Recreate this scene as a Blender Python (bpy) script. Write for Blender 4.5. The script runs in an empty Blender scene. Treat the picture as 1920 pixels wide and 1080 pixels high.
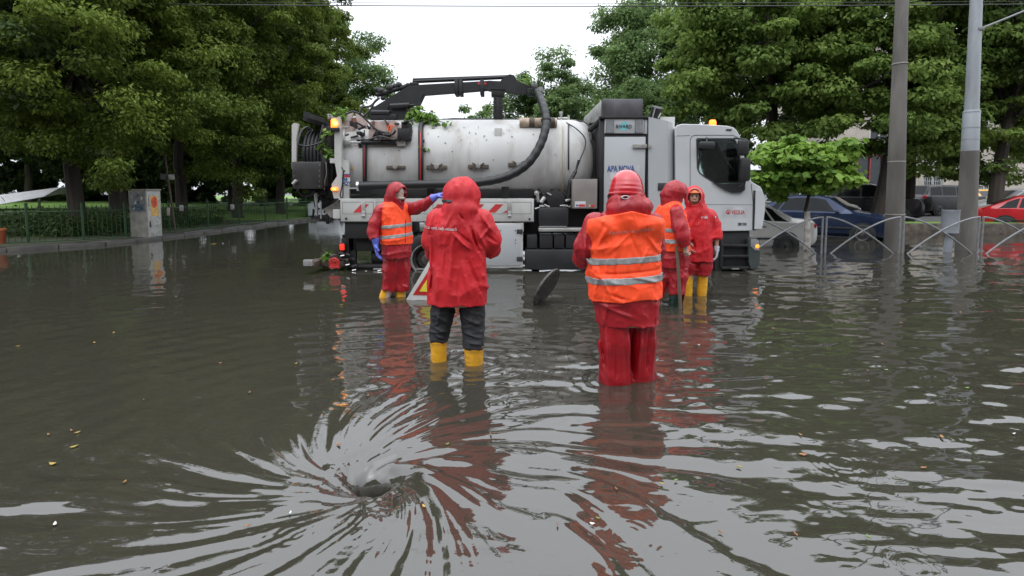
import bpy, bmesh, math, random
import numpy as np
from mathutils import Vector, Matrix
try:
    import openvdb as vdb
except ImportError:
    import pyopenvdb as vdb

PI = math.pi
R = math.radians
random.seed(7)
S = bpy.context.scene
COL = S.collection

# ------------------------------------------------------------------ camera
F_PX, PPX, PPY, HOR = 1000.0, 960.0, 435.0, 357.0       # focal length and principal point of the 1920 px wide photograph
CAM_Z = 1.5                                             # above the water surface (z = 0)
PITCH = math.atan((PPY - HOR) / F_PX)
cam_data = bpy.data.cameras.new('camera')
cam_data.sensor_width = 36.0
cam_data.lens = F_PX / 1920 * 36
cam_data.shift_y = (PPY - 540) / 1920
cam_data.clip_start = 0.05
cam_data.clip_end = 2000
cam_data.dof.use_dof = False
cam = bpy.data.objects.new('camera', cam_data)
COL.objects.link(cam)
cam.location = (0, 0, CAM_Z)
cam.rotation_euler = (PI / 2 - PITCH, 0, 0)
S.camera = cam

# ------------------------------------------------------------------ world and sun
SUN_EL, SUN_AZ = R(62), R(200)
world = bpy.data.worlds.new('World')
S.world = world
world.use_nodes = True
nt = world.node_tree
nt.nodes.clear()
wo = nt.nodes.new('ShaderNodeOutputWorld')
bg = nt.nodes.new('ShaderNodeBackground')
sky = nt.nodes.new('ShaderNodeTexSky')
sky.sky_type = 'NISHITA'
sky.sun_disc = False
sky.sun_elevation = SUN_EL
sky.sun_rotation = SUN_AZ
sky.air_density = 1.0
sky.dust_density = 6.0
sky.ozone_density = 1.0
hs = nt.nodes.new('ShaderNodeHueSaturation')
hs.inputs['Saturation'].default_value = 0.2
nt.links.new(sky.outputs[0], hs.inputs['Color'])
# even cloud cover: the clear-sky dome is mixed with a flat grey-white layer
mx = nt.nodes.new('ShaderNodeMix')
mx.data_type = 'RGBA'
mx.inputs[0].default_value = 0.88
mx.inputs[7].default_value = (8.5, 8.9, 9.6, 1)
nt.links.new(hs.outputs[0], mx.inputs[6])
# an overcast dome is about three times as bright overhead as at the horizon
tcw = nt.nodes.new('ShaderNodeTexCoord')
sx = nt.nodes.new('ShaderNodeSeparateXYZ')
nt.links.new(tcw.outputs['Generated'], sx.inputs[0])
mr = nt.nodes.new('ShaderNodeMapRange')
mr.inputs['From Min'].default_value = 0.0
mr.inputs['From Max'].default_value = 1.0
mr.inputs['To Min'].default_value = 1.0
mr.inputs['To Max'].default_value = 3.0
nt.links.new(sx.outputs['Z'], mr.inputs[0])
sc_ = nt.nodes.new('ShaderNodeVectorMath')
sc_.operation = 'SCALE'
nt.links.new(mx.outputs[2], sc_.inputs[0])
nt.links.new(mr.outputs[0], sc_.inputs['Scale'])
nt.links.new(sc_.outputs[0], bg.inputs['Color'])
bg.inputs['Strength'].default_value = 0.12
nt.links.new(bg.outputs[0], wo.inputs[0])

sd = bpy.data.lights.new('sun', 'SUN')
sd.energy = 0.5
sd.angle = R(70)
sd.specular_factor = 0.0
sd.color = (1.0, 0.97, 0.93)
sun = bpy.data.objects.new('sun', sd)
COL.objects.link(sun)
sun.rotation_euler = (PI / 2 - SUN_EL, 0, PI - SUN_AZ)

vs = S.view_settings
vs.view_transform = 'Standard'
vs.look = 'None'
vs.gamma = 1.0
vs.exposure = 0.0
vs.use_curve_mapping = False
S.cycles.max_bounces = 6
S.cycles.diffuse_bounces = 3
S.cycles.glossy_bounces = 3
S.cycles.transmission_bounces = 5
S.cycles.transparent_max_bounces = 6

# ------------------------------------------------------------------ helpers
def at(u, v, Y):
    """world point seen at photograph pixel (u, v) at distance Y ahead of the camera"""
    x = (u - PPX) / F_PX
    y = (PPY - v) / F_PX
    cp, sp = math.cos(PITCH), math.sin(PITCH)
    t = Y / (cp + y * sp)
    return Vector((t * x, Y, CAM_Z + t * (-sp + y * cp)))


class MB:
    """collects shapes and links them as ONE mesh object"""
    def __init__(s):
        s.v, s.f = [], []

    def add(s, vs_, fs_):
        o = len(s.v)
        s.v += [tuple(p) for p in vs_]
        s.f += [tuple(i + o for i in f) for f in fs_]
        return s

    def box(s, c, d, bev=0.0, rot=None, seg=2):
        bm = bmesh.new()
        bmesh.ops.create_cube(bm, size=1)
        bmesh.ops.scale(bm, vec=d, verts=bm.verts)
        if bev > 0:
            bmesh.ops.bevel(bm, geom=list(bm.edges), offset=min(bev, min(d) * .45), segments=seg, affect='EDGES', profile=.5)
        M = Matrix.Translation(c) @ (rot.to_4x4() if rot is not None else Matrix())
        bmesh.ops.transform(bm, matrix=M, verts=bm.verts)
        bm.verts.index_update()
        s.add([v.co[:] for v in bm.verts], [[v.index for v in f.verts] for f in bm.faces])
        bm.free()
        return s

    def box2(s, a, b, bev=0.0):
        a, b = Vector(a), Vector(b)
        return s.box((a + b) / 2, tuple(abs(x) for x in (b - a)), bev)

    def cyl(s, p0, p1, r0, r1=None, seg=16, cap=True):
        r1 = r0 if r1 is None else r1
        return s.tube([p0, p1], [r0, r1], seg, cap)

    def tube(s, pts, rad, seg=10, cap=True, flat=None):
        pts = [Vector(p) for p in pts]
        n = len(pts)
        if not hasattr(rad, '__len__'):
            rad = [rad] * n
        vs_, fs_ = [], []
        prev = None
        for i, p in enumerate(pts):
            t = (pts[min(i + 1, n - 1)] - pts[max(i - 1, 0)])
            t = t.normalized() if t.length > 1e-9 else Vector((0, 0, 1))
            if prev is None:
                a = Vector((0, 0, 1)) if abs(t.z) < .9 else Vector((1, 0, 0))
                nx = t.cross(a).normalized()
            else:
                nx = (prev - t * prev.dot(t))
                nx = nx.normalized() if nx.length > 1e-6 else t.orthogonal().normalized()
            prev = nx
            ny = t.cross(nx)
            for k in range(seg):
                a = 2 * PI * k / seg
                vs_.append(p + (nx * math.cos(a) + ny * math.sin(a)) * rad[i])
        for i in range(n - 1):
            for k in range(seg):
                k2 = (k + 1) % seg
                fs_.append((i * seg + k, i * seg + k2, (i + 1) * seg + k2, (i + 1) * seg + k))
        if cap:
            fs_.append(tuple(range(seg))[::-1])
            fs_.append(tuple((n - 1) * seg + k for k in range(seg)))
        return s.add(vs_, fs_)

    def prism(s, poly, d):
        """closed polygon (3D points) extruded along the vector d"""
        n = len(poly)
        d = Vector(d)
        vs_ = [Vector(p) for p in poly] + [Vector(p) + d for p in poly]
        fs_ = [tuple(range(n))[::-1], tuple(range(n, 2 * n))]
        fs_ += [(i, (i + 1) % n, n + (i + 1) % n, n + i) for i in range(n)]
        return s.add(vs_, fs_)

    def lathe(s, prof, c, axis='z', seg=24, cap=True):
        """profile of (radius, height) pairs turned about an axis through c"""
        vs_, fs_ = [], []
        c = Vector(c)
        for (r, h) in prof:
            for k in range(seg):
                a = 2 * PI * k / seg
                x, y = r * math.cos(a), r * math.sin(a)
                p = {'z': (x, y, h), 'y': (x, h, y), 'x': (h, x, y)}[axis]
                vs_.append(c + Vector(p))
        for i in range(len(prof) - 1):
            for k in range(seg):
                k2 = (k + 1) % seg
                fs_.append((i * seg + k, i * seg + k2, (i + 1) * seg + k2, (i + 1) * seg + k))
        if abs(prof[0][0] - prof[-1][0]) < 1e-7 and abs(prof[0][1] - prof[-1][1]) < 1e-7:
            cap = False
        if cap and prof[0][0] > 1e-6:
            fs_.append(tuple(range(seg))[::-1])
        if cap and prof[-1][0] > 1e-6:
            o = (len(prof) - 1) * seg
            fs_.append(tuple(o + k for k in range(seg)))
        return s.add(vs_, fs_)

    def build(s, name, mat_, parent=None, local=False, smooth=True, fix=True):
        me = bpy.data.meshes.new(name)
        off = Vector((0, 0, 0))
        if parent is not None and not local:
            off = root_of(parent)
        me.from_pydata([(p[0] - off[0], p[1] - off[1], p[2] - off[2]) for p in s.v], [], s.f)
        if fix:
            bm = bmesh.new()
            bm.from_mesh(me)
            bmesh.ops.recalc_face_normals(bm, faces=bm.faces)
            bm.to_mesh(me)
            bm.free()
        me.materials.append(mat_)
        if smooth:
            me.polygons.foreach_set('use_smooth', [True] * len(me.polygons))
            me.set_sharp_from_angle(angle=R(38))
        me.update()
        o = bpy.data.objects.new(name, me)
        COL.objects.link(o)
        if parent is not None:
            o.parent = parent
        return o


NO_SPLIT = {'panel_gap', 'door_gap', 'warning_stripe', 'grille_wire', 'rivet', 'window_grille', 'pump', 'tow_fitting', 'chassis_frame', 'hood_side_sheet', 'fairing_gap', 'window_frame', 'beam_end', 'valve_block'}


def split_mb(mb, gap=.04):
    """the far-apart pieces of a collected shape, each as an MB of its own"""
    n = len(mb.v)
    par = list(range(n))
    def find(i):
        while par[i] != i:
            par[i] = par[par[i]]
            i = par[i]
        return i
    for f in mb.f:
        a = find(f[0])
        for j in f[1:]:
            b = find(j)
            if a != b:
                par[b] = a
    isl = {}
    for i in range(n):
        isl.setdefault(find(i), []).append(i)
    items = []
    for k, idx in isl.items():
        P_ = np.array([mb.v[i] for i in idx])
        items.append([P_.min(0) - gap / 2, P_.max(0) + gap / 2, {k}])
    merged = True
    while merged:
        merged = False
        out = []
        for it in items:
            for o in out:
                if (it[0] <= o[1]).all() and (o[0] <= it[1]).all():
                    o[0] = np.minimum(o[0], it[0]); o[1] = np.maximum(o[1], it[1]); o[2] |= it[2]
                    merged = True
                    break
            else:
                out.append(it)
        items = out
    if len(items) == 1:
        return [mb]
    res = []
    for it in items:
        m2 = MB()
        remap = {}
        for f in mb.f:
            if find(f[0]) in it[2]:
                for i in f:
                    if i not in remap:
                        remap[i] = len(m2.v)
                        m2.v.append(mb.v[i])
                m2.f.append(tuple(remap[i] for i in f))
        if m2.f:
            res.append(m2)
    return res


ROOTS = {}
def root_of(o):
    v = Vector((0, 0, 0))
    while o is not None:
        v += o.location
        o = o.parent
    return v


def tag(o, label, cat, group=None, kind=None):
    o['label'] = label
    o['category'] = cat
    if group:
        o['group'] = group
    if kind:
        o['kind'] = kind
    return o


def thing(name, label, cat, loc=(0, 0, 0), rz=0.0, group=None):
    o = bpy.data.objects.new(name, None)
    o.empty_display_size = .1
    COL.objects.link(o)
    o.location = loc
    o.rotation_euler = (0, 0, rz)
    return tag(o, label, cat, group)


def struct(o):
    o['kind'] = 'structure'
    return o


def np_mesh(name, verts, faces, mat_, parent=None, smooth=True, off=None, tint=None):
    """mesh from numpy arrays; faces is n x 3 or n x 4"""
    verts = np.asarray(verts, dtype=np.float32)
    if parent is not None:
        verts = verts - np.array(root_of(parent)[:], dtype=np.float32)
    faces = np.asarray(faces, dtype=np.int32)
    nf, k = faces.shape
    me = bpy.data.meshes.new(name)
    me.vertices.add(len(verts))
    me.vertices.foreach_set('co', verts.ravel())
    me.loops.add(nf * k)
    me.loops.foreach_set('vertex_index', faces.ravel())
    me.polygons.add(nf)
    me.polygons.foreach_set('loop_start', np.arange(0, nf * k, k, dtype=np.int32))
    try:
        me.polygons.foreach_set('loop_total', np.full(nf, k, dtype=np.int32))
    except Exception:
        pass
    me.polygons.foreach_set('use_smooth', np.full(nf, smooth, dtype=bool))
    me.update(calc_edges=True)
    if tint is not None:
        a = me.attributes.new('tint', 'FLOAT', 'POINT')
        a.data.foreach_set('value', np.asarray(tint, dtype=np.float32))
    if isinstance(mat_, (list, tuple)):
        for m_ in mat_:
            me.materials.append(m_)
    else:
        me.materials.append(mat_)
    o = bpy.data.objects.new(name, me)
    COL.objects.link(o)
    if parent is not None:
        o.parent = parent
    return o


def lattice_noise(P, scale, seed=0):
    """smooth value noise in -1..1 at the points P (n x 3)"""
    rng = np.random.RandomState(seed)
    N = 32
    L = rng.rand(N, N, N).astype(np.float32) * 2 - 1
    q = P * np.float32(scale) + 100.37
    i = np.floor(q).astype(np.int32)
    f = (q - i).astype(np.float32)
    f = f * f * (3 - 2 * f)
    i0, i1 = i % N, (i + 1) % N
    x0, y0, z0 = i0[..., 0], i0[..., 1], i0[..., 2]
    x1, y1, z1 = i1[..., 0], i1[..., 1], i1[..., 2]
    fx, fy, fz = f[..., 0], f[..., 1], f[..., 2]
    a = L[x0, y0, z0] * (1 - fx) + L[x1, y0, z0] * fx
    b = L[x0, y1, z0] * (1 - fx) + L[x1, y1, z0] * fx
    c = L[x0, y0, z1] * (1 - fx) + L[x1, y0, z1] * fx
    d = L[x0, y1, z1] * (1 - fx) + L[x1, y1, z1] * fx
    return (a * (1 - fy) + b * fy) * (1 - fz) + (c * (1 - fy) + d * fy) * fz


# ------------------------------------------------------------------ materials
MATS = {}
def pmat(name, col, rough=.5, metal=0.0, var=.12, vs=4.0, bump=0.0, bs=30.0, col2=None, dirt=None,
         dirt_amt=.5, dirt_scale=3.0, stretch=(1, 1, 1), emit=None, estr=0.0, coat=0.0, ior=1.5, rvar=.1, trans=0.0):
    if name in MATS:
        return MATS[name]
    m = bpy.data.materials.new(name)
    m.use_nodes = True
    t = m.node_tree
    b = t.nodes['Principled BSDF']
    b.inputs['Roughness'].default_value = rough
    b.inputs['Metallic'].default_value = metal
    b.inputs['IOR'].default_value = ior
    b.inputs['Coat Weight'].default_value = coat
    b.inputs['Coat Roughness'].default_value = .08
    if trans:
        b.inputs['Transmission Weight'].default_value = trans
    tc = t.nodes.new('ShaderNodeTexCoord')
    mp = t.nodes.new('ShaderNodeMapping')
    mp.inputs['Scale'].default_value = stretch
    t.links.new(tc.outputs['Object'], mp.inputs[0])
    n = t.nodes.new('ShaderNodeTexNoise')
    n.inputs['Scale'].default_value = vs
    n.inputs['Detail'].default_value = 6
    t.links.new(mp.outputs[0], n.inputs['Vector'])
    c2 = col2 or tuple(c * (1 - 2 * var) for c in col)
    c1 = tuple(min(1, c * (1 + var)) for c in col)
    r = t.nodes.new('ShaderNodeValToRGB')
    r.color_ramp.elements[0].position = .32
    r.color_ramp.elements[1].position = .68
    r.color_ramp.elements[0].color = (*c2, 1)
    r.color_ramp.elements[1].color = (*c1, 1)
    t.links.new(n.outputs['Fac'], r.inputs[0])
    out = r.outputs[0]
    if dirt:
        n2 = t.nodes.new('ShaderNodeTexNoise')
        n2.inputs['Scale'].default_value = dirt_scale
        n2.inputs['Detail'].default_value = 9
        n2.inputs['Roughness'].default_value = .65
        mp2 = t.nodes.new('ShaderNodeMapping')
        mp2.inputs['Scale'].default_value = (1, 1, .28)
        t.links.new(tc.outputs['Object'], mp2.inputs[0])
        t.links.new(mp2.outputs[0], n2.inputs['Vector'])
        r2 = t.nodes.new('ShaderNodeValToRGB')
        r2.color_ramp.elements[0].position = .5
        r2.color_ramp.elements[1].position = .78
        t.links.new(n2.outputs['Fac'], r2.inputs[0])
        ml = t.nodes.new('ShaderNodeMath')
        ml.operation = 'MULTIPLY'
        ml.inputs[1].default_value = dirt_amt
        t.links.new(r2.outputs[0], ml.inputs[0])
        mx_ = t.nodes.new('ShaderNodeMix')
        mx_.data_type = 'RGBA'
        mx_.inputs[7].default_value = (*dirt, 1)
        t.links.new(ml.outputs[0], mx_.inputs[0])
        t.links.new(out, mx_.inputs[6])
        out = mx_.outputs[2]
    t.links.new(out, b.inputs['Base Color'])
    if rvar:
        mr = t.nodes.new('ShaderNodeMapRange')
        mr.inputs['To Min'].default_value = max(.02, rough - rvar)
        mr.inputs['To Max'].default_value = min(1, rough + rvar)
        t.links.new(n.outputs['Fac'], mr.inputs[0])
        t.links.new(mr.outputs[0], b.inputs['Roughness'])
    if bump:
        n3 = t.nodes.new('ShaderNodeTexNoise')
        n3.inputs['Scale'].default_value = bs
        n3.inputs['Detail'].default_value = 4
        t.links.new(mp.outputs[0], n3.inputs['Vector'])
        bp = t.nodes.new('ShaderNodeBump')
        bp.inputs['Strength'].default_value = bump
        bp.inputs['Distance'].default_value = .02
        t.links.new(n3.outputs['Fac'], bp.inputs['Height'])
        t.links.new(bp.outputs[0], b.inputs['Normal'])
    if emit:
        b.inputs['Emission Color'].default_value = (*emit, 1)
        b.inputs['Emission Strength'].default_value = estr
    MATS[name] = m
    return m


def leaf_mat(name, col_a, col_b, trans=.35, rough=.55):
    m = bpy.data.materials.new(name)
    m.use_nodes = True
    t = m.node_tree
    b = t.nodes['Principled BSDF']
    at_ = t.nodes.new('ShaderNodeAttribute')
    at_.attribute_name = 'tint'
    r = t.nodes.new('ShaderNodeValToRGB')
    r.color_ramp.elements[0].color = (*col_a, 1)
    r.color_ramp.elements[1].color = (*col_b, 1)
    t.links.new(at_.outputs['Fac'], r.inputs[0])
    t.links.new(r.outputs[0], b.inputs['Base Color'])
    b.inputs['Roughness'].default_value = rough
    b.inputs['IOR'].default_value = 1.3
    tr = t.nodes.new('ShaderNodeBsdfTranslucent')
    t.links.new(r.outputs[0], tr.inputs['Color'])
    mx_ = t.nodes.new('ShaderNodeMixShader')
    mx_.inputs[0].default_value = trans
    out = t.nodes['Material Output']
    t.links.new(b.outputs[0], mx_.inputs[1])
    t.links.new(tr.outputs[0], mx_.inputs[2])
    t.links.new(mx_.outputs[0], out.inputs[0])
    return m


def text_mesh(name, body, size, mat_, parent, loc, rot=(PI / 2, 0, 0), ext=.002, bold=0.0, sx=1.0, align='LEFT', spacing=1.0, wrap=None):
    cu = bpy.data.curves.new(name, 'FONT')
    cu.body = body
    cu.size = size
    cu.extrude = ext
    cu.offset = bold
    cu.align_x = align
    cu.align_y = 'CENTER'
    cu.space_character = spacing
    tmp = bpy.data.objects.new('tmp', cu)
    COL.objects.link(tmp)
    dg = bpy.context.evaluated_depsgraph_get()
    me = bpy.data.meshes.new_from_object(tmp.evaluated_get(dg))
    bpy.data.objects.remove(tmp)
    M = Matrix.Translation(Vector(loc)) @ Matrix.Rotation(rot[2], 4, 'Z') @ Matrix.Rotation(rot[1], 4, 'Y') @ Matrix.Rotation(rot[0], 4, 'X') @ Matrix.Diagonal((sx, 1, 1, 1))
    me.transform(M)
    if wrap is not None:
        for v in me.vertices:
            v.co = wrap(v.co)
    off = root_of(parent)
    for v in me.vertices:
        v.co -= off
    me.name = name
    me.materials.clear()
    me.materials.append(mat_)
    o = bpy.data.objects.new(name, me)
    COL.objects.link(o)
    o.parent = parent
    return o
# ------------------------------------------------------------------ ground
M_ground = pmat('wet_asphalt', (.05, .048, .044), .45, var=.2, vs=2, bump=.3, bs=25)
M_lawn = pmat('lawn_green', (.13, .23, .035), .8, var=.25, vs=1.3, bump=.6, bs=18, col2=(.06, .13, .02))
M_soil = pmat('park_soil', (.045, .045, .022), .9, var=.3, vs=1.5, bump=.6, bs=12, col2=(.03, .045, .015))
M_kerb = pmat('kerb_stone', (.060, .056, .050), .6, var=.25, vs=3, bump=.3, bs=20, dirt=(.05, .05, .04))
M_conc = pmat('pole_concrete', (.135, .125, .112), .75, var=.22, vs=2.2, bump=.25, bs=30, stretch=(1, 1, .25), dirt=(.06, .055, .05), dirt_amt=.6)


def kerb_x(Y):
    """the park kerb runs away from the camera on the left of the street"""
    return np.where(np.asarray(Y) < 15, -11.05 - (15 - np.asarray(Y, dtype=float)) * .80, -11.05 + (np.asarray(Y, dtype=float) - 15) * .07)


def terrain_z(X, Y):
    z = np.full_like(X, -.30)
    kx = kerb_x(Y)
    left = np.clip((kx - X) / .12, 0, 1) * (Y > 9)
    z = z * (1 - left) + .10 * left
    z = z + left * np.clip((kx - 1.5 - X) * .02, 0, .6)
    ws = np.clip((X + 3.0) / 4.0, 0, 1)
    rise = np.clip((Y - 15.0) / 5.5, 0, 1) * ws
    z = np.where(left > 0, z, z + rise * .36 + np.clip(Y - 20.5, 0, 60) * .004 * ws)
    z = np.where((left <= 0) & (Y > 26), np.maximum(z, -.30 + (Y - 26) * .06), z)
    return np.minimum(z, .6)


def build_ground():
    xs = np.concatenate([np.linspace(-400, -40, 16), np.linspace(-38, 45, 520), np.linspace(48, 400, 16)])
    ys = np.concatenate([np.linspace(-60, 10, 20), np.linspace(11, 45, 200), np.linspace(48, 600, 30)])
    X, Y = np.meshgrid(xs, ys)
    Z = terrain_z(X, Y)
    V = np.stack([X, Y, Z], -1).reshape(-1, 3)
    n, m = len(xs), len(ys)
    i = np.arange(n * m).reshape(m, n)
    Fq = np.stack([i[:-1, :-1], i[:-1, 1:], i[1:, 1:], i[1:, :-1]], -1).reshape(-1, 4)
    return struct(np_mesh('ground', V, Fq, M_ground, smooth=False))

build_ground()

# park lawn beyond the green fence and its darker soil strip, each a sheet over the ground
def sheet(name, mat_, poly_fn, ny, y0, y1, nx, dz):
    ys = np.linspace(y0, y1, ny)
    V, i = [], np.arange(ny * nx).reshape(ny, nx)
    for y in ys:
        a, b = poly_fn(y)
        for x in np.linspace(a, b, nx):
            V.append((x, y, float(terrain_z(np.array([x]), np.array([y]))[0]) + dz))
    Fq = np.stack([i[:-1, :-1], i[:-1, 1:], i[1:, 1:], i[1:, :-1]], -1).reshape(-1, 4)
    return struct(np_mesh(name, V, Fq, mat_, smooth=True))

sheet('soil_ground', M_soil, lambda y: (float(kerb_x(y)) - 60, float(kerb_x(y)) - .3), 60, 10, 25, 120, .006)
sheet('lawn', M_lawn, lambda y: (float(kerb_x(y)) - 120, float(kerb_x(y)) - .3), 60, 25, 90, 160, .008)

# kerb stones along the park
kb = MB()
yy = 10.0
while yy < 34:
    L_ = .98 if yy >= 15 else .765
    a = Vector((float(kerb_x(yy)), yy, 0)); b = Vector((float(kerb_x(yy + L_)), yy + L_, 0))
    d = (b - a)
    rot = Matrix.Rotation(math.atan2(d.y, d.x) - PI / 2, 3, 'Z')
    kb.box(((a + b) / 2) + Vector((0.05, 0, -.07 + random.uniform(-.012, .012))), (.16, d.length, .32), .015, rot)
    yy += 1.0 if yy >= 15 else .78
struct(kb.build('kerb', M_kerb))
# ------------------------------------------------------------------ flood water
VX, VY = -0.775, 2.80          # where the water swirls down the drain

def hsmooth(x, a, b):
    t = np.clip((x - a) / (b - a), 0, 1)
    return t * t * (3 - 2 * t)


def water_height(X, Y):
    P2 = lambda a, b, c: np.stack([a, b, c], -1).astype(np.float32)
    dx, dy = X - VX, Y - VY
    r = np.sqrt(dx * dx + dy * dy) + 1e-4
    th = np.arctan2(dy, dx)
    lr = np.log(r)
    z = np.zeros_like(X)
    # funnel: a steep throat inside a wide shallow bowl
    wob = 1 + .16 * np.sin(th - .5) + .08 * np.sin(2 * th + 1)
    rr = r * wob
    rh = np.sqrt(((X - VX) / 1.35) ** 2 + (Y - VY) ** 2) * wob
    z -= .20 / (1 + (rh / .050) ** 4.2) + .045 / (1 + (rh / .12) ** 2.2) + .017 / (rr + .14)
    # spiral streaks drawn towards the drain: ridges run outward, pitched by the swirl
    ph = th + .44 * lr + .10 * lattice_noise(P2(X, Y, X * 0), 2.2, 61)
    quiet = 1 - .93 * np.exp(-((np.angle(np.exp(1j * (th - 2.45))) / .55) ** 2)) * hsmooth(r, .55, 1.0)
    rs = np.minimum(r, 1.5) * (1 - .35 * hsmooth(r, 1.2, 3.0))
    for (N, k, amp, seed) in ((13, .5, .0150, 9), (33, .7, .0250, 3), (66, 1.0, .0180, 5), (124, 1.6, .0062, 6)):
        Rn = N / (2 * PI)
        q = P2(np.cos(ph) * Rn, np.sin(ph) * Rn, lr * k * 2.0)
        nz = lattice_noise(q, 1.0, seed)
        nz = nz * .6 + (.5 - np.abs(nz)) * .5
        up_ = hsmooth(np.sin(th), .15, .6)
        fall = hsmooth(r, .03, .22) * (1 - np.clip((r - (1.9 - 1.35 * up_)) / (2.6 - 1.5 * up_), 0, 1) ** 1.0)
        z += amp * .9 * np.maximum(rs, .16) * nz * fall * quiet
    z += .0055 * np.sin(5 * th + 8.0 * lr + 2.0 * lattice_noise(P2(X, Y, X * 0), 9.0, 62)) * hsmooth(r, .06, .12) * (1 - hsmooth(r, .16, .42))
    z += .0022 * np.sin(11 * th + 13.0 * lr + 2.5 * lattice_noise(P2(X, Y, X * 0), 14.0, 63)) * hsmooth(r, .08, .14) * (1 - hsmooth(r, .2, .45))
    # turbulent little crests spilling at the near lip and left of the hole
    P3 = P2(X, Y, np.zeros_like(X))
    g1 = np.exp(-(((X - (VX + .09)) / .07) ** 2 + ((Y - (VY - .33)) / .20) ** 2))
    g2 = np.exp(-(((X - (VX - .15)) / .13) ** 2 + ((Y - (VY + .02)) / .17) ** 2))
    z += (g1 + .9 * g2) * (.009 * lattice_noise(P3, 30, 21) + .007 * lattice_noise(P3, 62, 22)) + g1 * .012
    # spiral arm crest
    sp = np.exp(-((np.angle(np.exp(1j * (th + 1.3 * np.log(r / .16) - .9))) / .28) ** 2)) * hsmooth(r, .09, .16) * (1 - hsmooth(r, .25, .55))
    z += sp * .016
    # wind ripples and slow waves everywhere; crests mostly across the view
    wx = X + .18 * lattice_noise(P3, .9, 31)
    wy = Y + .14 * lattice_noise(P3, 1.1, 32)
    far = 1 - np.exp(-np.maximum(r - .5, 0) / 1.0)
    amp_r = .30 + .70 * hsmooth(X, -2.2, 1.2)
    z += .0125 * far * amp_r * lattice_noise(P2(wx * 1.1, wy * 3.6, X * 0), 1.0, 41)
    z += .0105 * far * amp_r * lattice_noise(P2(wx * 2.6 + wy * .5, wy * 8.0 - wx * .6, X * 0), 1.0, 42)
    z += .0062 * far * amp_r * lattice_noise(P2(wx * 5.5 - wy, wy * 15.0 + wx, X * 0), 1.0, 43)
    z += .0024 * far * lattice_noise(P2(wx * 14., wy * 30.0, X * 0), 1.0, 44)
    # faint rings round the drain out to the left
    z += .0030 * np.sin(2 * PI * r / .30 + 1.2 * lattice_noise(P3, 1.2, 51)) * hsmooth(r, .8, 1.6) * np.exp(-r / 5) * (1 - hsmooth(X, -1.2, .3))
    # rings round wading legs and where drops fall
    for (cx, cy, R0, a, lam) in RINGS:
        d = np.sqrt((X - cx) ** 2 + (Y - cy) ** 2)
        z += a * np.sin(2 * PI * d / lam) * np.exp(-d / R0) * hsmooth(d, .02, .07)
    return z


RINGS = [(-.67, 4.76, .22, .0035, .10), (-.32, 4.57, .25, .0042, .10), (.80, 4.15, .25, .003, .11), (1.02, 4.18, .25, .003, .11),
         (-1.80, 7.45, .4, .007, .17), (-1.55, 7.55, .4, .007, .17), (2.1, 7.0, .3, .006, .14), (2.25, 7.05, .3, .004, .14),
         (2.5, 7.6, .25, .004, .13), (2.75, 7.6, .25, .004, .13), (.45, 7.0, .3, .004, .13)]
_rr = random.Random(5)
for _ in range(46):
    _y = _rr.uniform(1.6, 9.0)
    RINGS.append((_rr.uniform(-.95, .95) * _y, _y, _rr.uniform(.04, .07), .0024, _rr.uniform(.03, .05)))
RINGS.append((.51, 2.22, .06, .002, .035))


def build_water():
    # rows closer together near the viewer's side of the flood where the ripples are small
    ys = [-6.0, -3.0, -1.0, 0.0, .6, .9]
    y = 1.05
    while y < 60:
        ys.append(y)
        y += max(.007, .0015 * y * y) if y < 12 else .35
    ys = np.array(ys)
    nx = 1200
    s = np.linspace(-1, 1, nx)
    s = np.sign(s) * (np.abs(s) * .82 + .18 * np.abs(s) ** 5) * 1.25
    V = []
    Ym = np.repeat(ys[:, None], nx, 1)
    Xm = s[None, :] * (np.maximum(Ym, 0) * 1.22 + 1.1)
    Xm[:, 0] = -60
    Xm[:, -1] = 60
    Z = np.zeros_like(Xm)
    for a in range(0, len(ys), 60):
        Z[a:a + 60] = water_height(Xm[a:a + 60], Ym[a:a + 60])
    damp = 1 - .75 * hsmooth(Ym, 10, 22)
    Z *= damp
    Z[:, 0] = 0; Z[:, -1] = 0
    V = np.stack([Xm, Ym, Z], -1).reshape(-1, 3)
    i = np.arange(V.shape[0]).reshape(len(ys), nx)
    Fq = np.stack([i[:-1, :-1], i[:-1, 1:], i[1:, 1:], i[1:, :-1]], -1).reshape(-1, 4)
    m = bpy.data.materials.new('muddy_flood_water')
    m.use_nodes = True
    t = m.node_tree
    b = t.nodes['Principled BSDF']
    b.inputs['Base Color'].default_value = (.060, .054, .040, 1)
    b.inputs['Roughness'].default_value = .035
    b.inputs['IOR'].default_value = 1.85
    tc = t.nodes.new('ShaderNodeTexCoord')
    n0 = t.nodes.new('ShaderNodeTexNoise')
    n0.inputs['Scale'].default_value = .8
    n0.inputs['Detail'].default_value = 5
    t.links.new(tc.outputs['Object'], n0.inputs['Vector'])
    r = t.nodes.new('ShaderNodeValToRGB')
    r.color_ramp.elements[0].color = (.030, .028, .021, 1)
    r.color_ramp.elements[1].color = (.041, .038, .029, 1)
    t.links.new(n0.outputs['Fac'], r.inputs[0])
    t.links.new(r.outputs[0], b.inputs['Base Color'])
    mp = t.nodes.new('ShaderNodeMapping')
    mp.inputs['Scale'].default_value = (9, 22, 9)
    t.links.new(tc.outputs['Object'], mp.inputs[0])
    n = t.nodes.new('ShaderNodeTexNoise')
    n.inputs['Scale'].default_value = 1.0
    n.inputs['Detail'].default_value = 3
    t.links.new(mp.outputs[0], n.inputs['Vector'])
    bp = t.nodes.new('ShaderNodeBump')
    bp.inputs['Strength'].default_value = .12
    bp.inputs['Distance'].default_value = .006
    t.links.new(n.outputs['Fac'], bp.inputs['Height'])
    t.links.new(bp.outputs[0], b.inputs['Normal'])
    return struct(np_mesh('water', V, Fq, m))

build_water()

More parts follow.
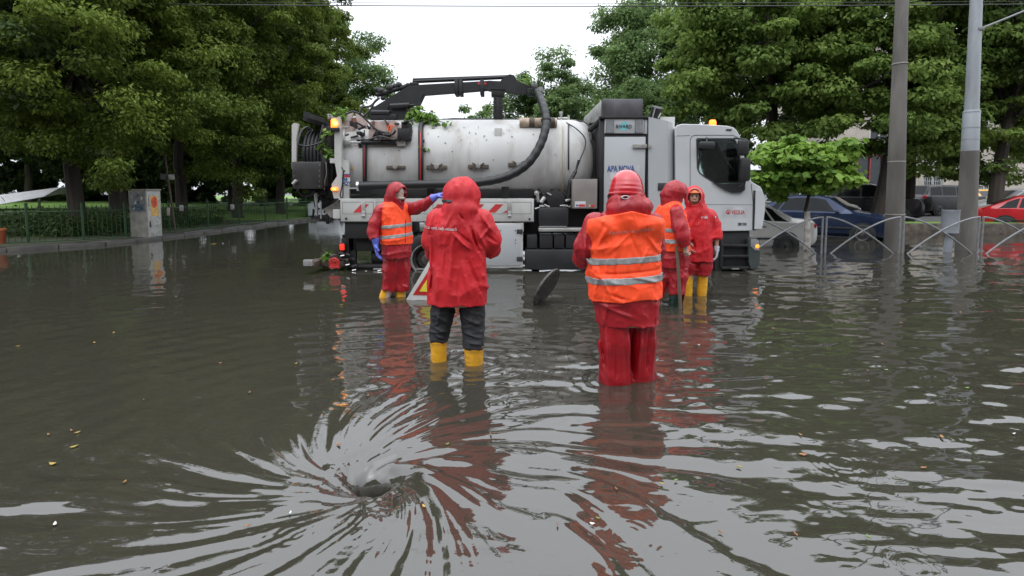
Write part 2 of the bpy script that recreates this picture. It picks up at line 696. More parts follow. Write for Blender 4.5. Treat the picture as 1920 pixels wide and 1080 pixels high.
# ------------------------------------------------------------------ trees
M_bark = pmat('bark', (.045, .036, .028), .9, var=.3, vs=3, bump=.7, bs=18, stretch=(1, 1, .2))
L_elm = leaf_mat('leaf_elm', (.036, .066, .010), (.20, .27, .045), .42)
L_ches = leaf_mat('leaf_chestnut', (.085, .150, .032), (.27, .37, .09), .48)
L_ash = leaf_mat('leaf_ash', (.085, .150, .050), (.21, .31, .11), .48)
L_lime = leaf_mat('leaf_catalpa', (.075, .16, .022), (.25, .39, .065), .42)
L_dark = leaf_mat('leaf_dark', (.022, .044, .012), (.075, .115, .030), .35)


def leaf_cloud(rng, centers, rad, n_each, size, aspect, flat, droop):
    """rhombic leaves gathered in clumps; returns vertices, faces, tint"""
    k = len(centers)
    n = k * n_each
    ci = np.repeat(np.arange(k), n_each)
    C = centers[ci]
    d = rng.normal(size=(n, 3))
    d /= np.linalg.norm(d, axis=1, keepdims=True)
    rad = np.asarray(rad)[ci]
    rr = rng.rand(n) ** .45 * rad
    # uneven clump outline
    rr *= 1 + .35 * lattice_noise((d * 2.2 + C * .7).astype(np.float32), 1.0, 77)
    P = C + d * rr[:, None] * np.array([1, 1, flat])
    nrm = d * .7 + rng.normal(size=(n, 3)) * .55 + np.array([0, 0, .75])
    nrm /= np.linalg.norm(nrm, axis=1, keepdims=True)
    ax = d + rng.normal(size=(n, 3)) * .6 - np.array([0, 0, droop])
    ax -= nrm * (ax * nrm).sum(1, keepdims=True)
    ax /= np.linalg.norm(ax, axis=1, keepdims=True) + 1e-6
    sd_ = np.cross(nrm, ax)
    L = size * (.65 + .7 * rng.rand(n))[:, None]
    W = L * aspect
    a = P - ax * L * .5
    b = P + sd_ * W * .5 + nrm * L * .06
    c = P + ax * L * .5
    e = P - sd_ * W * .5 + nrm * L * .06
    V = np.stack([a, b, c, e], 1).reshape(-1, 3)
    Fq = np.arange(n * 4).reshape(-1, 4)
    ct = rng.rand(k)[ci]
    tint = np.clip(.55 * ct + .45 * rng.rand(n), 0, 1)
    return V, Fq, np.repeat(tint, 4)


def make_tree(name, label, cat, base, trunk_h, trunk_r, crown_c, crown_r, n_cl, n_each, leaf, lmat, seed, aspect=.5,
              flat=.6, droop=.6, cl_r=(.55, 1.1), group=None, limbs=14, low=-.75, shell=.5, lean=(0, 0), bark=None):
    rng = np.random.RandomState(seed)
    root = thing(name, label, cat, base, 0, group)
    cc, cr = np.array(crown_c, float), np.array(crown_r, float)
    C = []
    while len(C) < n_cl:
        d = rng.normal(size=3)
        d /= np.linalg.norm(d)
        if d[2] < low:
            continue
        s_ = shell + (1 - shell) * rng.rand()
        s_ *= 1 + .22 * math.sin(3 * d[0] + 5 * d[1] + seed) * math.cos(4 * d[2] + seed * 1.7)
        p = cc + d * cr * s_
        if p[2] < base[2] + .8:
            continue
        C.append(p)
    C = np.array(C)
    rad = rng.uniform(cl_r[0], cl_r[1], n_cl)
    V, Fq, T = leaf_cloud(rng, C, rad, n_each, leaf, aspect, flat, droop)
    np_mesh('crown', V, Fq, lmat, root, smooth=False, tint=T)
    mb = MB()
    b = Vector(base) - Vector((0, 0, .3))
    top = Vector((base[0] + lean[0], base[1] + lean[1], base[2] + trunk_h))
    pts, rads = [], []
    tip = Vector((cc[0], cc[1], cc[2] + cr[2] * .55))
    for i in range(6):
        t_ = i / 5
        p = b.lerp(top, t_) + Vector((rng.uniform(-.06, .06), rng.uniform(-.06, .06), 0)) * (1 if 0 < i < 5 else 0)
        pts.append(p); rads.append(trunk_r * (1.25 if i == 0 else 1.05 - .35 * t_))
    for i in range(1, 5):
        t_ = i / 4
        p = top.lerp(tip, t_) + Vector((rng.uniform(-.2, .2), rng.uniform(-.2, .2), 0))
        pts.append(p); rads.append(trunk_r * (.7 - .6 * t_))
    mb.tube(pts, rads, 9)
    for j in rng.choice(n_cl, min(limbs, n_cl), replace=False):
        e = Vector(C[j])
        t_ = rng.uniform(.0, .7)
        s0 = top.lerp(tip, t_ * .9)
        mid = s0.lerp(e, .5) + Vector((0, 0, -.12 * (e - s0).length + .25))
        r0 = trunk_r * (.42 - .28 * t_)
        mb.tube([s0, s0.lerp(mid, .5) + Vector((0, 0, .05)), mid, e], [r0, r0 * .75, r0 * .5, r0 * .15], 6, cap=False)
    mb.build('trunk', bark or M_bark, root)
    return root


GL = 'trees behind the green park fence'
# left park row
make_tree('broadleaf_tree', 'huge dark tree at the frame edge whose crown overhangs the orange bin', 'tree', (-17.0, 16.3, .2), 3.4, .28, (-16.0, 15.2, 8.4), (5.2, 4.3, 6.0), 150, 520, .15, L_dark, 1, group=GL)
make_tree('broadleaf_tree', 'leafy tree with light green boughs hanging low over the first fence panels', 'tree', (-14.4, 17.6, .12), 3.0, .26, (-12.3, 16.0, 5.6), (3.7, 3.3, 3.9), 230, 400, .125, L_elm, 2, group=GL, low=-.95, cl_r=(.40, .85), flat=.5, shell=.62, droop=.9)
make_tree('broadleaf_tree', 'tree rising directly behind the grey utility cabinet', 'tree', (-14.2, 19.2, .12), 3.4, .25, (-12.9, 19.5, 7.6), (4.2, 3.6, 5.6), 240, 380, .135, L_elm, 3, group=GL, cl_r=(.40, .85), flat=.5, shell=.62, droop=.9)
make_tree('broadleaf_tree', 'full tree behind the thin pole with two small signs', 'tree', (-14.0, 22.6, .12), 3.2, .25, (-12.3, 22.6, 7.8), (4.3, 3.8, 6.2), 260, 340, .15, L_elm, 4, group=GL, low=-1, cl_r=(.40, .85), flat=.5, shell=.62, droop=.9)
make_tree('broadleaf_tree', 'tree between the thin sign pole and the truck rear along the fence', 'tree', (-13.6, 26.5, .12), 3.2, .26, (-12.2, 26.5, 8.6), (4.2, 3.8, 7.0), 260, 320, .165, L_elm, 5, group=GL, low=-1, cl_r=(.40, .85), flat=.5, shell=.62, droop=.9)
make_tree('broadleaf_tree', 'tree with yellowish feathery crown standing against the white sky above the hose reel', 'tree', (-13.4, 31, .1), 3.2, .26, (-12.6, 31, 8.4), (4.2, 4.0, 7.4), 250, 310, .18, L_elm, 6, group=GL, low=-1, cl_r=(.40, .85), flat=.5, shell=.62, droop=.9)
make_tree('broadleaf_tree', 'farthest tree of the park row, peeping out beside the hose reel', 'tree', (-13.4, 37, .1), 3.2, .26, (-11.6, 37, 6.8), (3.8, 4.0, 6.4), 130, 300, .22, L_ash, 7, group=GL, low=-1)
# second depth of park trees, dark
for k, (x, y, h, lb) in enumerate(((-27, 24, 8.5, 'dark park tree standing deep behind the first fence panels'), (-24, 33, 9, 'dark park tree set back on the lawn behind the utility cabinet'), (-44, 44, 9, 'dark park tree beyond the white canopy'), (-21, 29, 8.4, 'dark park tree standing between the trunks of the fence row'), (-37, 41, 9.5, 'dark park tree on the open lawn far back'), (-27, 44, 9, 'dark park tree in front of the far shrubs'), (-17.5, 33.5, 8.8, 'dark park tree close behind the two farthest fence trees'), (-50, 34, 9, 'dark park tree at the frame edge far behind the canopy'), (-19.5, 42, 9, 'dark tree deep in the park behind the thin sign pole'))):
    make_tree('park_tree', lb, 'tree', (x, y, .4), 2.6, .3, (x, y, h), (6.0, 4.4, 7.6), 170, 230, .34, L_dark, 20 + k, group='dark trees deep in the park', low=-1)

def hedge(name, label, x0, x1, y0, y1, z0, z1, n, size, lm, seed):
    rng = np.random.RandomState(seed)
    k = n // 200
    C = np.stack([rng.uniform(x0, x1, k), rng.uniform(y0, y1, k), z0 + (z1 - z0) * rng.rand(k)], 1)
    V, Fq, T = leaf_cloud(rng, C, rng.uniform(.4, .9, k), 200, size, .55, .8, .3)
    V[:, 2] = np.maximum(V[:, 2], z0)
    o = np_mesh(name, V, Fq, lm, None, smooth=False, tint=T)
    o['kind'] = 'stuff'
    tag(o, label, 'undergrowth')
    return o
hedge('undergrowth', 'low dark green undergrowth along the inside of the park fence', -20, -12.4, 15.2, 23, .1, .38, 30000, .12, L_dark, 61)
hedge('undergrowth', 'dense dark shrubs forming the far edge of the park lawn', -64, -13.5, 44, 52, .4, 12.5, 200000, .55, L_dark, 62)

for k, (x, y, h, lb) in enumerate(((-24, 62, 6, 'low dark tree closing the far end of the street beside the park'), (-14, 66, 6.5, 'dark tree closing the far end of the street, behind the hose reel'), (-4.5, 70, 6, 'dark tree at the far street end hidden mostly by the tank'))):
    make_tree('park_tree', lb, 'tree', (x, y, .5), 2.6, .3, (x, y, h), (6.0, 4.4, 6.4), 130, 190, .42, L_ash, 40 + k, group='trees closing the far end of the street', low=-.95)

GR = 'trees behind the truck and the parked cars'
make_tree('broadleaf_tree', 'rounded tree far behind the tank, framed by white sky', 'tree', (3.0, 38, .5), 3.2, .25, (2.9, 38, 6.6), (3.5, 3.0, 4.3), 120, 330, .22, L_ash, 11, group=GR, low=-.8)
make_tree('broadleaf_tree', 'tall pale green tree rising behind the compressor cabinet', 'tree', (8.0, 33, .5), 4.0, .28, (8.3, 33, 9.2), (3.5, 3.0, 6.0), 150, 340, .20, L_ash, 12, group=GR, low=-.8)
make_tree('broadleaf_tree', 'lower bushy tree filling the gap behind the exhaust pipe', 'tree', (6.6, 29, .4), 2.4, .22, (7.0, 29, 5.0), (3.0, 2.4, 3.3), 90, 330, .18, L_ash, 13, group=GR, low=-1)
make_tree('chestnut_tree', 'big chestnut tree directly above the truck cab', 'tree', (11.6, 24, .3), 3.6, .30, (10.9, 23.5, 7.9), (4.2, 3.4, 5.3), 190, 420, .20, L_ches, 14, group=GR, low=-.95, aspect=.62, flat=.42, droop=.9, cl_r=(.5, 1.15))
make_tree('chestnut_tree', 'chestnut tree whose boughs reach the concrete pole above the blue car', 'tree', (15.4, 22.6, .2), 3.8, .27, (15.2, 22.3, 7.6), (3.9, 3.2, 5.2), 170, 400, .19, L_ches, 15, group=GR, low=-.9, aspect=.62, flat=.42, droop=.9, cl_r=(.5, 1.1), lean=(.6, 0))
make_tree('chestnut_tree', 'chestnut tree filling the space between the two tall poles', 'tree', (17.6, 23.8, .2), 3.6, .28, (18.6, 22.8, 7.0), (3.4, 3.0, 5.4), 160, 400, .19, L_ches, 16, group=GR, low=-.95, aspect=.62, flat=.42, droop=.9, cl_r=(.5, 1.1))
make_tree('chestnut_tree', 'dark tree with a forked trunk beside the metal lamp post above the red hatchback', 'tree', (19.0, 21.2, .2), 3.6, .27, (21.6, 22.2, 7.8), (3.4, 3.0, 4.8), 120, 260, .23, L_dark, 17, group=GR, low=-.6, aspect=.6, flat=.45, lean=(.7, .3))
make_tree('chestnut_tree', 'tree whose low branches hang over the grey estate car', 'tree', (23.4, 24.0, .2), 3.0, .25, (24.0, 23.0, 5.4), (2.8, 2.6, 4.0), 110, 360, .18, L_ches, 18, group=GR, low=-.8, aspect=.6, flat=.45)
make_tree('broadleaf_tree', 'tree standing behind the chestnut above the cab, seen through its gaps', 'tree', (13.5, 31, .5), 3.6, .28, (13.2, 31, 8.2), (4.4, 3.0, 5.4), 110, 240, .26, L_dark, 19, group=GR, low=-.7)

# catalpa with lime-washed stem
rt = make_tree('catalpa_tree', 'small bright lime green tree with big leaves and a white painted stem beside the cab', 'tree', (7.35, 13.25, -.2), 1.55, .055, (7.30, 13.3, 2.02), (1.26, 1.0, .82), 84, 110, .18, L_lime, 30,
               low=-.85, aspect=.8, flat=.45, droop=.9, cl_r=(.22, .42), limbs=16, shell=.35)
mb = MB().tube([(7.35, 13.25, -.3), (7.37, 13.25, .35), (7.33, 13.25, .98)], [.085, .075, .068], 12)
mb.build('painted_stem', pmat('limewash', (.52, .48, .44), .7, var=.3, vs=6, bump=.3, bs=30), rt)

# ------------------------------------------------------------------ building on the far right
M_render = pmat('building_render', (.42, .38, .33), .85, var=.1, vs=.8, bump=.15, bs=25, dirt=(.25, .22, .18))
M_glass_d = pmat('dark_window_glass', (.03, .04, .045), .08, var=.1)
M_redf = pmat('red_frame', (.30, .03, .03), .5, var=.1)
M_white = pmat('white_plaster', (.62, .60, .57), .7, var=.08)
bd = thing('building', 'pale beige building with barred ground floor window behind the parked cars', 'building', (34, 41.0, .1))
wl = MB()
def facade(mb_, x0, x1, z0, z1, yf, holes, th=.35):
    xs = sorted({x0, x1, *[h[0] for h in holes], *[h[1] for h in holes]})
    zs = sorted({z0, z1, *[h[2] for h in holes], *[h[3] for h in holes]})
    for i in range(len(xs) - 1):
        for j in range(len(zs) - 1):
            cx, cz = (xs[i] + xs[i + 1]) / 2, (zs[j] + zs[j + 1]) / 2
            if any(h[0] < cx < h[1] and h[2] < cz < h[3] for h in holes):
                continue
            mb_.box2((xs[i], yf, zs[j]), (xs[i + 1], yf + th, zs[j + 1]))
holes = [(26.4, 28.4, .6, 4.2), (31.5, 33.0, 1.5, 3.8), (35.6, 36.8, 1.5, 3.6), (39.6, 41.2, 1.5, 3.6)]
for fl in (5.2, 8.6):
    for x in (27.2, 31.0, 34.8, 38.3, 42.0):
        holes.append((x, x + 1.5, fl, fl + 1.9))
facade(wl, 24.5, 52.0, .0, 12.5, 41.0, holes)
wl.box2((24.5, 41.36, .0), (52, 50, 12.4))
wl.build('wall', M_render, bd, smooth=False)
for (a, b_, c, d) in holes:
    w = MB().box2((a, 41.18, c), (b_, 41.22, d)).build('window', M_glass_d, bd, smooth=False)
    fm = MB()
    red = c < 1
    fr = .09
    fm.box2((a, 41.05, c), (a + fr, 41.17, d)).box2((b_ - fr, 41.05, c), (b_, 41.17, d))
    fm.box2((a + fr, 41.05, d - fr), (b_ - fr, 41.17, d)).box2((a + fr, 41.05, c), (b_ - fr, 41.17, c + fr))
    fm.box2(((a + b_) / 2 - .04, 41.06, c + fr), ((a + b_) / 2 + .04, 41.16, d - fr))
    fm.build('window_frame', M_redf if red else M_white, w, smooth=False)
    if 1 < c < 2:
        gb = MB()
        for i in range(9):
            x = a + .1 + i * (b_ - a - .2) / 8
            gb.cyl((x, 40.97, c), (x, 40.97, d), .018, seg=6)
        for i in range(8):
            z = c + .1 + i * (d - c - .2) / 7
            gb.cyl((a, 40.95, z), (b_, 40.95, z), .018, seg=6)
        gb.build('window_grille', pmat('white_bar', (.45, .47, .46), .5), w)
rd = MB().box2((24.2, 40.7, 12.5), (52.3, 50.2, 12.9))
rd.build('roof', M_conc, bd, smooth=False)
# second, darker house seen under the trees just past the cab
b2 = thing('building', 'low dark grey building with shuttered bays under the trees behind the white sedan', 'building', (14, 27, .1))
MB().box2((11.6, 26.5, .0), (16.4, 30, 2.35)).build('wall', pmat('grey_wall', (.16, .15, .13), .8, var=.2), b2, smooth=False)
for x in (12.1, 13.6, 15.0):
    MB().box2((x, 26.44, .3), (x + .9, 26.52, 1.9)).build('shutter', pmat('dark_shutter', (.05, .05, .05), .6), b2, smooth=False)
MB().box2((11.4, 26.3, 2.35), (16.6, 30.2, 2.5)).build('roof', M_conc, b2, smooth=False)

# raised planter with a stone wall
M_stone = pmat('rubble_stone', (.085, .065, .05), .8, var=.35, vs=6, bump=.9, bs=9, col2=(.03, .027, .022))
pl = thing('planter', 'low rubble stone planter with grass on top behind the arched railing', 'planter', (15, 18.6, 0))
MB().box2((13.0, 18.3, -.2), (18.6, 18.6, .36), .03).build('stone_wall', M_stone, pl)
g = MB().box2((13.05, 18.6, -.2), (18.55, 20.0, .33)).build('grass_top', M_lawn, pl)

# white canopy in the park and a striped service van at the street end
cn = thing('canopy', 'bright white slanted canopy roof glimpsed under the park trees', 'canopy', (-28.5, 29.5, .4))
M_wh = pmat('white_membrane', (.9, .9, .9), .5, var=.04)
p0, p1 = at(-60, 374, 29), at(112, 352, 31)
MB().prism([p0, p1, p1 + Vector((0, -1.1, -.50)), p0 + Vector((0, -1.1, -.72))], (0, 2.0, .25)).build('roof', M_wh, cn, smooth=False)
for x in (-31.5, -27.0):
    MB().cyl((x, 30.5, .2), (x, 30.5, 1.2), .06).build('post', M_wh, cn)

# unseen apartment block added behind the viewer to shade the near side of everything
b3 = thing('building', 'grey apartment block behind the viewer, seen only in reflections', 'building', (0, -20, 0))
wl = MB()
h3 = []
for fl in range(4):
    for k in range(18):
        x = -44 + k * 5
        h3.append((x, x + 1.6, 1.2 + fl * 3.1, 2.8 + fl * 3.1))
facade(wl, -48, 48, -.2, 14.0, -17.0, h3, -.35)
wl.box2((-48, -28, -.2), (48, -17.36, 14.0))
wl.build('wall', pmat('grey_block_render', (.20, .19, .175), .85, var=.1, vs=.6), b3, smooth=False)
for (a, b_, c, d) in h3:
    MB().box2((a, -17.30, c), (b_, -17.22, d)).build('window', M_glass_d, b3, smooth=False)
MB().box2((-48.3, -28.3, 14.0), (48.3, -16.7, 14.4)).build('roof', M_conc, b3, smooth=False)
# ------------------------------------------------------------------ suction truck
Y0 = 9.80                       # its near side, parallel to the picture
Y1 = Y0 + 2.42                  # its far side
TR = thing('suction_truck', 'big dirty white sewer suction truck with tank, boom and cab standing across the flooded street', 'truck', (0.4, 11.0, -.3))

M_wt = pmat('truck_white', (.46, .46, .44), .34, var=.07, vs=2, dirt=(.20, .18, .15), dirt_amt=.75, dirt_scale=2.2, coat=.3)
M_cab = pmat('cab_white', (.46, .475, .485), .22, var=.03, vs=2, dirt=(.42, .41, .39), dirt_amt=.25, dirt_scale=1.5, coat=.5)
M_tank = pmat('tank_white', (.44, .44, .43), .52, var=.06, vs=1.5, dirt=(.22, .18, .14), dirt_amt=.75, dirt_scale=3.0, coat=.0, bump=.05, bs=3)
M_rusty = pmat('rusty_white', (.42, .34, .31), .5, var=.18, vs=6, dirt=(.26, .10, .06), dirt_amt=.8, dirt_scale=6)
M_blk = pmat('black_steel', (.010, .010, .011), .55, var=.25, vs=6, bump=.15, bs=30)
M_dk = pmat('dark_chassis', (.007, .007, .007), .7, var=.3, vs=4)
M_dkg = pmat('dark_grey_panel', (.016, .017, .019), .5, var=.15, vs=3)
M_rub = pmat('black_rubber', (.009, .010, .011), .48, var=.15, vs=8, bump=.1, bs=60)
M_alu = pmat('dull_aluminium', (.42, .42, .40), .45, metal=.6, var=.15, vs=5)
M_steel = pmat('bright_steel', (.6, .6, .6), .25, metal=.9, var=.1)
M_rust = pmat('rusty_bracket', (.075, .06, .045), .7, var=.3, vs=12, col2=(.06, .045, .035))
M_red = pmat('signal_red', (.42, .022, .022), .4, var=.1)
M_orange_l = pmat('orange_lamp', (.9, .25, .02), .25, var=.05, emit=(1.0, .22, .02), estr=2.2)
M_orange_h = pmat('orange_lamp_hot', (.9, .4, .05), .25, var=.05, emit=(1.0, .45, .08), estr=6)
M_red_l = pmat('red_lamp', (.8, .03, .02), .25, var=.05, emit=(1.0, .03, .01), estr=1.6)
M_box = pmat('grey_brown_box', (.21, .19, .175), .45, var=.08, vs=3)
M_hood = pmat('grey_hood', (.085, .083, .09), .33, var=.25, vs=4, stretch=(1, 1, .4))
M_door = pmat('cabinet_door_white', (.36, .38, .39), .38, var=.03, vs=1.2, dirt=(.40, .40, .38), dirt_amt=.3)
M_beige = pmat('beige_roller', (.42, .33, .24), .6, var=.2, vs=8)
M_blue = pmat('print_blue', (.03, .08, .25), .5)
M_lblue = pmat('print_light_blue', (.15, .45, .65), .5)
M_teal = pmat('print_teal', (.16, .50, .55), .5)
M_prw = pmat('sticker_white', (.52, .53, .53), .4, var=.03)
M_prr = pmat('print_red', (.45, .03, .03), .5)
M_prk = pmat('print_dark', (.03, .03, .035), .5)
M_glass = bpy.data.materials.new('window_glass')
M_glass.use_nodes = True
_t = M_glass.node_tree
_t.nodes.clear()
_o = _t.nodes.new('ShaderNodeOutputMaterial'); _m = _t.nodes.new('ShaderNodeMixShader')
_f = _t.nodes.new('ShaderNodeFresnel'); _f.inputs[0].default_value = 1.6
_tr = _t.nodes.new('ShaderNodeBsdfTransparent'); _tr.inputs[0].default_value = (.78, .84, .82, 1)
_g = _t.nodes.new('ShaderNodeBsdfGlossy'); _g.inputs['Roughness'].default_value = .03
_t.links.new(_f.outputs[0], _m.inputs[0]); _t.links.new(_tr.outputs[0], _m.inputs[1])
_t.links.new(_g.outputs[0], _m.inputs[2]); _t.links.new(_m.outputs[0], _o.inputs[0])


def P(u, v, Y=None):
    return at(u, v, Y0 if Y is None else Y)


def pbox(mb, u0, v0, u1, v1, Y=None, d=.05, bev=.006):
    """box whose front face covers the given picture rectangle at distance Y"""
    a, b = P(u0, v0, Y), P(u1, v1, Y)
    return mb.box2((a.x, a.y, a.z), (b.x, a.y + d, b.z), bev)


def ppoly(mb, pts, Y=None, d=.05):
    return mb.prism([P(u, v, Y) for u, v in pts][::-1], (0, d, 0))


def plate(name, outer, holes, Y, th, mat_, parent, bevel=.004):
    """flat plate with holes, standing in the X-Z plane"""
    cu = bpy.data.curves.new(name, 'CURVE')
    cu.dimensions = '2D'
    cu.fill_mode = 'BOTH'
    cu.extrude = th / 2 - bevel
    cu.bevel_depth = bevel
    cu.bevel_resolution = 1
    for ring in [outer] + holes:
        sp = cu.splines.new('POLY')
        sp.points.add(len(ring) - 1)
        for i, (u, v) in enumerate(ring):
            p = P(u, v, Y)
            sp.points[i].co = (p.x, p.z, 0, 1)
        sp.use_cyclic_u = True
    tmp = bpy.data.objects.new('tmp', cu)
    COL.objects.link(tmp)
    dg = bpy.context.evaluated_depsgraph_get()
    me = bpy.data.meshes.new_from_object(tmp.evaluated_get(dg))
    bpy.data.objects.remove(tmp)
    off = root_of(parent)
    for vv in me.vertices:
        c = vv.co.copy()
        vv.co = Vector((c.x, Y + th / 2 + c.z, c.y)) - off
    me.name = name
    me.materials.clear()
    me.materials.append(mat_)
    o = bpy.data.objects.new(name, me)
    COL.objects.link(o)
    o.parent = parent
    return o


def smooth_pts(pts, n=8):
    """Catmull-Rom through the points"""
    p = [Vector(q) for q in pts]
    p = [p[0] * 2 - p[1]] + p + [p[-1] * 2 - p[-2]]
    out = []
    for i in range(1, len(p) - 2):
        for k in range(n):
            t = k / n
            a, b, c, d = p[i - 1], p[i], p[i + 1], p[i + 2]
            out.append(.5 * ((2 * b) + (c - a) * t + (2 * a - 5 * b + 4 * c - d) * t * t + (3 * b - a - 3 * c + d) * t ** 3))
    out.append(p[-2])
    return out


def B(name, mb, mat_, parent=TR, **k):
    ps = [mb] if name in NO_SPLIT else split_mb(mb)
    if len(ps) > 30:
        ps = [mb]
    os_ = [p.build(name, mat_, parent, **k) for p in ps]
    return max(os_, key=lambda o: len(o.data.vertices))


# chassis and everything dark below
mb = MB()
a, b = P(640, 440, 10.5), P(1400, 480, 10.5)
mb.box2((a.x, 10.55, .30), (b.x, 10.68, .62)).box2((a.x, 11.35, .30), (b.x, 11.48, .62))
for u in (660, 760, 900, 1050, 1180, 1300, 1390):
    x = P(u, 450, 10.5).x
    mb.box2((x - .06, 10.68, .34), (x + .06, 11.35, .58))
B('chassis_frame', mb, M_dk)
mb = MB()
pbox(mb, 646, 415, 760, 447, Y0 + .05, .5)
pbox(mb, 640, 447, 655, 485, Y0 + .25, .3)
pbox(mb, 668, 447, 752, 470, Y0 + .20, 1.6)
mb.cyl(P(700, 480, Y0 + .45), P(745, 480, Y0 + .45), .17, seg=18)
mb.cyl(P(652, 500, Y0 + .3), P(745, 500, Y0 + .3), .06, seg=10)
pbox(mb, 655, 470, 668, 502, Y0 + .3, .08)
pbox(mb, 745, 415, 768, 506, Y0 + .5, 1.2)
B('rear_underframe', mb, M_dk)
mb = MB()
pbox(mb, 985, 468, 1112, 506, Y0, .45, .02)
B('side_skirt', mb, M_dkg)
mb = MB()
for u0, u1 in ((988, 1007), (1012, 1036), (1039, 1058), (1061, 1080), (1083, 1112)):
    pbox(mb, u0, 440, u1, 466, Y0 + .08, .4, .012)
B('battery_box', mb, M_dkg)
mb = MB()
pbox(mb, 1010, 427.5, 1212, 434, Y0 - .02, .30, .01)
B('step_strip', mb, M_alu)
mb = MB()
pbox(mb, 1010, 389, 1066, 424, Y0 + .03, .55, .02)
B('hydraulic_tank', mb, M_dkg)
mb = MB()
pbox(mb, 983, 420, 1010, 440, Y0 + .35, .5)
pbox(mb, 1066, 392, 1215, 427, Y0 + .35, 1.5)
pbox(mb, 1112, 434, 1262, 500, Y0 + .25, 1.6)
pbox(mb, 1001, 372, 1011, 505, Y0 + .4, 1.0)
pbox(mb, 1260, 250, 1268, 440, Y0 + .25, 1.9)
pbox(mb, 1106, 262, 1127, 395, Y0 + .55, 1.4)
B('inner_frame', mb, M_dk)
# pump and its pipes
rnd = random.Random(3)
mb = MB()
c = P(1041, 374, Y0 + .35)
mb.lathe([(.05, -.22), (.17, -.20), (.19, -.1), (.19, .12), (.12, .2), (.05, .24)], c, 'y', 20)
for k in range(10):
    a_ = PI * 2 * k / 10
    mb.box(c + Vector((math.cos(a_) * .19, 0, math.sin(a_) * .19)), (.03, .3, .03), .003)
for k in range(26):
    u, v = rnd.uniform(1003, 1072), rnd.uniform(360, 389)
    p = P(u, v, Y0 + rnd.uniform(.15, .55))
    mb.cyl(p, p + Vector((rnd.uniform(-.1, .1), rnd.uniform(-.05, .05), rnd.uniform(-.1, .1))), rnd.uniform(.014, .035), seg=8)
B('pump', mb, M_blk)
mb = MB()
for (u, v, u2, v2, r_) in ((1008, 364, 1009, 378, .028), (1014, 380, 1021, 370, .04), (1060, 377, 1069, 374, .026), (1020, 384, 1030, 388, .02), (1003, 392, 1012, 389, .02), (1068, 362, 1068, 376, .014), (1026, 362, 1033, 366, .018), (1050, 386, 1062, 385, .016)):
    mb.cyl(P(u, v, Y0 + .12), P(u2, v2, Y0 + .14), r_, seg=10)
mb.lathe([(.0, -.03), (.045, -.02), (.045, .02), (.0, .03)], P(1006, 362, Y0 + .12), 'y', 12)
B('pump_fitting', mb, M_alu)

# platform box with warning stripes
mb = MB()
a, b = P(637.5, 372.5), P(1001, 415.5)
mb.box2((a.x, Y0, b.z), (b.x, Y1, a.z), .012)
pf = B('side_box', mb, M_wt)
mb = MB()
for (u0, v0, u1, v1) in ((642, 379, 700, 401), (705, 379, 812, 401), (955, 379, 996, 401), (852, 379, 952, 401)):
    for s_ in ((u0, v0, u1, v0), (u1, v0, u1, v1), (u1, v1, u0, v1), (u0, v1, u0, v0)):
        mb.cyl(P(s_[0], s_[1], Y0), P(s_[2], s_[3], Y0), .0035, seg=5)
    pass
pbox(mb, 637.5, 414.6, 1001, 417.2, Y0 + .02, .1, 0)
for u, v in ((649, 410), (993, 411)):
    mb.cyl(P(u, v, Y0 - .012), P(u, v, Y0 + .01), .022, seg=10)
B('panel_gap', mb, M_prk, pf)
mb = MB()
for k in range(8):
    u = 914 - 36 * k
    mb.prism([P(u, 398.5, Y0 - .004), P(u + 15, 398.5, Y0 - .004), P(u + 30, 383, Y0 - .004), P(u + 15, 383, Y0 - .004)], (0, .003, 0))
mb.prism([P(942, 398.5, Y0 - .004), P(951, 398.5, Y0 - .004), P(951, 394, Y0 - .004)], (0, .003, 0))
B('warning_stripe', mb, M_prr, pf, smooth=False)
for u in (681, 955.5):
    mb = MB()
    pbox(mb, u - 4, 379, u + 4, 400, Y0 - .012, .012, .003)
    pbox(mb, u - 3, 396, u + 3, 407, Y0 - .028, .028, .004)
    mb.cyl(P(u - 3, 404, Y0 - .03), P(u + 3, 404, Y0 - .03), .012, seg=8)
    B('latch', mb, M_alu, pf)

# lower cabinet
mb = MB()
pbox(mb, 822, 418, 980.5, 502, Y0 + .01, .55, .012)
lc = B('lower_cabinet', mb, M_wt)
mb = MB()
pbox(mb, 826, 422, 976, 498, Y0 - .004, .012, .004)
cd = B('cabinet_door', mb, M_door, lc)
mb = MB()
for v in (434, 485.5):
    pbox(mb, 969, v - 4, 980, v + 4, Y0 - .02, .03, .004)
for (u, v) in ((934, 432), (938.5, 432), (966.5, 432), (938.5, 450), (966.5, 450), (966.5, 456)):
    mb.cyl(P(u, v, Y0 - .012), P(u, v, Y0), .010, seg=8)
B('hinge', mb, M_prk, lc)
mb = MB()
pbox(mb, 700, 503.5, 985, 506, Y0 + .12, .06, 0)
pbox(mb, 985, 509, 1110, 511, Y0 + .1, .06, 0)
B('lower_rail', mb, M_alu)

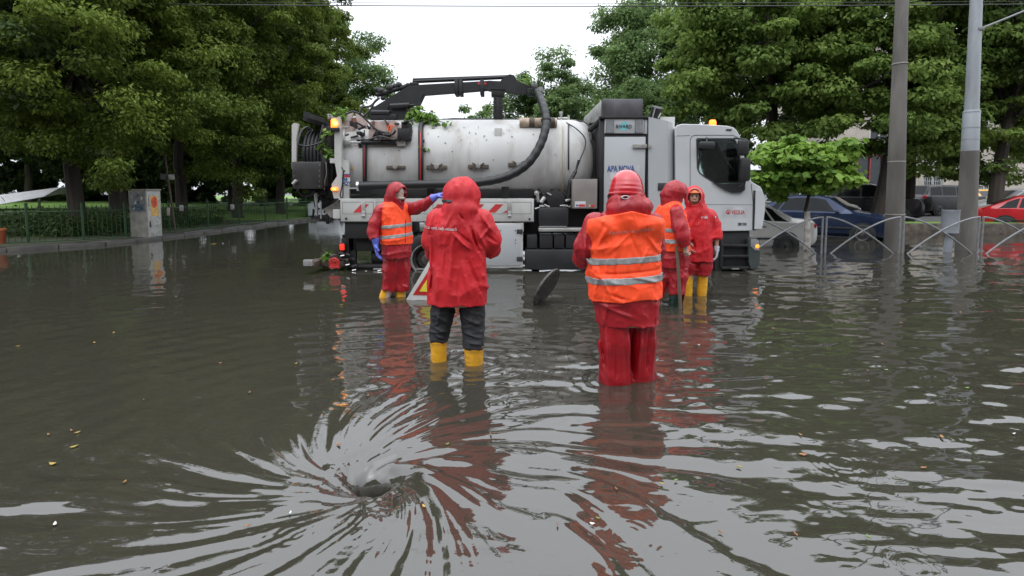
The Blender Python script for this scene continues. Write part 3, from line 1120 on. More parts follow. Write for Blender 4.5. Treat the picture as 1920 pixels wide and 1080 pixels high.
# wheels
M_rimd = pmat('truck_rim_dark', (.05, .045, .04), .5, var=.3, vs=10)
def wheel(cx, cy, cz, rad, width, side, parent, m_rim, holes=10):
    w = thing('wheel', '', '', (0, 0, 0))
    for k in ('label', 'category'):
        del w[k]
    w.location = Vector((cx, cy, cz)) - root_of(parent)
    w.parent = parent
    s_ = -1 if side == 'near' else 1
    h = width
    mb = MB()
    mb.lathe([(rad * .60, s_ * -.0), (rad * .62, s_ * .02 * 0), (rad * .88, 0), (rad * .975, -s_ * h * .08), (rad, -s_ * h * .2), (rad, -s_ * h * .8), (rad * .95, -s_ * h), (rad * .6, -s_ * h)], (cx, cy, cz), 'y', 40, False)
    for k in range(36):
        a_ = 2 * PI * k / 36
        mb.box((cx + math.cos(a_) * rad, cy - s_ * h * .5, cz + math.sin(a_) * rad), (.03, h * .7, .03), 0, Matrix.Rotation(-a_, 3, 'Y'))
    mb.build('tyre', M_rub, w)
    mb = MB()
    mb.lathe([(rad * .60, s_ * .012), (rad * .575, s_ * .014), (rad * .555, s_ * .0), (rad * .545, -s_ * h * .22), (rad * .56, -s_ * h * .25)], (cx, cy, cz), 'y', 36, False)
    rm_ = mb.build('rim', m_rim, w)
    mb = MB()
    d_ = h * .5
    mb.lathe([(rad * .55, -s_ * d_), (rad * .48, -s_ * (d_ + .02)), (rad * .36, -s_ * (d_ - .03)), (rad * .24, -s_ * (d_ - .03)), (rad * .22, -s_ * (d_ - .09)), (rad * .15, -s_ * (d_ - .11)), (0.0001, -s_ * (d_ - .11))], (cx, cy, cz), 'y', 36, False)
    for k in range(holes):
        a_ = 2 * PI * k / holes
        p = Vector((cx + math.cos(a_) * rad * .30, cy, cz + math.sin(a_) * rad * .30))
        mb.cyl(p + Vector((0, -s_ * (d_ - .03), 0)), p + Vector((0, -s_ * (d_ - .07), 0)), rad * .03, seg=6)
    mb.build('hub', M_rimd, rm_)
    return w

M_rim = pmat('truck_rim', (.22, .215, .21), .5, metal=.0, var=.2, vs=10, dirt=(.08, .065, .05), dirt_amt=.7, dirt_scale=5)
M_rimd = pmat('truck_rim_dark', (.05, .045, .04), .5, var=.3, vs=10)
for (u, yy_) in ((800, Y0 + .12), (1306, Y0 + .16)):
    c = P(u, 490.5, yy_)
    wheel(c.x, yy_, .20, .50, .30, 'near', TR, M_rim)
    wheel(c.x, Y1 - .12, .20, .50, .30, 'far', TR, M_rim)
mb = MB()
for u, yy_ in ((800, Y0 + .10), (1306, Y0 + .1)):
    c = P(u, 490.5, yy_)
    for k in range(14):
        a0, a1 = PI * (.02 + .96 * k / 14), PI * (.02 + .96 * (k + 1) / 14)
        if u > 1000 and (k < 0):
            continue
        q = [Vector((c.x + math.cos(t_) * r_, yy_, .20 + math.sin(t_) * r_)) for t_, r_ in ((a0, .56), (a1, .56), (a1, .585), (a0, .585))]
        if max(p_.z for p_ in q) < .74:
            mb.prism(q, (0, .55, 0))
B('mudguard', mb, M_dk)

# tank
TX0, TX1, TYc, TZc, TRr = P(643, 300, 10.3).x, P(1110, 300, 10.55).x, Y0 + 1.21, 2.065, .865
def tank_y(x_, z_):
    return TYc - math.sqrt(max(0, TRr ** 2 - (z_ - TZc) ** 2))
mb = MB()
L_ = TX1 - TX0
prof = [(.0001, 0), (TRr * .98, .0), (TRr, .02)]
for k in range(1, 30):
    prof.append((TRr, .02 + (L_ - .36) * k / 29))
for k in range(1, 11):
    a_ = PI / 2 * k / 10
    prof.append((TRr * (1 - .30 * (1 - math.cos(a_))) if k < 10 else .0001, L_ - .34 + .34 * math.sin(a_)))
prof = prof[:-1] + [(TRr * .60, L_ - .01), (TRr * .3, L_ + .02), (.0001, L_ + .03)]
mb.lathe(prof, (TX0, TYc, TZc), 'x', 72)
tk = B('tank', mb, M_tank)
mb = MB()
for u in (664, 786.5, 1058):
    x_ = P(u, 300, 10.2).x
    mb.lathe([(TRr + .001, -.02), (TRr + .006, -.015), (TRr + .006, .015), (TRr + .001, .02)], (x_, TYc, TZc), 'x', 72)
B('tank_band', mb, M_tank, tk)
# rear door ring, hinges and lugs
mb = MB()
mb.lathe([(.0001, -.16), (.3, -.15), (.6, -.11), (.80, -.03), (.90, -.02), (.90, .05), (.86, .06)], (TX0, TYc, TZc), 'x', 64)
for k in range(16):
    a_ = 2 * PI * k / 16
    mb.box((TX0 + .02, TYc + math.cos(a_) * .91, TZc + math.sin(a_) * .91), (.12, .06, .06), .006, Matrix.Rotation(a_, 3, 'X'))
B('rear_door', mb, M_wt)
mb = MB()
ppoly(mb, [(627, 222), (636, 218), (640, 240), (641, 372), (626, 372), (622, 356), (622, 345), (632, 330), (627, 300)], Y0 + .18, .10)
ppoly(mb, [(641, 300), (654, 300), (655, 372), (641, 372)], Y0 + .22, .06)
pbox(mb, 624, 393, 638, 410, Y0 + .05, .1)
pbox(mb, 618, 297, 632, 306, Y0 + .2, .1)
B('rear_support', mb, M_wt, smooth=False)
mb = MB()
ppoly(mb, [(640, 246), (643, 226), (652, 214), (662, 211), (659, 222), (656, 232), (664, 241), (660, 258), (650, 252)], Y0 + .55, .07)
ppoly(mb, [(664, 240), (668, 232), (668, 220), (666, 212), (678, 212), (686, 222), (690, 236), (684, 250), (672, 252)], Y0 + .60, .07)
ppoly(mb, [(690, 262), (694, 228), (741, 226), (748, 240), (752, 262)], Y0 + .28, .9)
B('boom_pedestal', mb, M_rusty, smooth=False)
mb = MB()
ppoly(mb, [(697, 228), (703, 228), (701, 242), (699, 243)], Y0 + .27, .01)
ppoly(mb, [(723, 229), (728, 229), (733, 243), (727, 243)], Y0 + .27, .01)
ppoly(mb, [(659, 222), (667, 220), (670, 236), (660, 240)], Y0 + .58, .01)
B('rust_patch', mb, pmat('rust_brown', (.22, .09, .06), .7, var=.3, vs=15), smooth=False)
mb = MB(); ppoly(mb, [(606, 392), (640, 373), (641, 404), (620, 408)], Y0 + .3, .10)
B('rear_panel', mb, pmat('dirty_panel', (.16, .15, .13), .6, var=.3, vs=6), smooth=False)
# stains running down from the pedestal
M_st = pmat('rust_stain', (.36, .22, .16), .6, var=.3, vs=20)
mb = MB()
for u, v0, v1, w in ((668, 246, 262, 5), (712, 240, 262, 8), (676, 275, 300, 3)):
    ppoly(mb, [(u, v0), (u + w, v0 + 1), (u + w * .7, v1), (u + 1, v1 - 3)], Y0 + .30, .004)
# crossed clamp brackets with a round cap each
for (u, v) in ((742.5, 314), (819, 314), (897, 312.5), (972, 309)):
    z_ = P(u, v, 10.2).z
    x_ = P(u, v, 10.2).x
    yy_ = tank_y(x_, z_)
    mb = MB()
    p = P(u, v, yy_)
    if u < 760:
        mb.box((p.x, yy_ - .01, p.z), (.36, .05, .065), .01)
    else:
        mb.box((p.x - .12, yy_ - .012, p.z), (.15, .05, .075), .01)
        mb.box((p.x + .12, yy_ - .012, p.z), (.15, .05, .075), .01)
        mb.box((p.x, yy_ - .03, p.z), (.26, .03, .025), .004, Matrix.Rotation(.55, 3, 'Y'))
        mb.box((p.x, yy_ - .035, p.z), (.26, .03, .025), .004, Matrix.Rotation(-.55, 3, 'Y'))
    cb = B('clamp_bracket', mb, M_rust, tk)
    mb = MB().cyl((p.x, yy_ - .10, p.z + .01), (p.x, yy_, p.z + .01), .042, .048, 14)
    mb.cyl((p.x, yy_ - .115, p.z + .01), (p.x, yy_ - .09, p.z + .01), .02, seg=8)
    mb.build('cap', M_alu, cb)
# hydraulic cylinder along the tank top
mb = MB()
yy_ = tank_y(0, P(0, 267, 10.2).z) - .09
mb.cyl(P(678, 267, yy_), P(742, 267, yy_), .045, seg=14)
mb.cyl(P(672, 262, yy_ + .05), P(676, 276, yy_ + .05), .03)
mb.cyl(P(668, 262.5, yy_ - .02), P(742, 260, yy_ + .02), .012)
hc = B('hydraulic_cylinder', mb, M_blk)
mb = MB()
mb.cyl(P(655, 267, yy_), P(678, 267, yy_), .022, seg=10)
mb.cyl(P(742, 267, yy_), P(752, 267, yy_), .022, seg=10)
pbox(mb, 643, 262, 657, 272, yy_ - .02, .06, .01)
pbox(mb, 744, 261, 760, 274, yy_ - .02, .10, .01)
B('cylinder_rod', mb, M_alu, hc)

# hose bands round the tank
def around_tank(u, v_top, v_bot, off, n=14):
    out = []
    for k in range(n + 1):
        v = v_top + (v_bot - v_top) * k / n
        z_ = P(u, v, 10.2).z
        for _ in range(3):
            y_ = tank_y(0, z_) - off
            z_ = P(u, v, y_).z
        out.append(P(u, v, y_))
    return out
mb = MB()
mb.tube(around_tank(684, 272, 345, .05), .042, 10)
mb.tube(around_tank(684.5, 272, 345, .09), .012, 6)
pts = around_tank(789, 238, 340, .06)
mb.tube([P(797, 222, 10.8), P(793, 228, 10.55)] + pts, .050, 10)
mb.cyl(P(785, 264, pts[3].y - .02), P(796, 264, pts[3].y - .02), .03)
B('hose_band', mb, M_rub)
mb = MB()
mb.tube([p + Vector((.0, -.045, 0)) for p in pts], .014, 6)
mb.tube([p + Vector((.0, -.035, 0)) for p in around_tank(684, 275, 343, .05)], .010, 6)
B('red_line', mb, M_prr)
# sight tube, cable
mb = MB().tube(around_tank(1056, 236, 360, .02, 20), .014, 6)
B('sight_tube', mb, pmat('yellowed_tube', (.50, .42, .24), .4))
mb = MB()
mb.tube(around_tank(1066, 232, 318, .02, 14), .014, 6)
q = [P(1062, 230, 10.6), P(1080, 241, 10.25), P(1096, 258, 10.15), P(1097, 275, 10.1), P(1089, 296, 10.05), P(1084, 310, 10.0)]
mb.tube(smooth_pts(q), .012, 6)
q = [P(1085, 300, 10.0), P(1079, 322, 9.98), P(1070, 340, 9.95), P(1066, 372, 9.95)]
mb.tube(smooth_pts(q), [.02] * 8 + [.035] * 8 + [.045] * 9, 8)
q = [P(1049, 229, 10.9), P(1070, 226, 10.8), P(1098, 230, 10.6), P(1108, 246, 10.5)]
mb.tube(smooth_pts(q), .016, 6)
B('cable', mb, M_rub)
# wet leaves stuck to the tank
rk_ = random.Random(4)
M_lfd = pmat('stuck_leaf', (.10, .09, .04), .6, var=.4, vs=40)
for (u, v) in ((842, 246), (865, 262), (882, 268), (892, 250), (912, 262), (897, 238), (945, 250), (952, 268), (960, 256), (1000, 252), (860, 243), (870, 239), (908, 255), (955, 245), (1041, 290), (822, 256), (835, 268), (848, 284), (880, 248), (1012, 238), (803, 250), (925, 300), (721, 290), (748, 282)):
    zt_ = P(u, v, 10.2).z
    yt_ = tank_y(0, zt_) - .012
    p_ = P(u, v, yt_)
    s_ = rk_.uniform(.010, .024)
    n_v = Vector((0, yt_ - TYc, p_.z - TZc)).normalized()
    e1 = Vector((1, 0, 0)); e2 = n_v.cross(e1)
    an = rk_.uniform(0, PI)
    d1 = e1 * math.cos(an) + e2 * math.sin(an); d2 = e2 * math.cos(an) - e1 * math.sin(an)
    MB().prism([p_ + d1 * s_, p_ + d2 * s_ * .5, p_ - d1 * s_, p_ - d2 * s_ * .5], tuple(n_v * .003)).build('stuck_leaf', M_lfd, tk, smooth=False)
# manway and valve on top
mb = MB()
mb.cyl(P(1052, 228, 10.9), P(1052, 209, 10.9), .022)
mb.cyl(P(1046, 222, 10.9), P(1068, 222, 10.9), .022)
pbox(mb, 1049, 209, 1055, 217, 10.88, .06)
mb.cyl(P(1066, 229, 10.9), P(1066, 216, 10.9), .025)
B('top_valve', mb, M_alu)
mb = MB().cyl(P(974, 230, 10.45), P(1044, 230, 10.45), .092, seg=20)
rl = B('roller', mb, M_beige)
mb = MB()
mb.cyl(P(992, 230, 10.45), P(1002, 230, 10.45), .097, seg=20)
mb.cyl(P(1028, 230, 10.45), P(1040, 230, 10.45), .10, seg=20)
B('roller_strap', mb, M_rust, rl)
mb = MB()
mb.tube([P(812, 227, 11.3), P(850, 224, 11.3), P(975, 226, 11.3), P(1050, 225, 11.3)], .032, 8)
mb.tube([P(812, 232, 11.25), P(975, 231, 11.25)], .022, 6)
for u in (830, 870, 915, 960):
    mb.cyl(P(u, 225, 11.3), P(u, 236, 11.3), .02, seg=6)
B('top_rail', mb, M_blk)

# boom
YB = 10.85
mb = MB()
ppoly(mb, [(693, 207), (697, 203), (767, 160), (800, 158), (922, 151), (922, 166), (860, 171), (793.5, 176), (785.5, 193), (760, 197), (731.7, 196), (724.8, 207)], YB, .26)
ppoly(mb, [(915, 151), (938, 152), (946, 143), (956, 139), (964, 141), (970, 152), (990, 160), (1004, 163), (1004, 175), (985, 171), (968, 174), (945, 168), (915, 167)], YB - .02, .30)
boom = B('boom_arm', mb, M_blk, smooth=False)
mb = MB()
pbox(mb, 768, 154, 783, 159, YB, .2)
mb.cyl(P(774, 153, YB + .1), P(958, 144.5, YB + .1), .038, seg=10)
mb.cyl(P(774, 148.5, YB + .1) , P(958, 142, YB + .1), .02, seg=6)
for u in (852, 860, 900):
    pbox(mb, u, 149, u + 7, 177, YB - .03, .32)
B('boom_cylinder', mb, M_blk, boom)
mb = MB()
pbox(mb, 896, 154.5, 912, 158.5, YB - .006, .01, 0)
B('reflector', mb, M_prr, boom)
mb = MB()
mb.cyl(P(693, 210.5, YB - .1), P(731, 210.5, YB - .1), .045, seg=12)
pbox(mb, 693, 213, 744, 225, YB - .1, .5, .02)
ppoly(mb, [(730, 200), (770, 196), (772, 214), (764, 238), (752, 247), (742, 228), (731, 214)], YB - .06, .4)
mb.cyl(P(732, 199, YB - .12), P(768, 197, YB - .12), .05, seg=12)
mb.cyl(P(768, 197, YB - .12), P(784, 197, YB - .12), .022, seg=8)
mb.lathe([(.0001, -.05), (.06, -.05), (.06, .05), (.0001, .05)], P(783, 195, YB - .1), 'y', 12)
mb.tube(smooth_pts([P(762, 203, YB - .1), P(770, 212, YB - .12), P(778, 224, YB - .1), P(770, 233, YB)]), .02, 6)
B('slewing_base', mb, M_blk)
mb = MB()
for (u, v, r_) in ((707, 168, .055), (714, 171, .075), (724, 175, .05), (731, 165, .085), (741, 162, .06), (748, 160, .07), (765, 160, .055), (718, 184, .05)):
    c = P(u, v, YB + .1)
    mb.lathe([(.0001, -r_), (r_ * .7, -r_ * .75), (r_, 0), (r_ * .7, r_ * .75), (.0001, r_)], c, 'x', 12)
mb.cyl(P(706, 178, YB + .1), P(762, 162, YB + .1), .05, seg=10)
B('motor', mb, M_blk, boom)
mb = MB()
for q in ([(674, 214), (680, 202), (694, 199), (704, 190), (711, 184)], [(682, 218), (695, 205), (703, 190), (712, 184)], [(648, 214), (662, 209), (674, 214), (689, 224)], [(676, 214), (688, 226), (702, 240), (712, 246), (730, 250)], [(742, 245), (735, 252), (720, 252), (706, 248), (698, 262)], [(705, 246), (712, 262), (724, 250), (732, 256)], [(690, 262), (714, 256), (738, 262), (752, 256), (764, 247)]):
    mb.tube(smooth_pts([P(u, v, Y0 + .20 + .02 * i) for i, (u, v) in enumerate(q)]), .020, 6)
B('hydraulic_hose', mb, M_rub)
mb = MB()
for k in range(26):
    u, v = rnd.uniform(652, 768), rnd.uniform(224, 262)
    p = P(u, v, Y0 + rnd.uniform(.2, .5))
    mb.cyl(p, p + Vector((rnd.uniform(-.16, .16), rnd.uniform(-.05, .05), rnd.uniform(-.10, .06))), rnd.uniform(.010, .026), seg=7)
for (u0, v0, u1, v1) in ((655, 226, 659, 236), (668, 246, 676, 252), (745, 240, 768, 262), (752, 228, 766, 242)):
    pbox(mb, u0, v0, u1, v1, Y0 + .22, .4, .01)
B('valve_block', mb, M_blk)
mb = MB()
for q in ([(727, 245), (729, 237), (736, 234)], [(731, 247), (733, 239), (740, 236)]):
    mb.tube(smooth_pts([P(u, v, Y0 + .22) for (u, v) in q]), .012, 6)
B('orange_wire', mb, pmat('orange_wire', (.75, .12, .03), .4))
mb = MB()
pbox(mb, 925, 166, 942.5, 240, YB + .02, .16, .01)
pbox(mb, 921, 166, 945, 180, YB, .2, .01)
for v in range(184, 236, 8):
    mb.cyl(P(929, v, YB), P(929, v, YB + .03), .012, seg=6)
    mb.cyl(P(938, v, YB), P(938, v, YB + .03), .012, seg=6)
B('boom_rest', mb, M_blk)
mb = MB()
yy_ = tank_y(0, P(934, 262, 10.4).z) - .05
pbox(mb, 927, 240, 941, 288, yy_ + .08, .5, .006)
pbox(mb, 926, 284, 942, 288.5, yy_ - .0, .3, .004)
B('rest_bracket', mb, M_wt)

# suction hose
q = [P(1003, 168, YB), P(1011, 180, YB - .2), P(1019, 200, YB - .5), P(1024, 222, 10.15), P(1022, 245, 9.98), P(1012, 274, 9.88), P(992, 304, 9.82), P(964, 325, 9.80), P(930, 337, 9.79),
     P(890, 343, 9.78), P(840, 345, 9.78), P(760, 346.5, 9.78), P(672, 349, 9.80)]
hp = smooth_pts(q, 10)
mb = MB()
n_ = len(hp)
rad = [.078 + .004 * math.sin(i * 1.3) for i in range(n_)]
mb.tube(hp, rad, 16)
sh = B('suction_hose', mb, M_rub)
mb = MB()
mb.lathe([(.0001, -.06), (.10, -.06), (.11, 0), (.10, .06), (.0001, .06)], P(1002, 166, YB), 'x', 16)
mb.lathe([(.0001, -.09), (.07, -.09), (.09, -.03), (.09, .05), (.0001, .08)], P(995, 172, YB - .05), 'z', 12)
c = P(1024, 226, 10.13)
mb.lathe([(.085, -.03), (.10, -.03), (.10, .03), (.085, .03)], c, 'z', 16)
B('hose_clamp', mb, M_blk, sh)
mb = MB()
mb.lathe([(.080, -.02), (.092, -.02), (.092, .02), (.080, .02)], P(672, 349, 9.80), 'x', 16)
mb.lathe([(.0001, -.03), (.05, -.03), (.055, 0), (.05, .03), (.0001, .03)], P(1014, 167, YB - .15), 'y', 12)
B('steel_coupling', mb, M_steel, sh)
mb = MB()
pbox(mb, 697, 350.5, 832, 353, Y0 + .02, .06, .004)
pbox(mb, 655, 352, 672, 354, Y0 + .1, .2, .004)
B('support_rail', mb, M_wt)
mb = MB()
pbox(mb, 655, 355, 1000, 372, Y0 + .5, 1.2)
pbox(mb, 655, 364, 700, 368, Y0 + .05, .1)
for u in (735, 800, 870, 940):
    pbox(mb, u, 350, u + 14, 372, Y0 + .1, .3, .01)
B('tank_cradle', mb, M_dk)

# hose reel and rear box
mb = MB()
ppoly(mb, [(547, 234), (552, 230), (560, 232), (555, 262), (555, 315), (547, 316)], Y0 + .15, .05)
ppoly(mb, [(547, 234), (552, 230), (560, 232), (555, 262), (555, 315), (547, 316)], Y0 + 1.75, .05)
hr = B('reel_bracket', mb, M_wt, smooth=False)
mb = MB()
cR = P(588, 297, Y0 + .95)
for i, u in enumerate((572, 579, 586, 593, 600)):
    x_ = P(u, 297, Y0 + .5).x
    for rr_ in (.52, .46):
        prof = [(rr_ + .036 * math.cos(t_), .036 * math.sin(t_)) for t_ in [2 * PI * k / 10 for k in range(11)]]
        mb.lathe(prof, (x_, cR.y, cR.z), 'x', 48)
mb.cyl((P(566, 297, Y0 + .5).x, cR.y, cR.z), (P(606, 297, Y0 + .5).x, cR.y, cR.z), .43, seg=40)
reel = B('hose_reel', mb, M_rub)
mb = MB()
for u in (563, 609):
    x_ = P(u, 297, Y0 + .5).x
    prof = [(.60 + .03 * math.cos(t_), .03 * math.sin(t_)) for t_ in [2 * PI * k / 8 for k in range(9)]]
    mb.lathe(prof, (x_, cR.y, cR.z), 'x', 48)
    for k in range(8):
        a_ = 2 * PI * k / 8
        mb.cyl((x_, cR.y, cR.z), (x_, cR.y + math.cos(a_) * .6, cR.z + math.sin(a_) * .6), .02, seg=6)
B('reel_flange', mb, M_blk, reel)
mb = MB()
pbox(mb, 546.5, 303, 603, 354, Y0 + .12, 1.7, .02)
rb = B('reel_box', mb, pmat('rear_box_dark', (.035, .033, .032), .4, var=.2, vs=3, dirt=(.12, .03, .025), dirt_amt=.55, dirt_scale=1.8))
mb = MB()
for v in (310, 320, 330, 340, 349):
    for u in (551, 599):
        mb.cyl(P(u, v, Y0 + .11), P(u, v, Y0 + .13), .008, seg=6)
B('rivet', mb, M_alu, rb)
mb = MB()
ppoly(mb, [(568, 218), (570, 208), (608, 222), (608, 230)], Y0 + .4, .10)
ppoly(mb, [(567, 225), (570, 219), (612, 226), (610, 235)], Y0 + .55, .8)
pbox(mb, 603, 236, 622, 252, Y0 + .5, .9, .02)
pbox(mb, 606, 250, 623, 372, Y0 + .55, .9, .02)
pbox(mb, 603, 290, 615, 350, Y0 + .3, .3, .02)
mb.tube(smooth_pts([P(555, 270, Y0 + .25), P(575, 274, Y0 + .22), P(600, 268, Y0 + .25), P(614, 262, Y0 + .4)]), .018, 6)
mb.tube(smooth_pts([P(606, 234, Y0 + .4), P(602, 250, Y0 + .35), P(598, 268, Y0 + .35)]), .02, 6)
mb.tube(smooth_pts([P(558, 356, Y0 + .4), P(568, 366, Y0 + .45), P(582, 366, Y0 + .45), P(592, 358, Y0 + .4)]), .03, 6)
pbox(mb, 575, 354, 612, 366, Y0 + .5, .8, .02)
pbox(mb, 600, 366, 618, 392, Y0 + .6, .5, .02)
for k in range(9):
    u, v = rnd.uniform(576, 616), rnd.uniform(362, 405)
    mb.cyl(P(u, v, Y0 + .5), P(u + rnd.uniform(-6, 6), v + rnd.uniform(6, 16), Y0 + .55), .018, seg=6)
pbox(mb, 588, 404, 614, 411, Y0 + .5, .3, .01)
pbox(mb, 610, 400, 616, 420, Y0 + .5, .1, .01)
B('rear_frame', mb, M_blk)
mb = MB()
mb.tube(smooth_pts([P(611, 304, Y0 + .28), P(612, 325, Y0 + .28), P(609, 340, Y0 + .28), P(608, 356, Y0 + .3)]), .009, 6)
mb.cyl(P(592, 362, Y0 + .45), P(594, 392, Y0 + .45), .040, .02, seg=10)
mb.cyl(P(594, 390, Y0 + .45), P(594, 404, Y0 + .45), .02, seg=8)
mb.cyl(P(602, 378, Y0 + .45), P(602, 410, Y0 + .45), .014, seg=6)
mb.cyl(P(556, 338, Y0 + .1), P(549, 345, Y0 + .1), .03, seg=8)
pbox(mb, 614, 217, 622, 224, Y0 + .5, .3, .01)
ppoly(mb, [(612, 214), (616, 213), (634, 226), (630, 229)], Y0 + .42, .08)
B('rear_fitting', mb, M_alu)
mb = MB()
pbox(mb, 619, 239, 635, 246, Y0 + .12, .14, .01)
B('beacon_foot', mb, M_blk)
mb = MB()
mb.lathe([(.0001, 0), (.062, 0), (.062, .13), (.045, .155), (.0001, .16)], P(627, 239, Y0 + .20), 'z', 20)
bk = B('beacon', mb, M_orange_l)
bk['label'] = 'rear amber beacon, lit'
mb = MB().lathe([(.0001, 0), (.035, .01), (.035, .07), (.0001, .08)], P(628.5, 235, Y0 + .14), 'z', 12)
B('bulb', mb, M_orange_h, bk)
mb = MB()
pbox(mb, 620, 351.5, 633, 357.5, Y0 + .13, .04, .012)
ml_ = B('marker_lamp', mb, M_orange_l)
mb = MB(); pbox(mb, 624, 353, 629, 356, Y0 + .122, .01, .003)
B('bulb', mb, M_orange_h, ml_)
mb = MB()
pbox(mb, 636.5, 457.5, 645, 469, Y0 + .18, .05, .012)
tl = B('tail_lamp', mb, M_red_l)
mb = MB(); pbox(mb, 634.5, 455.5, 648, 471, Y0 + .20, .07, .01)
B('lamp_housing', mb, M_blk, tl)
# sticker and hanging loop at the rear
mb = MB(); pbox(mb, 640, 333, 656.5, 347, Y0 + .205, .01, 0)
stk = B('sticker', mb, M_prw, smooth=False)
mb = MB(); pbox(mb, 645, 326, 656, 328, Y0 + .205, .01, 0); B('sticker_mark', mb, M_blue, stk, smooth=False)
mb = MB(); pbox(mb, 645, 328.4, 656, 332, Y0 + .205, .01, 0); B('sticker_mark', mb, M_prr, stk, smooth=False)
text_mesh('lettering', '804', .085, M_blue, stk, P(638.5, 336.5, Y0 + .198), ext=.001, bold=.003)
text_mesh('lettering', 'OOY', .085, M_blue, stk, P(638.5, 343.5, Y0 + .198), ext=.001, bold=.003)
mb = MB()
mb.tube(smooth_pts([P(640, 314, Y0 + .12), P(644, 322, Y0 + .1), P(642, 345, Y0 + .1), P(638, 365, Y0 + .1), P(640, 371, Y0 + .1), P(643, 365, Y0 + .1), P(643, 330, Y0 + .1), P(647, 319, Y0 + .12)]), .011, 6)
B('hanging_strap', mb, M_rub)
mb = MB(); mb.cyl(P(662, 315, tank_y(0, 1.9) - .01), P(662, 315, tank_y(0, 1.9) + .03), .03); B('yellow_plug', mb, pmat('yellow_plug', (.5, .3, .06), .5))
# bumper beam and coupling
mb = MB()
pbox(mb, 568, 487.5, 586, 499, Y0 - .35, .10, .006)
B('beam_end', mb, M_alu)
mb = MB()
a, b = P(577, 488, Y0 - .3), P(652, 482, Y0 + .3)
mb.box2((a.x - .02, Y0 - .25, .10), (a.x + .10, Y0 + 1.0, .21), .01)
pbox(mb, 586, 486, 652, 499, Y0 + .1, .12, .01)
B('bumper_beam', mb, pmat('brown_beam', (.10, .07, .05), .6, var=.3))
mb = MB()
c = P(627, 493, Y0)
for (r_, t_) in ((.085, .022), (.05, .018)):
    prof = [(r_ + t_ * math.cos(q_), t_ * math.sin(q_)) for q_ in [2 * PI * k / 8 for k in range(9)]]
    mb.lathe(prof, c, 'y', 20)
mb.box(c + Vector((0, 0, -.08)), (.20, .05, .04), .01)
mb.box(c + Vector((0, 0, .0)), (.03, .04, .14), .01)
B('red_coupling', mb, M_red)
mb = MB()
for k in range(22):
    u, v = rnd.uniform(600, 668), rnd.uniform(474, 503)
    p = P(u, v, Y0 + rnd.uniform(.05, .3))
    mb.cyl(p, p + Vector((rnd.uniform(-.12, .12), rnd.uniform(-.05, .05), rnd.uniform(-.06, .06))), rnd.uniform(.012, .035), seg=8)
B('tow_fitting', mb, M_blk)
mb = MB()
for (u, v) in ((638, 480), (648, 497), (660, 507), (620, 504), (708, 508), (680, 510)):
    p = P(u, v, Y0 + .05)
    mb.cyl(p, p + Vector((.07, .02, .012)), .014, seg=8)
B('bolt', mb, M_steel)

# grey-brown control box with stickers
mb = MB(); pbox(mb, 1073.5, 335.5, 1119.5, 391, Y0 - .06, .36, .008)
cb = B('control_box', mb, M_box)
mb = MB(); pbox(mb, 1078, 377.5, 1098, 388.5, Y0 - .064, .01, 0); st1 = B('sticker', mb, M_prw, cb, smooth=False)
mb = MB(); pbox(mb, 1085, 383, 1097, 387.5, Y0 - .067, .01, 0); B('sticker_print', mb, M_prr, cb, smooth=False)
mb = MB(); pbox(mb, 1080, 383.5, 1084, 386.5, Y0 - .067, .01, 0); B('sticker_print', mb, M_blue, cb, smooth=False)
mb = MB(); pbox(mb, 1108, 384, 1115, 388, Y0 - .067, .01, .0); B('sticker_print', mb, M_prr, cb, smooth=False)
mb = MB(); pbox(mb, 1103.5, 384, 1107.5, 388, Y0 - .067, .01, .0); B('sticker_print', mb, M_beige, cb, smooth=False)

# compressor cabinet
mb = MB()
a, b = P(1126, 219), P(1214, 430)
mb.box2((a.x, Y0 + .06, b.z), (b.x, Y1 - .05, a.z), .006)
cc_ = B('compressor_cabinet', mb, M_blk)
mb = MB()
a = P(1130, 185)
b = P(1206, 218.5)
mb.box2((a.x, Y0 + .02, b.z), (b.x, Y1, a.z), .01)
hd = B('cabinet_hood', mb, M_hood)
mb = MB()
for k in range(16):
    y_ = Y0 + .1 + k * .145
    mb.box2((a.x - .02, y_, b.z + .01), (a.x - .001, y_ + .115, a.z - .02), .005)
B('hood_side_sheet', mb, M_alu, hd)
mb = MB()
pbox(mb, 1124, 217.5, 1216, 222, Y0 - .01, .1, .004)
mb.tube([P(1130, 222, Y0 + .1), P(1106, 244, Y0 + .6)], .05, 10)
mb.cyl(P(1104, 232, 10.5), P(1128, 232, 10.5), .03)
B('hood_edge', mb, M_blk, hd)
mb = MB(); pbox(mb, 1134, 222.6, 1207, 250, Y0 + .02, .06, .006); pn = B('vent_panel', mb, M_door, cc_)
for (u0, u1) in ((1137, 1151), (1191, 1204.5)):
    mb = MB(); pbox(mb, u0, 225, u1, 249, Y0 + .012, .012, 0)
    gr = B('vent_grille', mb, M_prk, pn, smooth=False)
    mb = MB()
    for k in range(1, 8):
        u = u0 + (u1 - u0) * k / 8
        mb.cyl(P(u, 225, Y0 + .006), P(u, 249, Y0 + .006), .0035, seg=4)
    for k in range(1, 13):
        v = 225 + 24 * k / 13
        mb.cyl(P(u0, v, Y0 + .006), P(u1, v, Y0 + .006), .0035, seg=4)
    B('grille_wire', mb, M_door, gr)
mb = MB()
c = P(1169.5, 237.5, Y0 + .016)
mb.prism([c + Vector((.092 * math.cos(t_) , 0, -.062 * abs(math.sin(t_)) + .0)) for t_ in [PI * k / 16 for k in range(17)]], (0, .006, 0))
mb.prism([P(1163, 236, Y0 + .016), P(1176, 236, Y0 + .016), P(1178, 233.5, Y0 + .016), P(1174, 228.5, Y0 + .016), P(1168, 229, Y0 + .016), P(1164, 232, Y0 + .016)], (0, .006, 0))
B('logo_drop', mb, M_teal, pn, smooth=False)
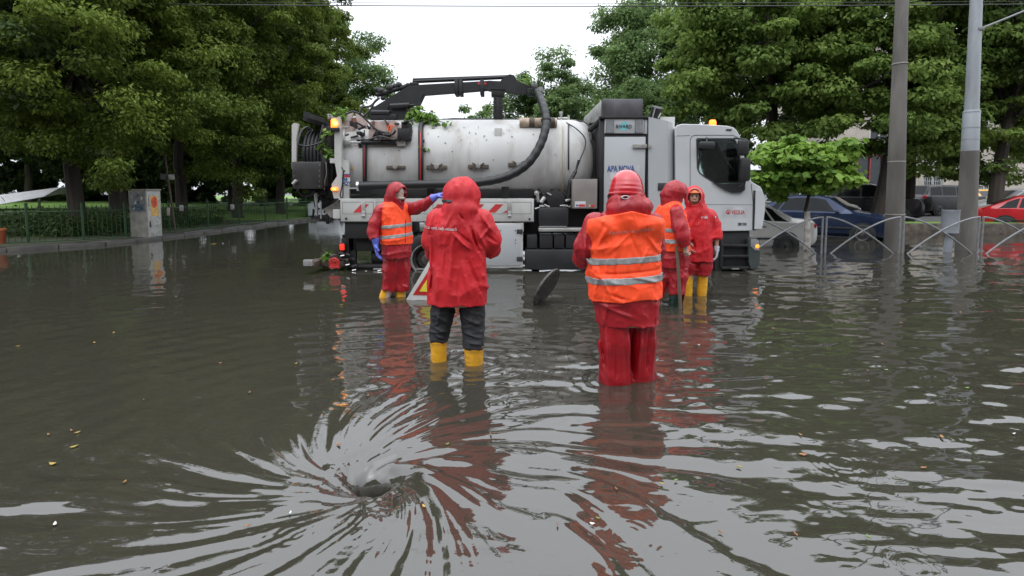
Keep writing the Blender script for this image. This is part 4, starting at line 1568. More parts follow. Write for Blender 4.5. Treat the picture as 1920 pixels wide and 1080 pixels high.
text_mesh('lettering', 'RIVARD', .092, M_prk, pn, P(1169.7, 237.6, Y0 + .010), sx=.92, ext=.001, bold=.0015, align='CENTER')
mb = MB(); pbox(mb, 1208.5, 224, 1213.5, 251, Y0 + .03, .04, .003); B('side_strip', mb, M_door, cc_)
mb = MB(); pbox(mb, 1134, 256.5, 1207.5, 424, Y0 + .02, .08, .008)
dr = B('cabinet_door', mb, M_door, cc_)
mb = MB()
pbox(mb, 1187, 270.5, 1213, 277.5, Y0 - .02, .03, .004)
mb.cyl(P(1218.5, 274, Y0 - .04), P(1218.5, 274, Y0 + .02), .03, seg=12)
B('door_handle', mb, pmat('handle_grey', (.30, .29, .27), .5, var=.2, vs=20), dr)
mb = MB(); pbox(mb, 1144.5, 309.5, 1199.5, 337, Y0 + .014, .004, 0)
sk = B('sticker', mb, pmat('sticker_pale', (.46, .475, .49), .4), dr, smooth=False)
text_mesh('lettering', 'APA NOVA', .155, M_blue, sk, P(1189.5, 317, Y0 + .010), sx=.64, ext=.001, bold=.004, align='RIGHT')
mb = MB()
ppoly(mb, [(1174, 323.6), (1188.5, 322.8), (1188.5, 324.6), (1174, 325)], Y0 + .009, .004)
B('sticker_line', mb, M_blue, sk, smooth=False)
mb = MB()
ppoly(mb, [(1172, 321.8), (1183, 321.2), (1189, 319.5), (1194, 321), (1187, 322.3), (1172, 322.6)], Y0 + .009, .004)
B('sticker_line', mb, M_lblue, sk, smooth=False)
# tall white panel behind the cab
mb = MB()
o_ = [(1216, 219), (1252, 227), (1252, 422), (1216, 422)]
mb.prism([P(u, v, Y0 + .01) for u, v in o_][::-1], (0, .5, 0))
a0 = [P(1252.2, 227, Y0 + .01), P(1261.5, 230.5, Y0 + .14), P(1261.5, 422, Y0 + .14), P(1252.2, 422, Y0 + .01)]
mb.prism(a0[::-1], (0, .36, 0))
tp = B('tall_panel', mb, M_door, smooth=False)
mb = MB(); pbox(mb, 1234, 343, 1250, 357, Y0 - .005, .02, .004); B('panel_vent', mb, M_prk, tp)
mb = MB(); pbox(mb, 1216, 219, 1261, 422, Y0 + .55, 1.7, .01); B('panel_side', mb, M_wt, tp)
mb = MB()
mb.cyl(P(1226, 225, Y0 + .6), P(1233, 201, Y0 + .5), .105, .105, 20)
ex = B('exhaust_pipe', mb, M_blk)
mb = MB(); mb.cyl(P(1223, 222, Y0 + .45), P(1228, 203, Y0 + .4), .014); mb.cyl(P(1234, 222, Y0 + .4), P(1239, 212, Y0 + .4), .014)
B('exhaust_bracket', mb, M_alu, ex)

# ---- cab
YC = Y0 + .03
CW = 2.32
side = [(1267.5, 240), (1271, 235.5), (1279, 233.5), (1320, 234.5), (1362, 237), (1375, 240), (1381, 246), (1386.5, 256), (1391, 278), (1397, 305), (1404, 330), (1408.5, 341), (1416, 346), (1425, 351), (1428, 356),
        (1433, 371), (1433.5, 390), (1431.5, 410), (1428.5, 427), (1423, 430), (1410, 431.5), (1350, 432.5), (1343, 424), (1336, 408), (1326, 397), (1312, 391), (1297, 391), (1284, 397), (1274, 410), (1267.5, 424)]
win = [(1305.5, 262), (1308, 259), (1372, 259), (1379, 262), (1383, 271), (1388, 293), (1393, 318), (1397, 340), (1397, 352), (1378, 358), (1363, 357), (1350, 350), (1337, 342), (1322, 333), (1311.5, 325), (1307, 316)]
cabw = plate('cab_side', side, [win], YC, .05, M_cab, TR, .012)
plate('cab_side', side, [win], YC + CW - .05, .05, M_cab, TR, .012)
def shell(name, idx, mat_, y0=YC + .05, y1=YC + CW - .05, th=.03, parent=TR):
    mb = MB()
    for i in idx:
        u0, v0 = side[i]; u1, v1 = side[(i + 1) % len(side)]
        p, q = P(u0, v0, YC), P(u1, v1, YC)
        d = (q - p).normalized()
        nn = Vector((d.z, 0, -d.x)) * -th
        mb.add([(p.x, y0, p.z), (q.x, y0, q.z), (q.x, y1, q.z), (p.x, y1, p.z), (p.x - nn.x, y0, p.z - nn.z), (q.x - nn.x, y0, q.z - nn.z), (q.x - nn.x, y1, q.z - nn.z), (p.x - nn.x, y1, p.z - nn.z)],
               [(0, 1, 2, 3), (7, 6, 5, 4), (0, 4, 5, 1), (1, 5, 6, 2), (2, 6, 7, 3), (3, 7, 4, 0)])
    return mb.build(name, mat_, parent, fix=True)
N_ = len(side)
shell('cab_roof', [0, 1, 2, 3, 4, 5, 6], M_cab)
shell('windscreen', [7, 8, 9, 10], M_glass, th=.006)
shell('cab_front', [11, 12, 13, 14, 15, 16, 17, 18, 19], M_cab)
shell('cab_floor', [20, 21, 22, 23, 24, 25, 26, 27, 28], M_dk)
shell('cab_back', [29], M_cab)
# glass, seals, interior
def inset(poly, k):
    cx = sum(p[0] for p in poly) / len(poly); cy = sum(p[1] for p in poly) / len(poly)
    return [(cx + (u - cx) * k, cy + (v - cy) * k) for u, v in poly]
plate('side_window', inset(win, 1.02), [], YC + .028, .006, M_glass, cabw, .001)
plate('window_seal', inset(win, 1.0), [inset(win, .955)], YC - .006, .03, M_prk, cabw, .003)
plate('side_window', inset(win, 1.02), [], YC + CW - .03, .006, M_glass, cabw, .001)
mb = MB()
M_seat = pmat('seat_cloth', (.05, .055, .06), .9, var=.2)
for y_ in (YC + .35, YC + 1.45):
    a = P(1318, 345, y_)
    mb.box((a.x, y_ + .25, a.z - .35), (.5, .5, .16), .05)
    mb.box((a.x - .26, y_ + .25, a.z - .02), (.14, .48, .72), .05, Matrix.Rotation(-.15, 3, 'Y'))
    mb.box((a.x - .33, y_ + .25, a.z + .42), (.10, .28, .2), .04, Matrix.Rotation(-.15, 3, 'Y'))
B('seat', mb, M_seat)
mb = MB()
a = P(1388, 352, YC)
mb.box2((a.x - .28, YC + .08, a.z - .5), (a.x + .10, YC + CW - .08, a.z + .02), .05)
B('dashboard', mb, M_dk)
mb = MB()
c = P(1362, 344, YC + 1.7)
prof = [(.22 + .016 * math.cos(t_), .016 * math.sin(t_)) for t_ in [2 * PI * k / 8 for k in range(9)]]
mb2 = MB().lathe(prof, (0, 0, 0), 'z', 28)
Rm = Matrix.Rotation(-.5, 3, 'Y')
mb.add([tuple(Rm @ Vector(v) + c) for v in mb2.v], mb2.f)
mb.cyl(c, c + Vector((.2, 0, -.3)), .03)
B('steering_wheel', mb, M_blk)
mb = MB()
mb.box2((P(1296, 262, YC).x, YC + .1, P(0, 262, YC).z - .02), (P(1303, 262, YC).x, YC + CW - .1, P(0, 330, YC).z), .01)
B('cab_partition', mb, pmat('cab_lining', (.14, .15, .15), .8))
# green hi-vis thing behind glass: curtain
mb = MB()
for k in range(6):
    x_ = P(1334 + k * 3.0, 300, YC + .5).x
    mb.cyl((x_ + .04 * k, YC + 2.1, P(0, 262, YC).z), (x_ + .10, YC + 2.1, P(0, 345, YC).z), .025, seg=6)
B('curtain', mb, pmat('curtain', (.28, .32, .32), .9))
# door outline grooves
def groove(pts, r_=.005, y_=YC - .0005):
    mb.tube([P(u, v, y_) for u, v in pts], r_, 5)
mb = MB()
groove([(1294, 427), (1294, 262), (1297, 255.5), (1303, 253.5), (1374, 253.5), (1382, 257), (1386, 265), (1390, 285)], .0055)
groove([(1267.5, 255), (1294, 254)], .004)
groove([(1294, 383), (1414, 384)], .0035)
groove([(1408.5, 345), (1412, 380), (1411, 431)], .006)
groove([(1296, 414), (1318, 414), (1334, 420), (1344, 432)], .005)
groove([(1267.5, 425), (1274, 411), (1284, 398), (1297, 392), (1312, 392), (1326, 398), (1336, 409), (1343, 424)], .012)
B('door_gap', mb, M_prk, cabw)
mb = MB(); pbox(mb, 1297, 372, 1312, 378, YC - .02, .03, .01); B('door_handle', mb, M_blk, cabw)
# front corner fairing
mb = MB()
ppoly(mb, [(1417, 358), (1427, 356), (1434, 372), (1434.5, 392), (1432, 412), (1428.5, 429), (1415, 429.5), (1416.5, 395)], YC - .05, .12)
ff = B('corner_fairing', mb, M_cab, smooth=False)
mb = MB()
ppoly(mb, [(1414.2, 357), (1417, 357), (1416.3, 395), (1415, 430.5), (1420, 431.5), (1413, 432.5), (1413, 395)], YC - .03, .06)
B('fairing_gap', mb, M_prk, ff, smooth=False)
# black mirror base under the window
mb = MB()
ppoly(mb, [(1337, 341), (1350, 344), (1397, 346), (1397, 356), (1390, 361), (1374, 361.5), (1362, 357), (1350, 350)], YC - .045, .05)
mb.tube([P(1384, 352, YC - .05), P(1396, 346, YC - .12), P(1398, 338, YC - .2)], .014, 8)
mm = B('mirror_bracket', mb, M_blk)
mb = MB()
mb.box(P(1393.5, 277, YC - .22), (.20, .10, .28), .04)
mb.box(P(1397, 318, YC - .22), (.18, .11, .42), .045)
mb.tube([P(1376, 259, YC - .02), P(1388, 260, YC - .15), P(1400, 262, YC - .22)], .016, 8)
mb.cyl(P(1398, 290, YC - .2), P(1398, 298, YC - .2), .018)
B('door_mirror', mb, M_blk, mm)
mb = MB()
mb.box(P(1325, 272, YC - .13), (.29, .10, .13), .035)
mb.cyl(P(1325, 258, YC - .02), P(1325, 266, YC - .13), .014)
B('kerb_mirror', mb, M_dkg, mm)
mb = MB(); mb.box(P(1366.5, 243.5, YC + .0), (.11, .03, .035), .014); B('roof_lamp', mb, M_prk)
mb = MB()
mb.cyl(P(1336, 238, YC + .5), P(1336, 235, YC + .5), .06)
B('beacon_foot', mb, M_blk)
mb = MB()
mb.lathe([(.0001, 0), (.066, 0), (.066, .08), (.05, .11), (.0001, .12)], P(1336, 236, YC + .5), 'z', 20)
cbn = B('beacon', mb, M_orange_l)
cbn['label'] = 'amber beacon on the cab roof'
# sticker and badge
mb = MB(); pbox(mb, 1355, 388.5, 1402, 407, YC - .003, .004, 0); vs_ = B('sticker', mb, pmat('sticker_pale', (.46, .475, .49), .4), cabw, smooth=False)
text_mesh('lettering', 'VEOLIA', .105, M_prr, vs_, P(1371.5, 398.3, YC - .006), sx=.70, ext=.001, bold=.001)
mb = MB()
c = P(1365.5, 397.5, YC - .006)
prof = [(.036 + .006 * math.cos(t_), .003 * math.sin(t_)) for t_ in [2 * PI * k / 6 for k in range(7)]]
mb.lathe(prof, c, 'y', 24)
mb.prism([c + Vector((.036 * math.cos(t_), -.001, .036 * math.sin(t_))) for t_ in [PI * (1.08 + .84 * k / 10) for k in range(11)]], (0, .003, 0))
mb.prism([c + Vector((-.015, -.001, -.01)), c + Vector((.015, -.001, -.01)), c + Vector((0, -.001, .014))], (0, .003, 0))
B('logo_ring', mb, M_prr, vs_, smooth=False)
text_mesh('badge', '280 DXi', .07, M_prk, cabw, P(1383.5, 420.5, YC - .004), sx=.66, ext=.002, bold=.0015)
# steps, bumper, head lamp
mb = MB()
pbox(mb, 1350, 433, 1404, 505, YC + .06, .35, .02)
ppoly(mb, [(1334, 425), (1350, 433), (1352, 508), (1341, 508), (1340, 460)], YC + .02, .5)
for v in (458, 478, 500):
    pbox(mb, 1354, v, 1404, v + 5, YC - .03, .10, .01)
pbox(mb, 1352, 440, 1356, 502, YC - .02, .06, .01)
B('cab_step', mb, M_blk)
mb = MB()
for v in (503,):
    pbox(mb, 1372, v, 1386, v + 2, YC - .035, .01, 0)
B('step_trim', mb, M_alu)
mb = MB()
bp_ = [(1403, 447), (1418, 446), (1424, 450), (1425.5, 470), (1424, 496), (1419, 503), (1408, 504), (1404, 490)]
mb.prism([P(u, v, YC - .02) for u, v in bp_][::-1], (0, CW, 0))
bu = B('bumper', mb, pmat('bumper_dark', (.045, .055, .052), .35, var=.1), smooth=False)
mb = MB(); ppoly(mb, [(1408, 448), (1417, 447.5), (1423, 451), (1424, 470), (1415, 469), (1408, 462)], YC - .035, .08)
hl = B('head_lamp', mb, pmat('lamp_glass', (.42, .44, .45), .08, metal=.5, var=.2), bu, smooth=False)
mb = MB(); mb.box(P(1420, 462, YC - .035), (.07, .04, .065), .02); ind = B('indicator', mb, M_orange_l, bu)

# sprigs of leaves torn off by the rain and caught on the truck
def sprig(c, n, r_, lab, size=.11, seed=1):
    root = thing('leafy_branch', lab, 'branch', c)
    rng = np.random.RandomState(seed)
    C_ = np.array(c)[None, :] + rng.normal(size=(n // 12, 3)) * np.array(r_)[None, :]
    V, Fq, T = leaf_cloud(rng, C_, np.full(len(C_), .10), 12, size, .6, .8, .5)
    np_mesh('leaves', V, Fq, L_lime2, root, smooth=False, tint=T)
    mb = MB()
    for k in range(5):
        e = Vector(C_[rng.randint(len(C_))])
        mb.tube([Vector(c), Vector(c).lerp(e, .5) + Vector((0, 0, .03)), e], [.012, .009, .004], 5)
    mb.build('twig', M_bark, root)
    return root
L_lime2 = leaf_mat('leaf_fresh', (.06, .14, .02), (.22, .36, .07), .35)
sprig(P(805, 226, 10.6), 260, (.22, .10, .10), 'leafy green branch lying on the tank top beside the boom base', seed=2)
sprig(P(782, 218, 10.7), 90, (.10, .08, .08), 'tuft of leaves caught under the boom elbow', seed=3)
sprig(P(611, 272, Y0 + .35), 110, (.08, .06, .13), 'drooping leafy sprig caught between hose reel and rear door', seed=4)
sprig(P(614, 482, Y0 + .1), 60, (.05, .05, .03), 'bright green tuft lying on the rear bumper beam', .07, seed=5)
sprig(P(796, 282, tank_y(0, 2.25) - .03), 30, (.06, .01, .05), 'small leaf spray stuck to the tank below the hose band', .08, seed=6)
sprig(P(995, 163, YB - .1), 26, (.05, .04, .05), 'few leaves stuck at the boom tip', .09, seed=8)
sprig(P(642, 216, Y0 + .5), 60, (.12, .06, .05), 'leaves lying over the rusty lugs of the rear door', .09, seed=9)
# ------------------------------------------------------------------ arched steel railing
M_galv = pmat('galvanised_steel', (.20, .205, .21), .5, metal=.3, var=.12, vs=8)
YF = 12.65
ZT, ZB = at(1690, 407, YF).z, -.25
xs_f = [at(u, 440, YF).x for u in (1397, 1545, 1690, 1838, 1986)]
names_f = ['railing panel of crossed steel arches beside the truck headlamp', 'railing panel of crossed arches in front of the blue car',
           'railing panel of crossed arches in front of the grey litter bin', 'railing panel of crossed arches in front of the red hatchback']
for i in range(4):
    xa, xb = xs_f[i], xs_f[i + 1]
    rt = thing('railing', names_f[i], 'railing', ((xa + xb) / 2, YF, ZB), 0, 'arched railing panels')
    for k, (p, s_) in enumerate(((xa, 1), (xb, -1))):
        if i == 0 and k == 0:
            pass
        x_ = p + s_ * .045
        MB().tube([(x_, YF, ZB), (x_, YF, ZT)], .024, 10).build('post', M_galv, rt)
        pts = []
        for j in range(17):
            t = j / 16
            pts.append((x_ + (xb - xa - .16) * t * s_, YF + .012 * s_, ZT - (ZT + .05) * t ** 1.6))
        MB().tube(pts, .021, 8).build('arch', M_galv, rt)

# ------------------------------------------------------------------ poles
pp = thing('concrete_pole', 'tapered grey concrete pole behind the railing beside the blue car', 'pole', (9.45, 13.2, -.3))
b_, t_ = at(1676, 470, 13.2), at(1691, 0, 13.2)
dv = (t_ - b_) / (t_.z - b_.z)
top = b_ + dv * (10.2 - b_.z)
low_ = b_ + dv * (-.35 - b_.z)
MB().tube([low_, b_, b_.lerp(t_, .5), t_, top], [.222, .215, .175, .133, .10], 20).build('shaft', M_conc, pp)
for v, r_ in ((303, .178), (402, .205), (120, .158)):
    p = b_ + dv * (at(1680, v, 13.2).z - b_.z)
    MB().tube([p - Vector((0, 0, .012)), p + Vector((0, 0, .012))], r_ + .012, 20).build('wire_band', pmat('band_grey', (.28, .27, .25), .6), pp)
p2 = thing('lamp_post', 'tall lamp post, concrete below and pale steel above, left of the red hatchback', 'lamp post', (11.4, 13.5, -.3))
b_, t_ = at(1811, 465, 13.5), at(1830.5, 0, 13.5)
dv = (t_ - b_) / (t_.z - b_.z)
zj, zk = at(0, 283, 13.5).z, at(0, 207, 13.5).z
q = lambda z: b_ + dv * (z - b_.z)
MB().tube([q(-.35), q(0), q(zj)], [.225, .220, .185], 20).build('concrete_base', M_conc, p2)
M_pst = pmat('post_steel', (.30, .32, .34), .5, metal=.25, var=.12, vs=3, stretch=(1, 1, .2), dirt=(.14, .14, .14))
mb = MB().tube([q(zj), q(zk - .03), q(zk), q(zk + .001), q(6.2), q(10.5)], [.183, .175, .165, .150, .125, .09], 20)
mb.tube([q(zk - .06), q(zk - .03)], .18, 20)
mb.build('steel_shaft', M_pst, p2)
mb = MB()
pb = at(1838, 54, 13.4)
mb.box(pb, (.14, .10, .08), .01)
mb.tube([pb, pb + Vector((.6, 0, .24)), pb + Vector((3.2, -.6, 1.35))], .024, 8)
mb.tube([pb + Vector((-.05, 0, 0)), q(6.6)], .008, 5)
mb.build('stay_arm', M_galv, p2)
mb = MB()
for v in (240, 262):
    p = q(at(0, v, 13.5).z)
    mb.tube([p - Vector((0, 0, .006)), p + Vector((0, 0, .006))], .184, 20)
mb.build('clamp_ring', M_galv, p2)

# grey litter bin on a slanting leg
bn = thing('litter_bin', 'grey round litter bin on a slanting metal leg beside the lamp post', 'bin', (10.55, 12.95, -.25))
M_bin = pmat('bin_grey', (.27, .29, .32), .4, var=.1, vs=5, dirt=(.14, .14, .14))
c0, c1 = at(1780.5, 437, 12.95), at(1780.5, 395, 12.95)
mb = MB().lathe([(.0001, 0), (.17, 0), (.178, .01), (.178, c1.z - c0.z - .01), (.185, c1.z - c0.z), (.185, c1.z - c0.z + .015), (.165, c1.z - c0.z + .015), (.165, .1), (.0001, .1)], c0, 'z', 28)
mb.build('bucket', M_bin, bn)
e0, e1 = at(1784, 438, 12.95), at(1775, 476, 12.95)
mb = MB().prism([e0 + Vector((-.09, 0, 0)), e0 + Vector((.08, 0, 0)), e1 + Vector((.07, 0, -.3)), e1 + Vector((-.10, 0, -.3))], (0, .06, 0))
mb.build('leg', M_bin, bn, smooth=False)

# overhead wires
for k, (v0, v1, Y_, r_) in enumerate(((5, 9, 16, .015), (1, 3, 19, .011))):
    a, b = at(-700, v0, Y_), at(2700, v1, Y_)
    pts = [a.lerp(b, t / 24) + Vector((0, 0, -.25 * (1 - (2 * t / 24 - 1) ** 2) + .18)) for t in range(25)]
    o = MB().tube(pts, r_, 6).build('overhead_wire', pmat('wire_black', (.03, .03, .03), .5))
    tag(o, ('overhead cable sagging across the top of the sky' if k == 0 else 'thinner overhead wire just above the sagging cable'), 'wire')

# ------------------------------------------------------------------ green park fence
M_grn = pmat('fence_green', (.013, .052, .014), .5, var=.2, vs=6)
fx = [(-13.55, 13.75), (-12.98, 14.25), (-12.05, 14.95), (-11.55, 15.9), (-11.45, 17.8), (-11.30, 19.8), (-11.16, 21.8), (-11.02, 23.8), (-10.88, 25.8), (-10.74, 27.8), (-10.60, 29.8)]
fl_ = ['green picket fence panel at the frame edge beside the orange bin', 'green picket fence panel starting at the thick front post', 'short green fence panel left of the utility cabinet', 'green fence panel hidden partly by the utility cabinet',
       'green fence panel just past the utility cabinet, behind the thin sign pole', 'green fence panel carrying the white notice nearest the cabinet', 'dark green fence panel between two white notices', 'green fence panel carrying the second white notice',
       'far green fence panel before the last notice', 'farthest green fence panel, reaching the truck rear']
for i in range(len(fx) - 1):
    a, b = Vector((fx[i][0], fx[i][1], .06)), Vector((fx[i + 1][0], fx[i + 1][1], .06))
    rt = thing('park_fence', fl_[i], 'fence', tuple(a), 0, 'green park fence panels')
    d = b - a
    MB().cyl(a - Vector((0, 0, .15)), a + Vector((0, 0, 1.10)), .035, seg=8).build('post', M_grn, rt)
    up = Vector((0, 0, 1))
    MB().cyl(a + up * .86, b + up * .86, .016, seg=6).build('rail', M_grn, rt)
    MB().cyl(a + up * .06, b + up * .06, .018, seg=6).build('rail', M_grn, rt)
    n = int(d.length / .115)
    mb = MB()
    for k in range(1, n):
        p = a + d * k / n
        mb.cyl(p, p + up * 1.04, .0085, seg=5)
    mb.build('pickets', M_grn, rt)

# ------------------------------------------------------------------ utility cabinet with torn posters
th_ = R(4)
n0 = Vector((-10.96, 16.0, 0))
uc = thing('utility_cabinet', 'tall grey roadside utility cabinet covered in torn posters', 'cabinet', tuple(n0 + Vector((-.28, .3, -.1))), 0)
dl = Vector((-math.cos(th_), math.sin(th_), 0)); dr_ = Vector((math.sin(th_), math.cos(th_), 0))
M_uc = pmat('cabinet_grey', (.26, .25, .22), .6, var=.15, vs=4, bump=.15, bs=20, dirt=(.10, .09, .08), dirt_amt=.6, dirt_scale=5)
M_uc2 = pmat('cabinet_side_lit', (.36, .36, .34), .6, var=.2, vs=9, dirt=(.15, .15, .15), dirt_amt=.7, dirt_scale=9)  # brighter light on this face is put into its lighter grey
def cab_box(mb, s0, s1, t0, t1, z0, z1):
    c_ = n0 + dl * (s0 + s1) / 2 + dr_ * (t0 + t1) / 2 + Vector((0, 0, (z0 + z1) / 2))
    return mb.box(c_, (abs(s1 - s0), abs(t1 - t0), z1 - z0), .006, Matrix.Rotation(-th_, 3, 'Z'))
mb = MB(); cab_box(mb, 0, .55, 0, .60, -.2, 1.50); cab_box(mb, -.02, .57, -.02, .62, 1.50, 1.54)
kb_ = mb.build('housing', M_uc, uc)
mb = MB(); cab_box(mb, -.006, .0, .03, .57, .04, 1.46)
sd2 = mb.build('door', M_uc2, uc)
mb = MB(); cab_box(mb, -.012, -.006, .03, .06, .04, 1.46); cab_box(mb, -.012, -.006, .55, .57, .04, 1.46); cab_box(mb, -.012, -.006, .06, .55, 1.43, 1.46)
mb.build('door_edge', pmat('edge_light', (.42, .42, .40), .5), sd2)
mb = MB(); cab_box(mb, -.03, -.006, .08, .12, .40, .56); mb.build('handle', M_prk, sd2)
def poster(face, s0, s1, z0, z1, mat_, nm='poster', lift=.003):
    mb_ = MB()
    if face == 'front':
        cab_box(mb_, s0, s1, -lift, -.0005, z0, z1)
    else:
        cab_box(mb_, -.006 - lift, -.0065, s0, s1, z0, z1)
    return mb_.build(nm, mat_, uc, smooth=False)
M_pd = pmat('poster_faded_dark', (.08, .09, .10), .7, var=.5, vs=14, col2=(.22, .21, .2))
M_pb = pmat('poster_blue_grey', (.07, .12, .15), .7, var=.4, vs=18)
M_po = pmat('poster_orange', (.50, .30, .08), .6, var=.3, vs=10, col2=(.35, .22, .06))
M_pr2 = pmat('poster_red', (.50, .07, .03), .6, var=.3, vs=12)
M_pw = pmat('poster_white', (.45, .44, .42), .7, var=.25, vs=12)
poster('front', .02, .53, .85, 1.46, M_pd)
rk = random.Random(11)
for k in range(16):
    s0 = rk.uniform(.03, .44); z0 = rk.uniform(.88, 1.34)
    poster('front', s0, s0 + rk.uniform(.04, .10), z0, z0 + rk.uniform(.05, .12), rk.choice([M_pw, M_pb, M_uc, M_pd, M_pb]), lift=.005 + .001 * k)
poster('front', .10, .36, .90, 1.08, M_pb, lift=.022)
poster('side', .16, .48, .72, 1.34, M_po)
mb = MB()
cc2 = n0 - dl * .011 + dr_ * .32 + Vector((0, 0, 1.14))
mb.prism([cc2 + dr_ * (.13 * math.cos(a)) + Vector((0, 0, .17 * math.sin(a))) for a in [2 * PI * k / 24 for k in range(24)]], tuple(-dl * -.002))
mb.build('poster', M_pr2, uc, smooth=False)
mb = MB(); mb.prism([cc2 - dl * -.004 + dr_ * -.03 + Vector((0, 0, -.05)), cc2 - dl * -.004 + dr_ * .03 + Vector((0, 0, -.05)), cc2 - dl * -.004 + Vector((0, 0, .07))], tuple(dl * -.002))
mb.build('poster', M_pw, uc, smooth=False)
poster('side', .04, .12, 1.0, 1.30, M_pd)

# thin pole with small signs, notices on the fence
M_pole = pmat('rusty_pole', (.07, .045, .035), .7, var=.3, vs=8)
sp_ = thing('sign_pole', 'thin leaning rusty pole with two small boards past the utility cabinet', 'pole', tuple(at(330, 441, 17.6)))
b_, t_ = at(330, 441, 17.6), at(309, 290, 17.6)
MB().tube([b_ - Vector((0, 0, .2)), b_, t_], .03, 8).build('pole', M_pole, sp_)
c = at(321, 332, 17.55)
MB().box(c, (.20, .02, .17), .004).build('board', M_pw, sp_)
c = at(306, 331, 17.57)
MB().box(c, (.18, .02, .20), .004).build('board', pmat('board_back', (.06, .06, .07), .5), sp_)
c = at(315.5, 396.5, 17.5)
MB().box(c, (.095, .02, .26), .004).build('notice_strip', pmat('notice_pink', (.42, .33, .31), .6), sp_)
for (u, v, Y_, lb) in ((340, 390, 18.0, 'white notice hung on the fence right of the thin sign pole'), (435.5, 388, 21.0, 'white notice hung on the fence halfway along'), (545, 381, 26.5, 'white notice on the farthest stretch of fence')):
    c = at(u, v, Y_)
    fxn = -11.45 + (Y_ - 17.8) * .07
    c.x = fxn + .03 if False else c.x
    o = MB().box(c, (.12 if Y_ < 19 else .15, .02, .20), .004).build('fence_notice', M_pw)
    tag(o, lb, 'notice', 'white notices on the park fence')

# orange bin at the frame edge
ob = thing('orange_bin', 'orange litter bin in front of the park hedge at the frame edge', 'bin', tuple(at(-6, 458, 13.9)))
c = at(-6, 458, 13.9)
M_or = pmat('bin_orange', (.26, .06, .02), .55, var=.2, dirt=(.1, .05, .03))
MB().lathe([(.0001, -.1), (.17, -.1), (.20, .36), (.18, .36), (.16, .1), (.0001, .1)], c, 'z', 20).build('bucket', M_or, ob)
MB().lathe([(.185, .36), (.215, .36), (.215, .41), (.185, .41)], c, 'z', 20).build('rim', pmat('rim_orange', (.50, .15, .05), .5), ob)

# ------------------------------------------------------------------ cars
M_cg = pmat('car_window', (.008, .010, .011), .06, var=.1, ior=1.28)
M_tyre = M_rub
M_crim = pmat('car_rim', (.22, .225, .23), .4, metal=.2, var=.2, vs=20)
M_lampc = pmat('headlamp_clear', (.55, .57, .58), .10, metal=.3, var=.2, vs=30)
M_lampr = pmat('rear_lamp_red', (.45, .015, .02), .2, var=.1)
M_plate = pmat('number_plate', (.62, .64, .68), .4, var=.05)
M_trim = pmat('car_trim', (.02, .02, .02), .5)


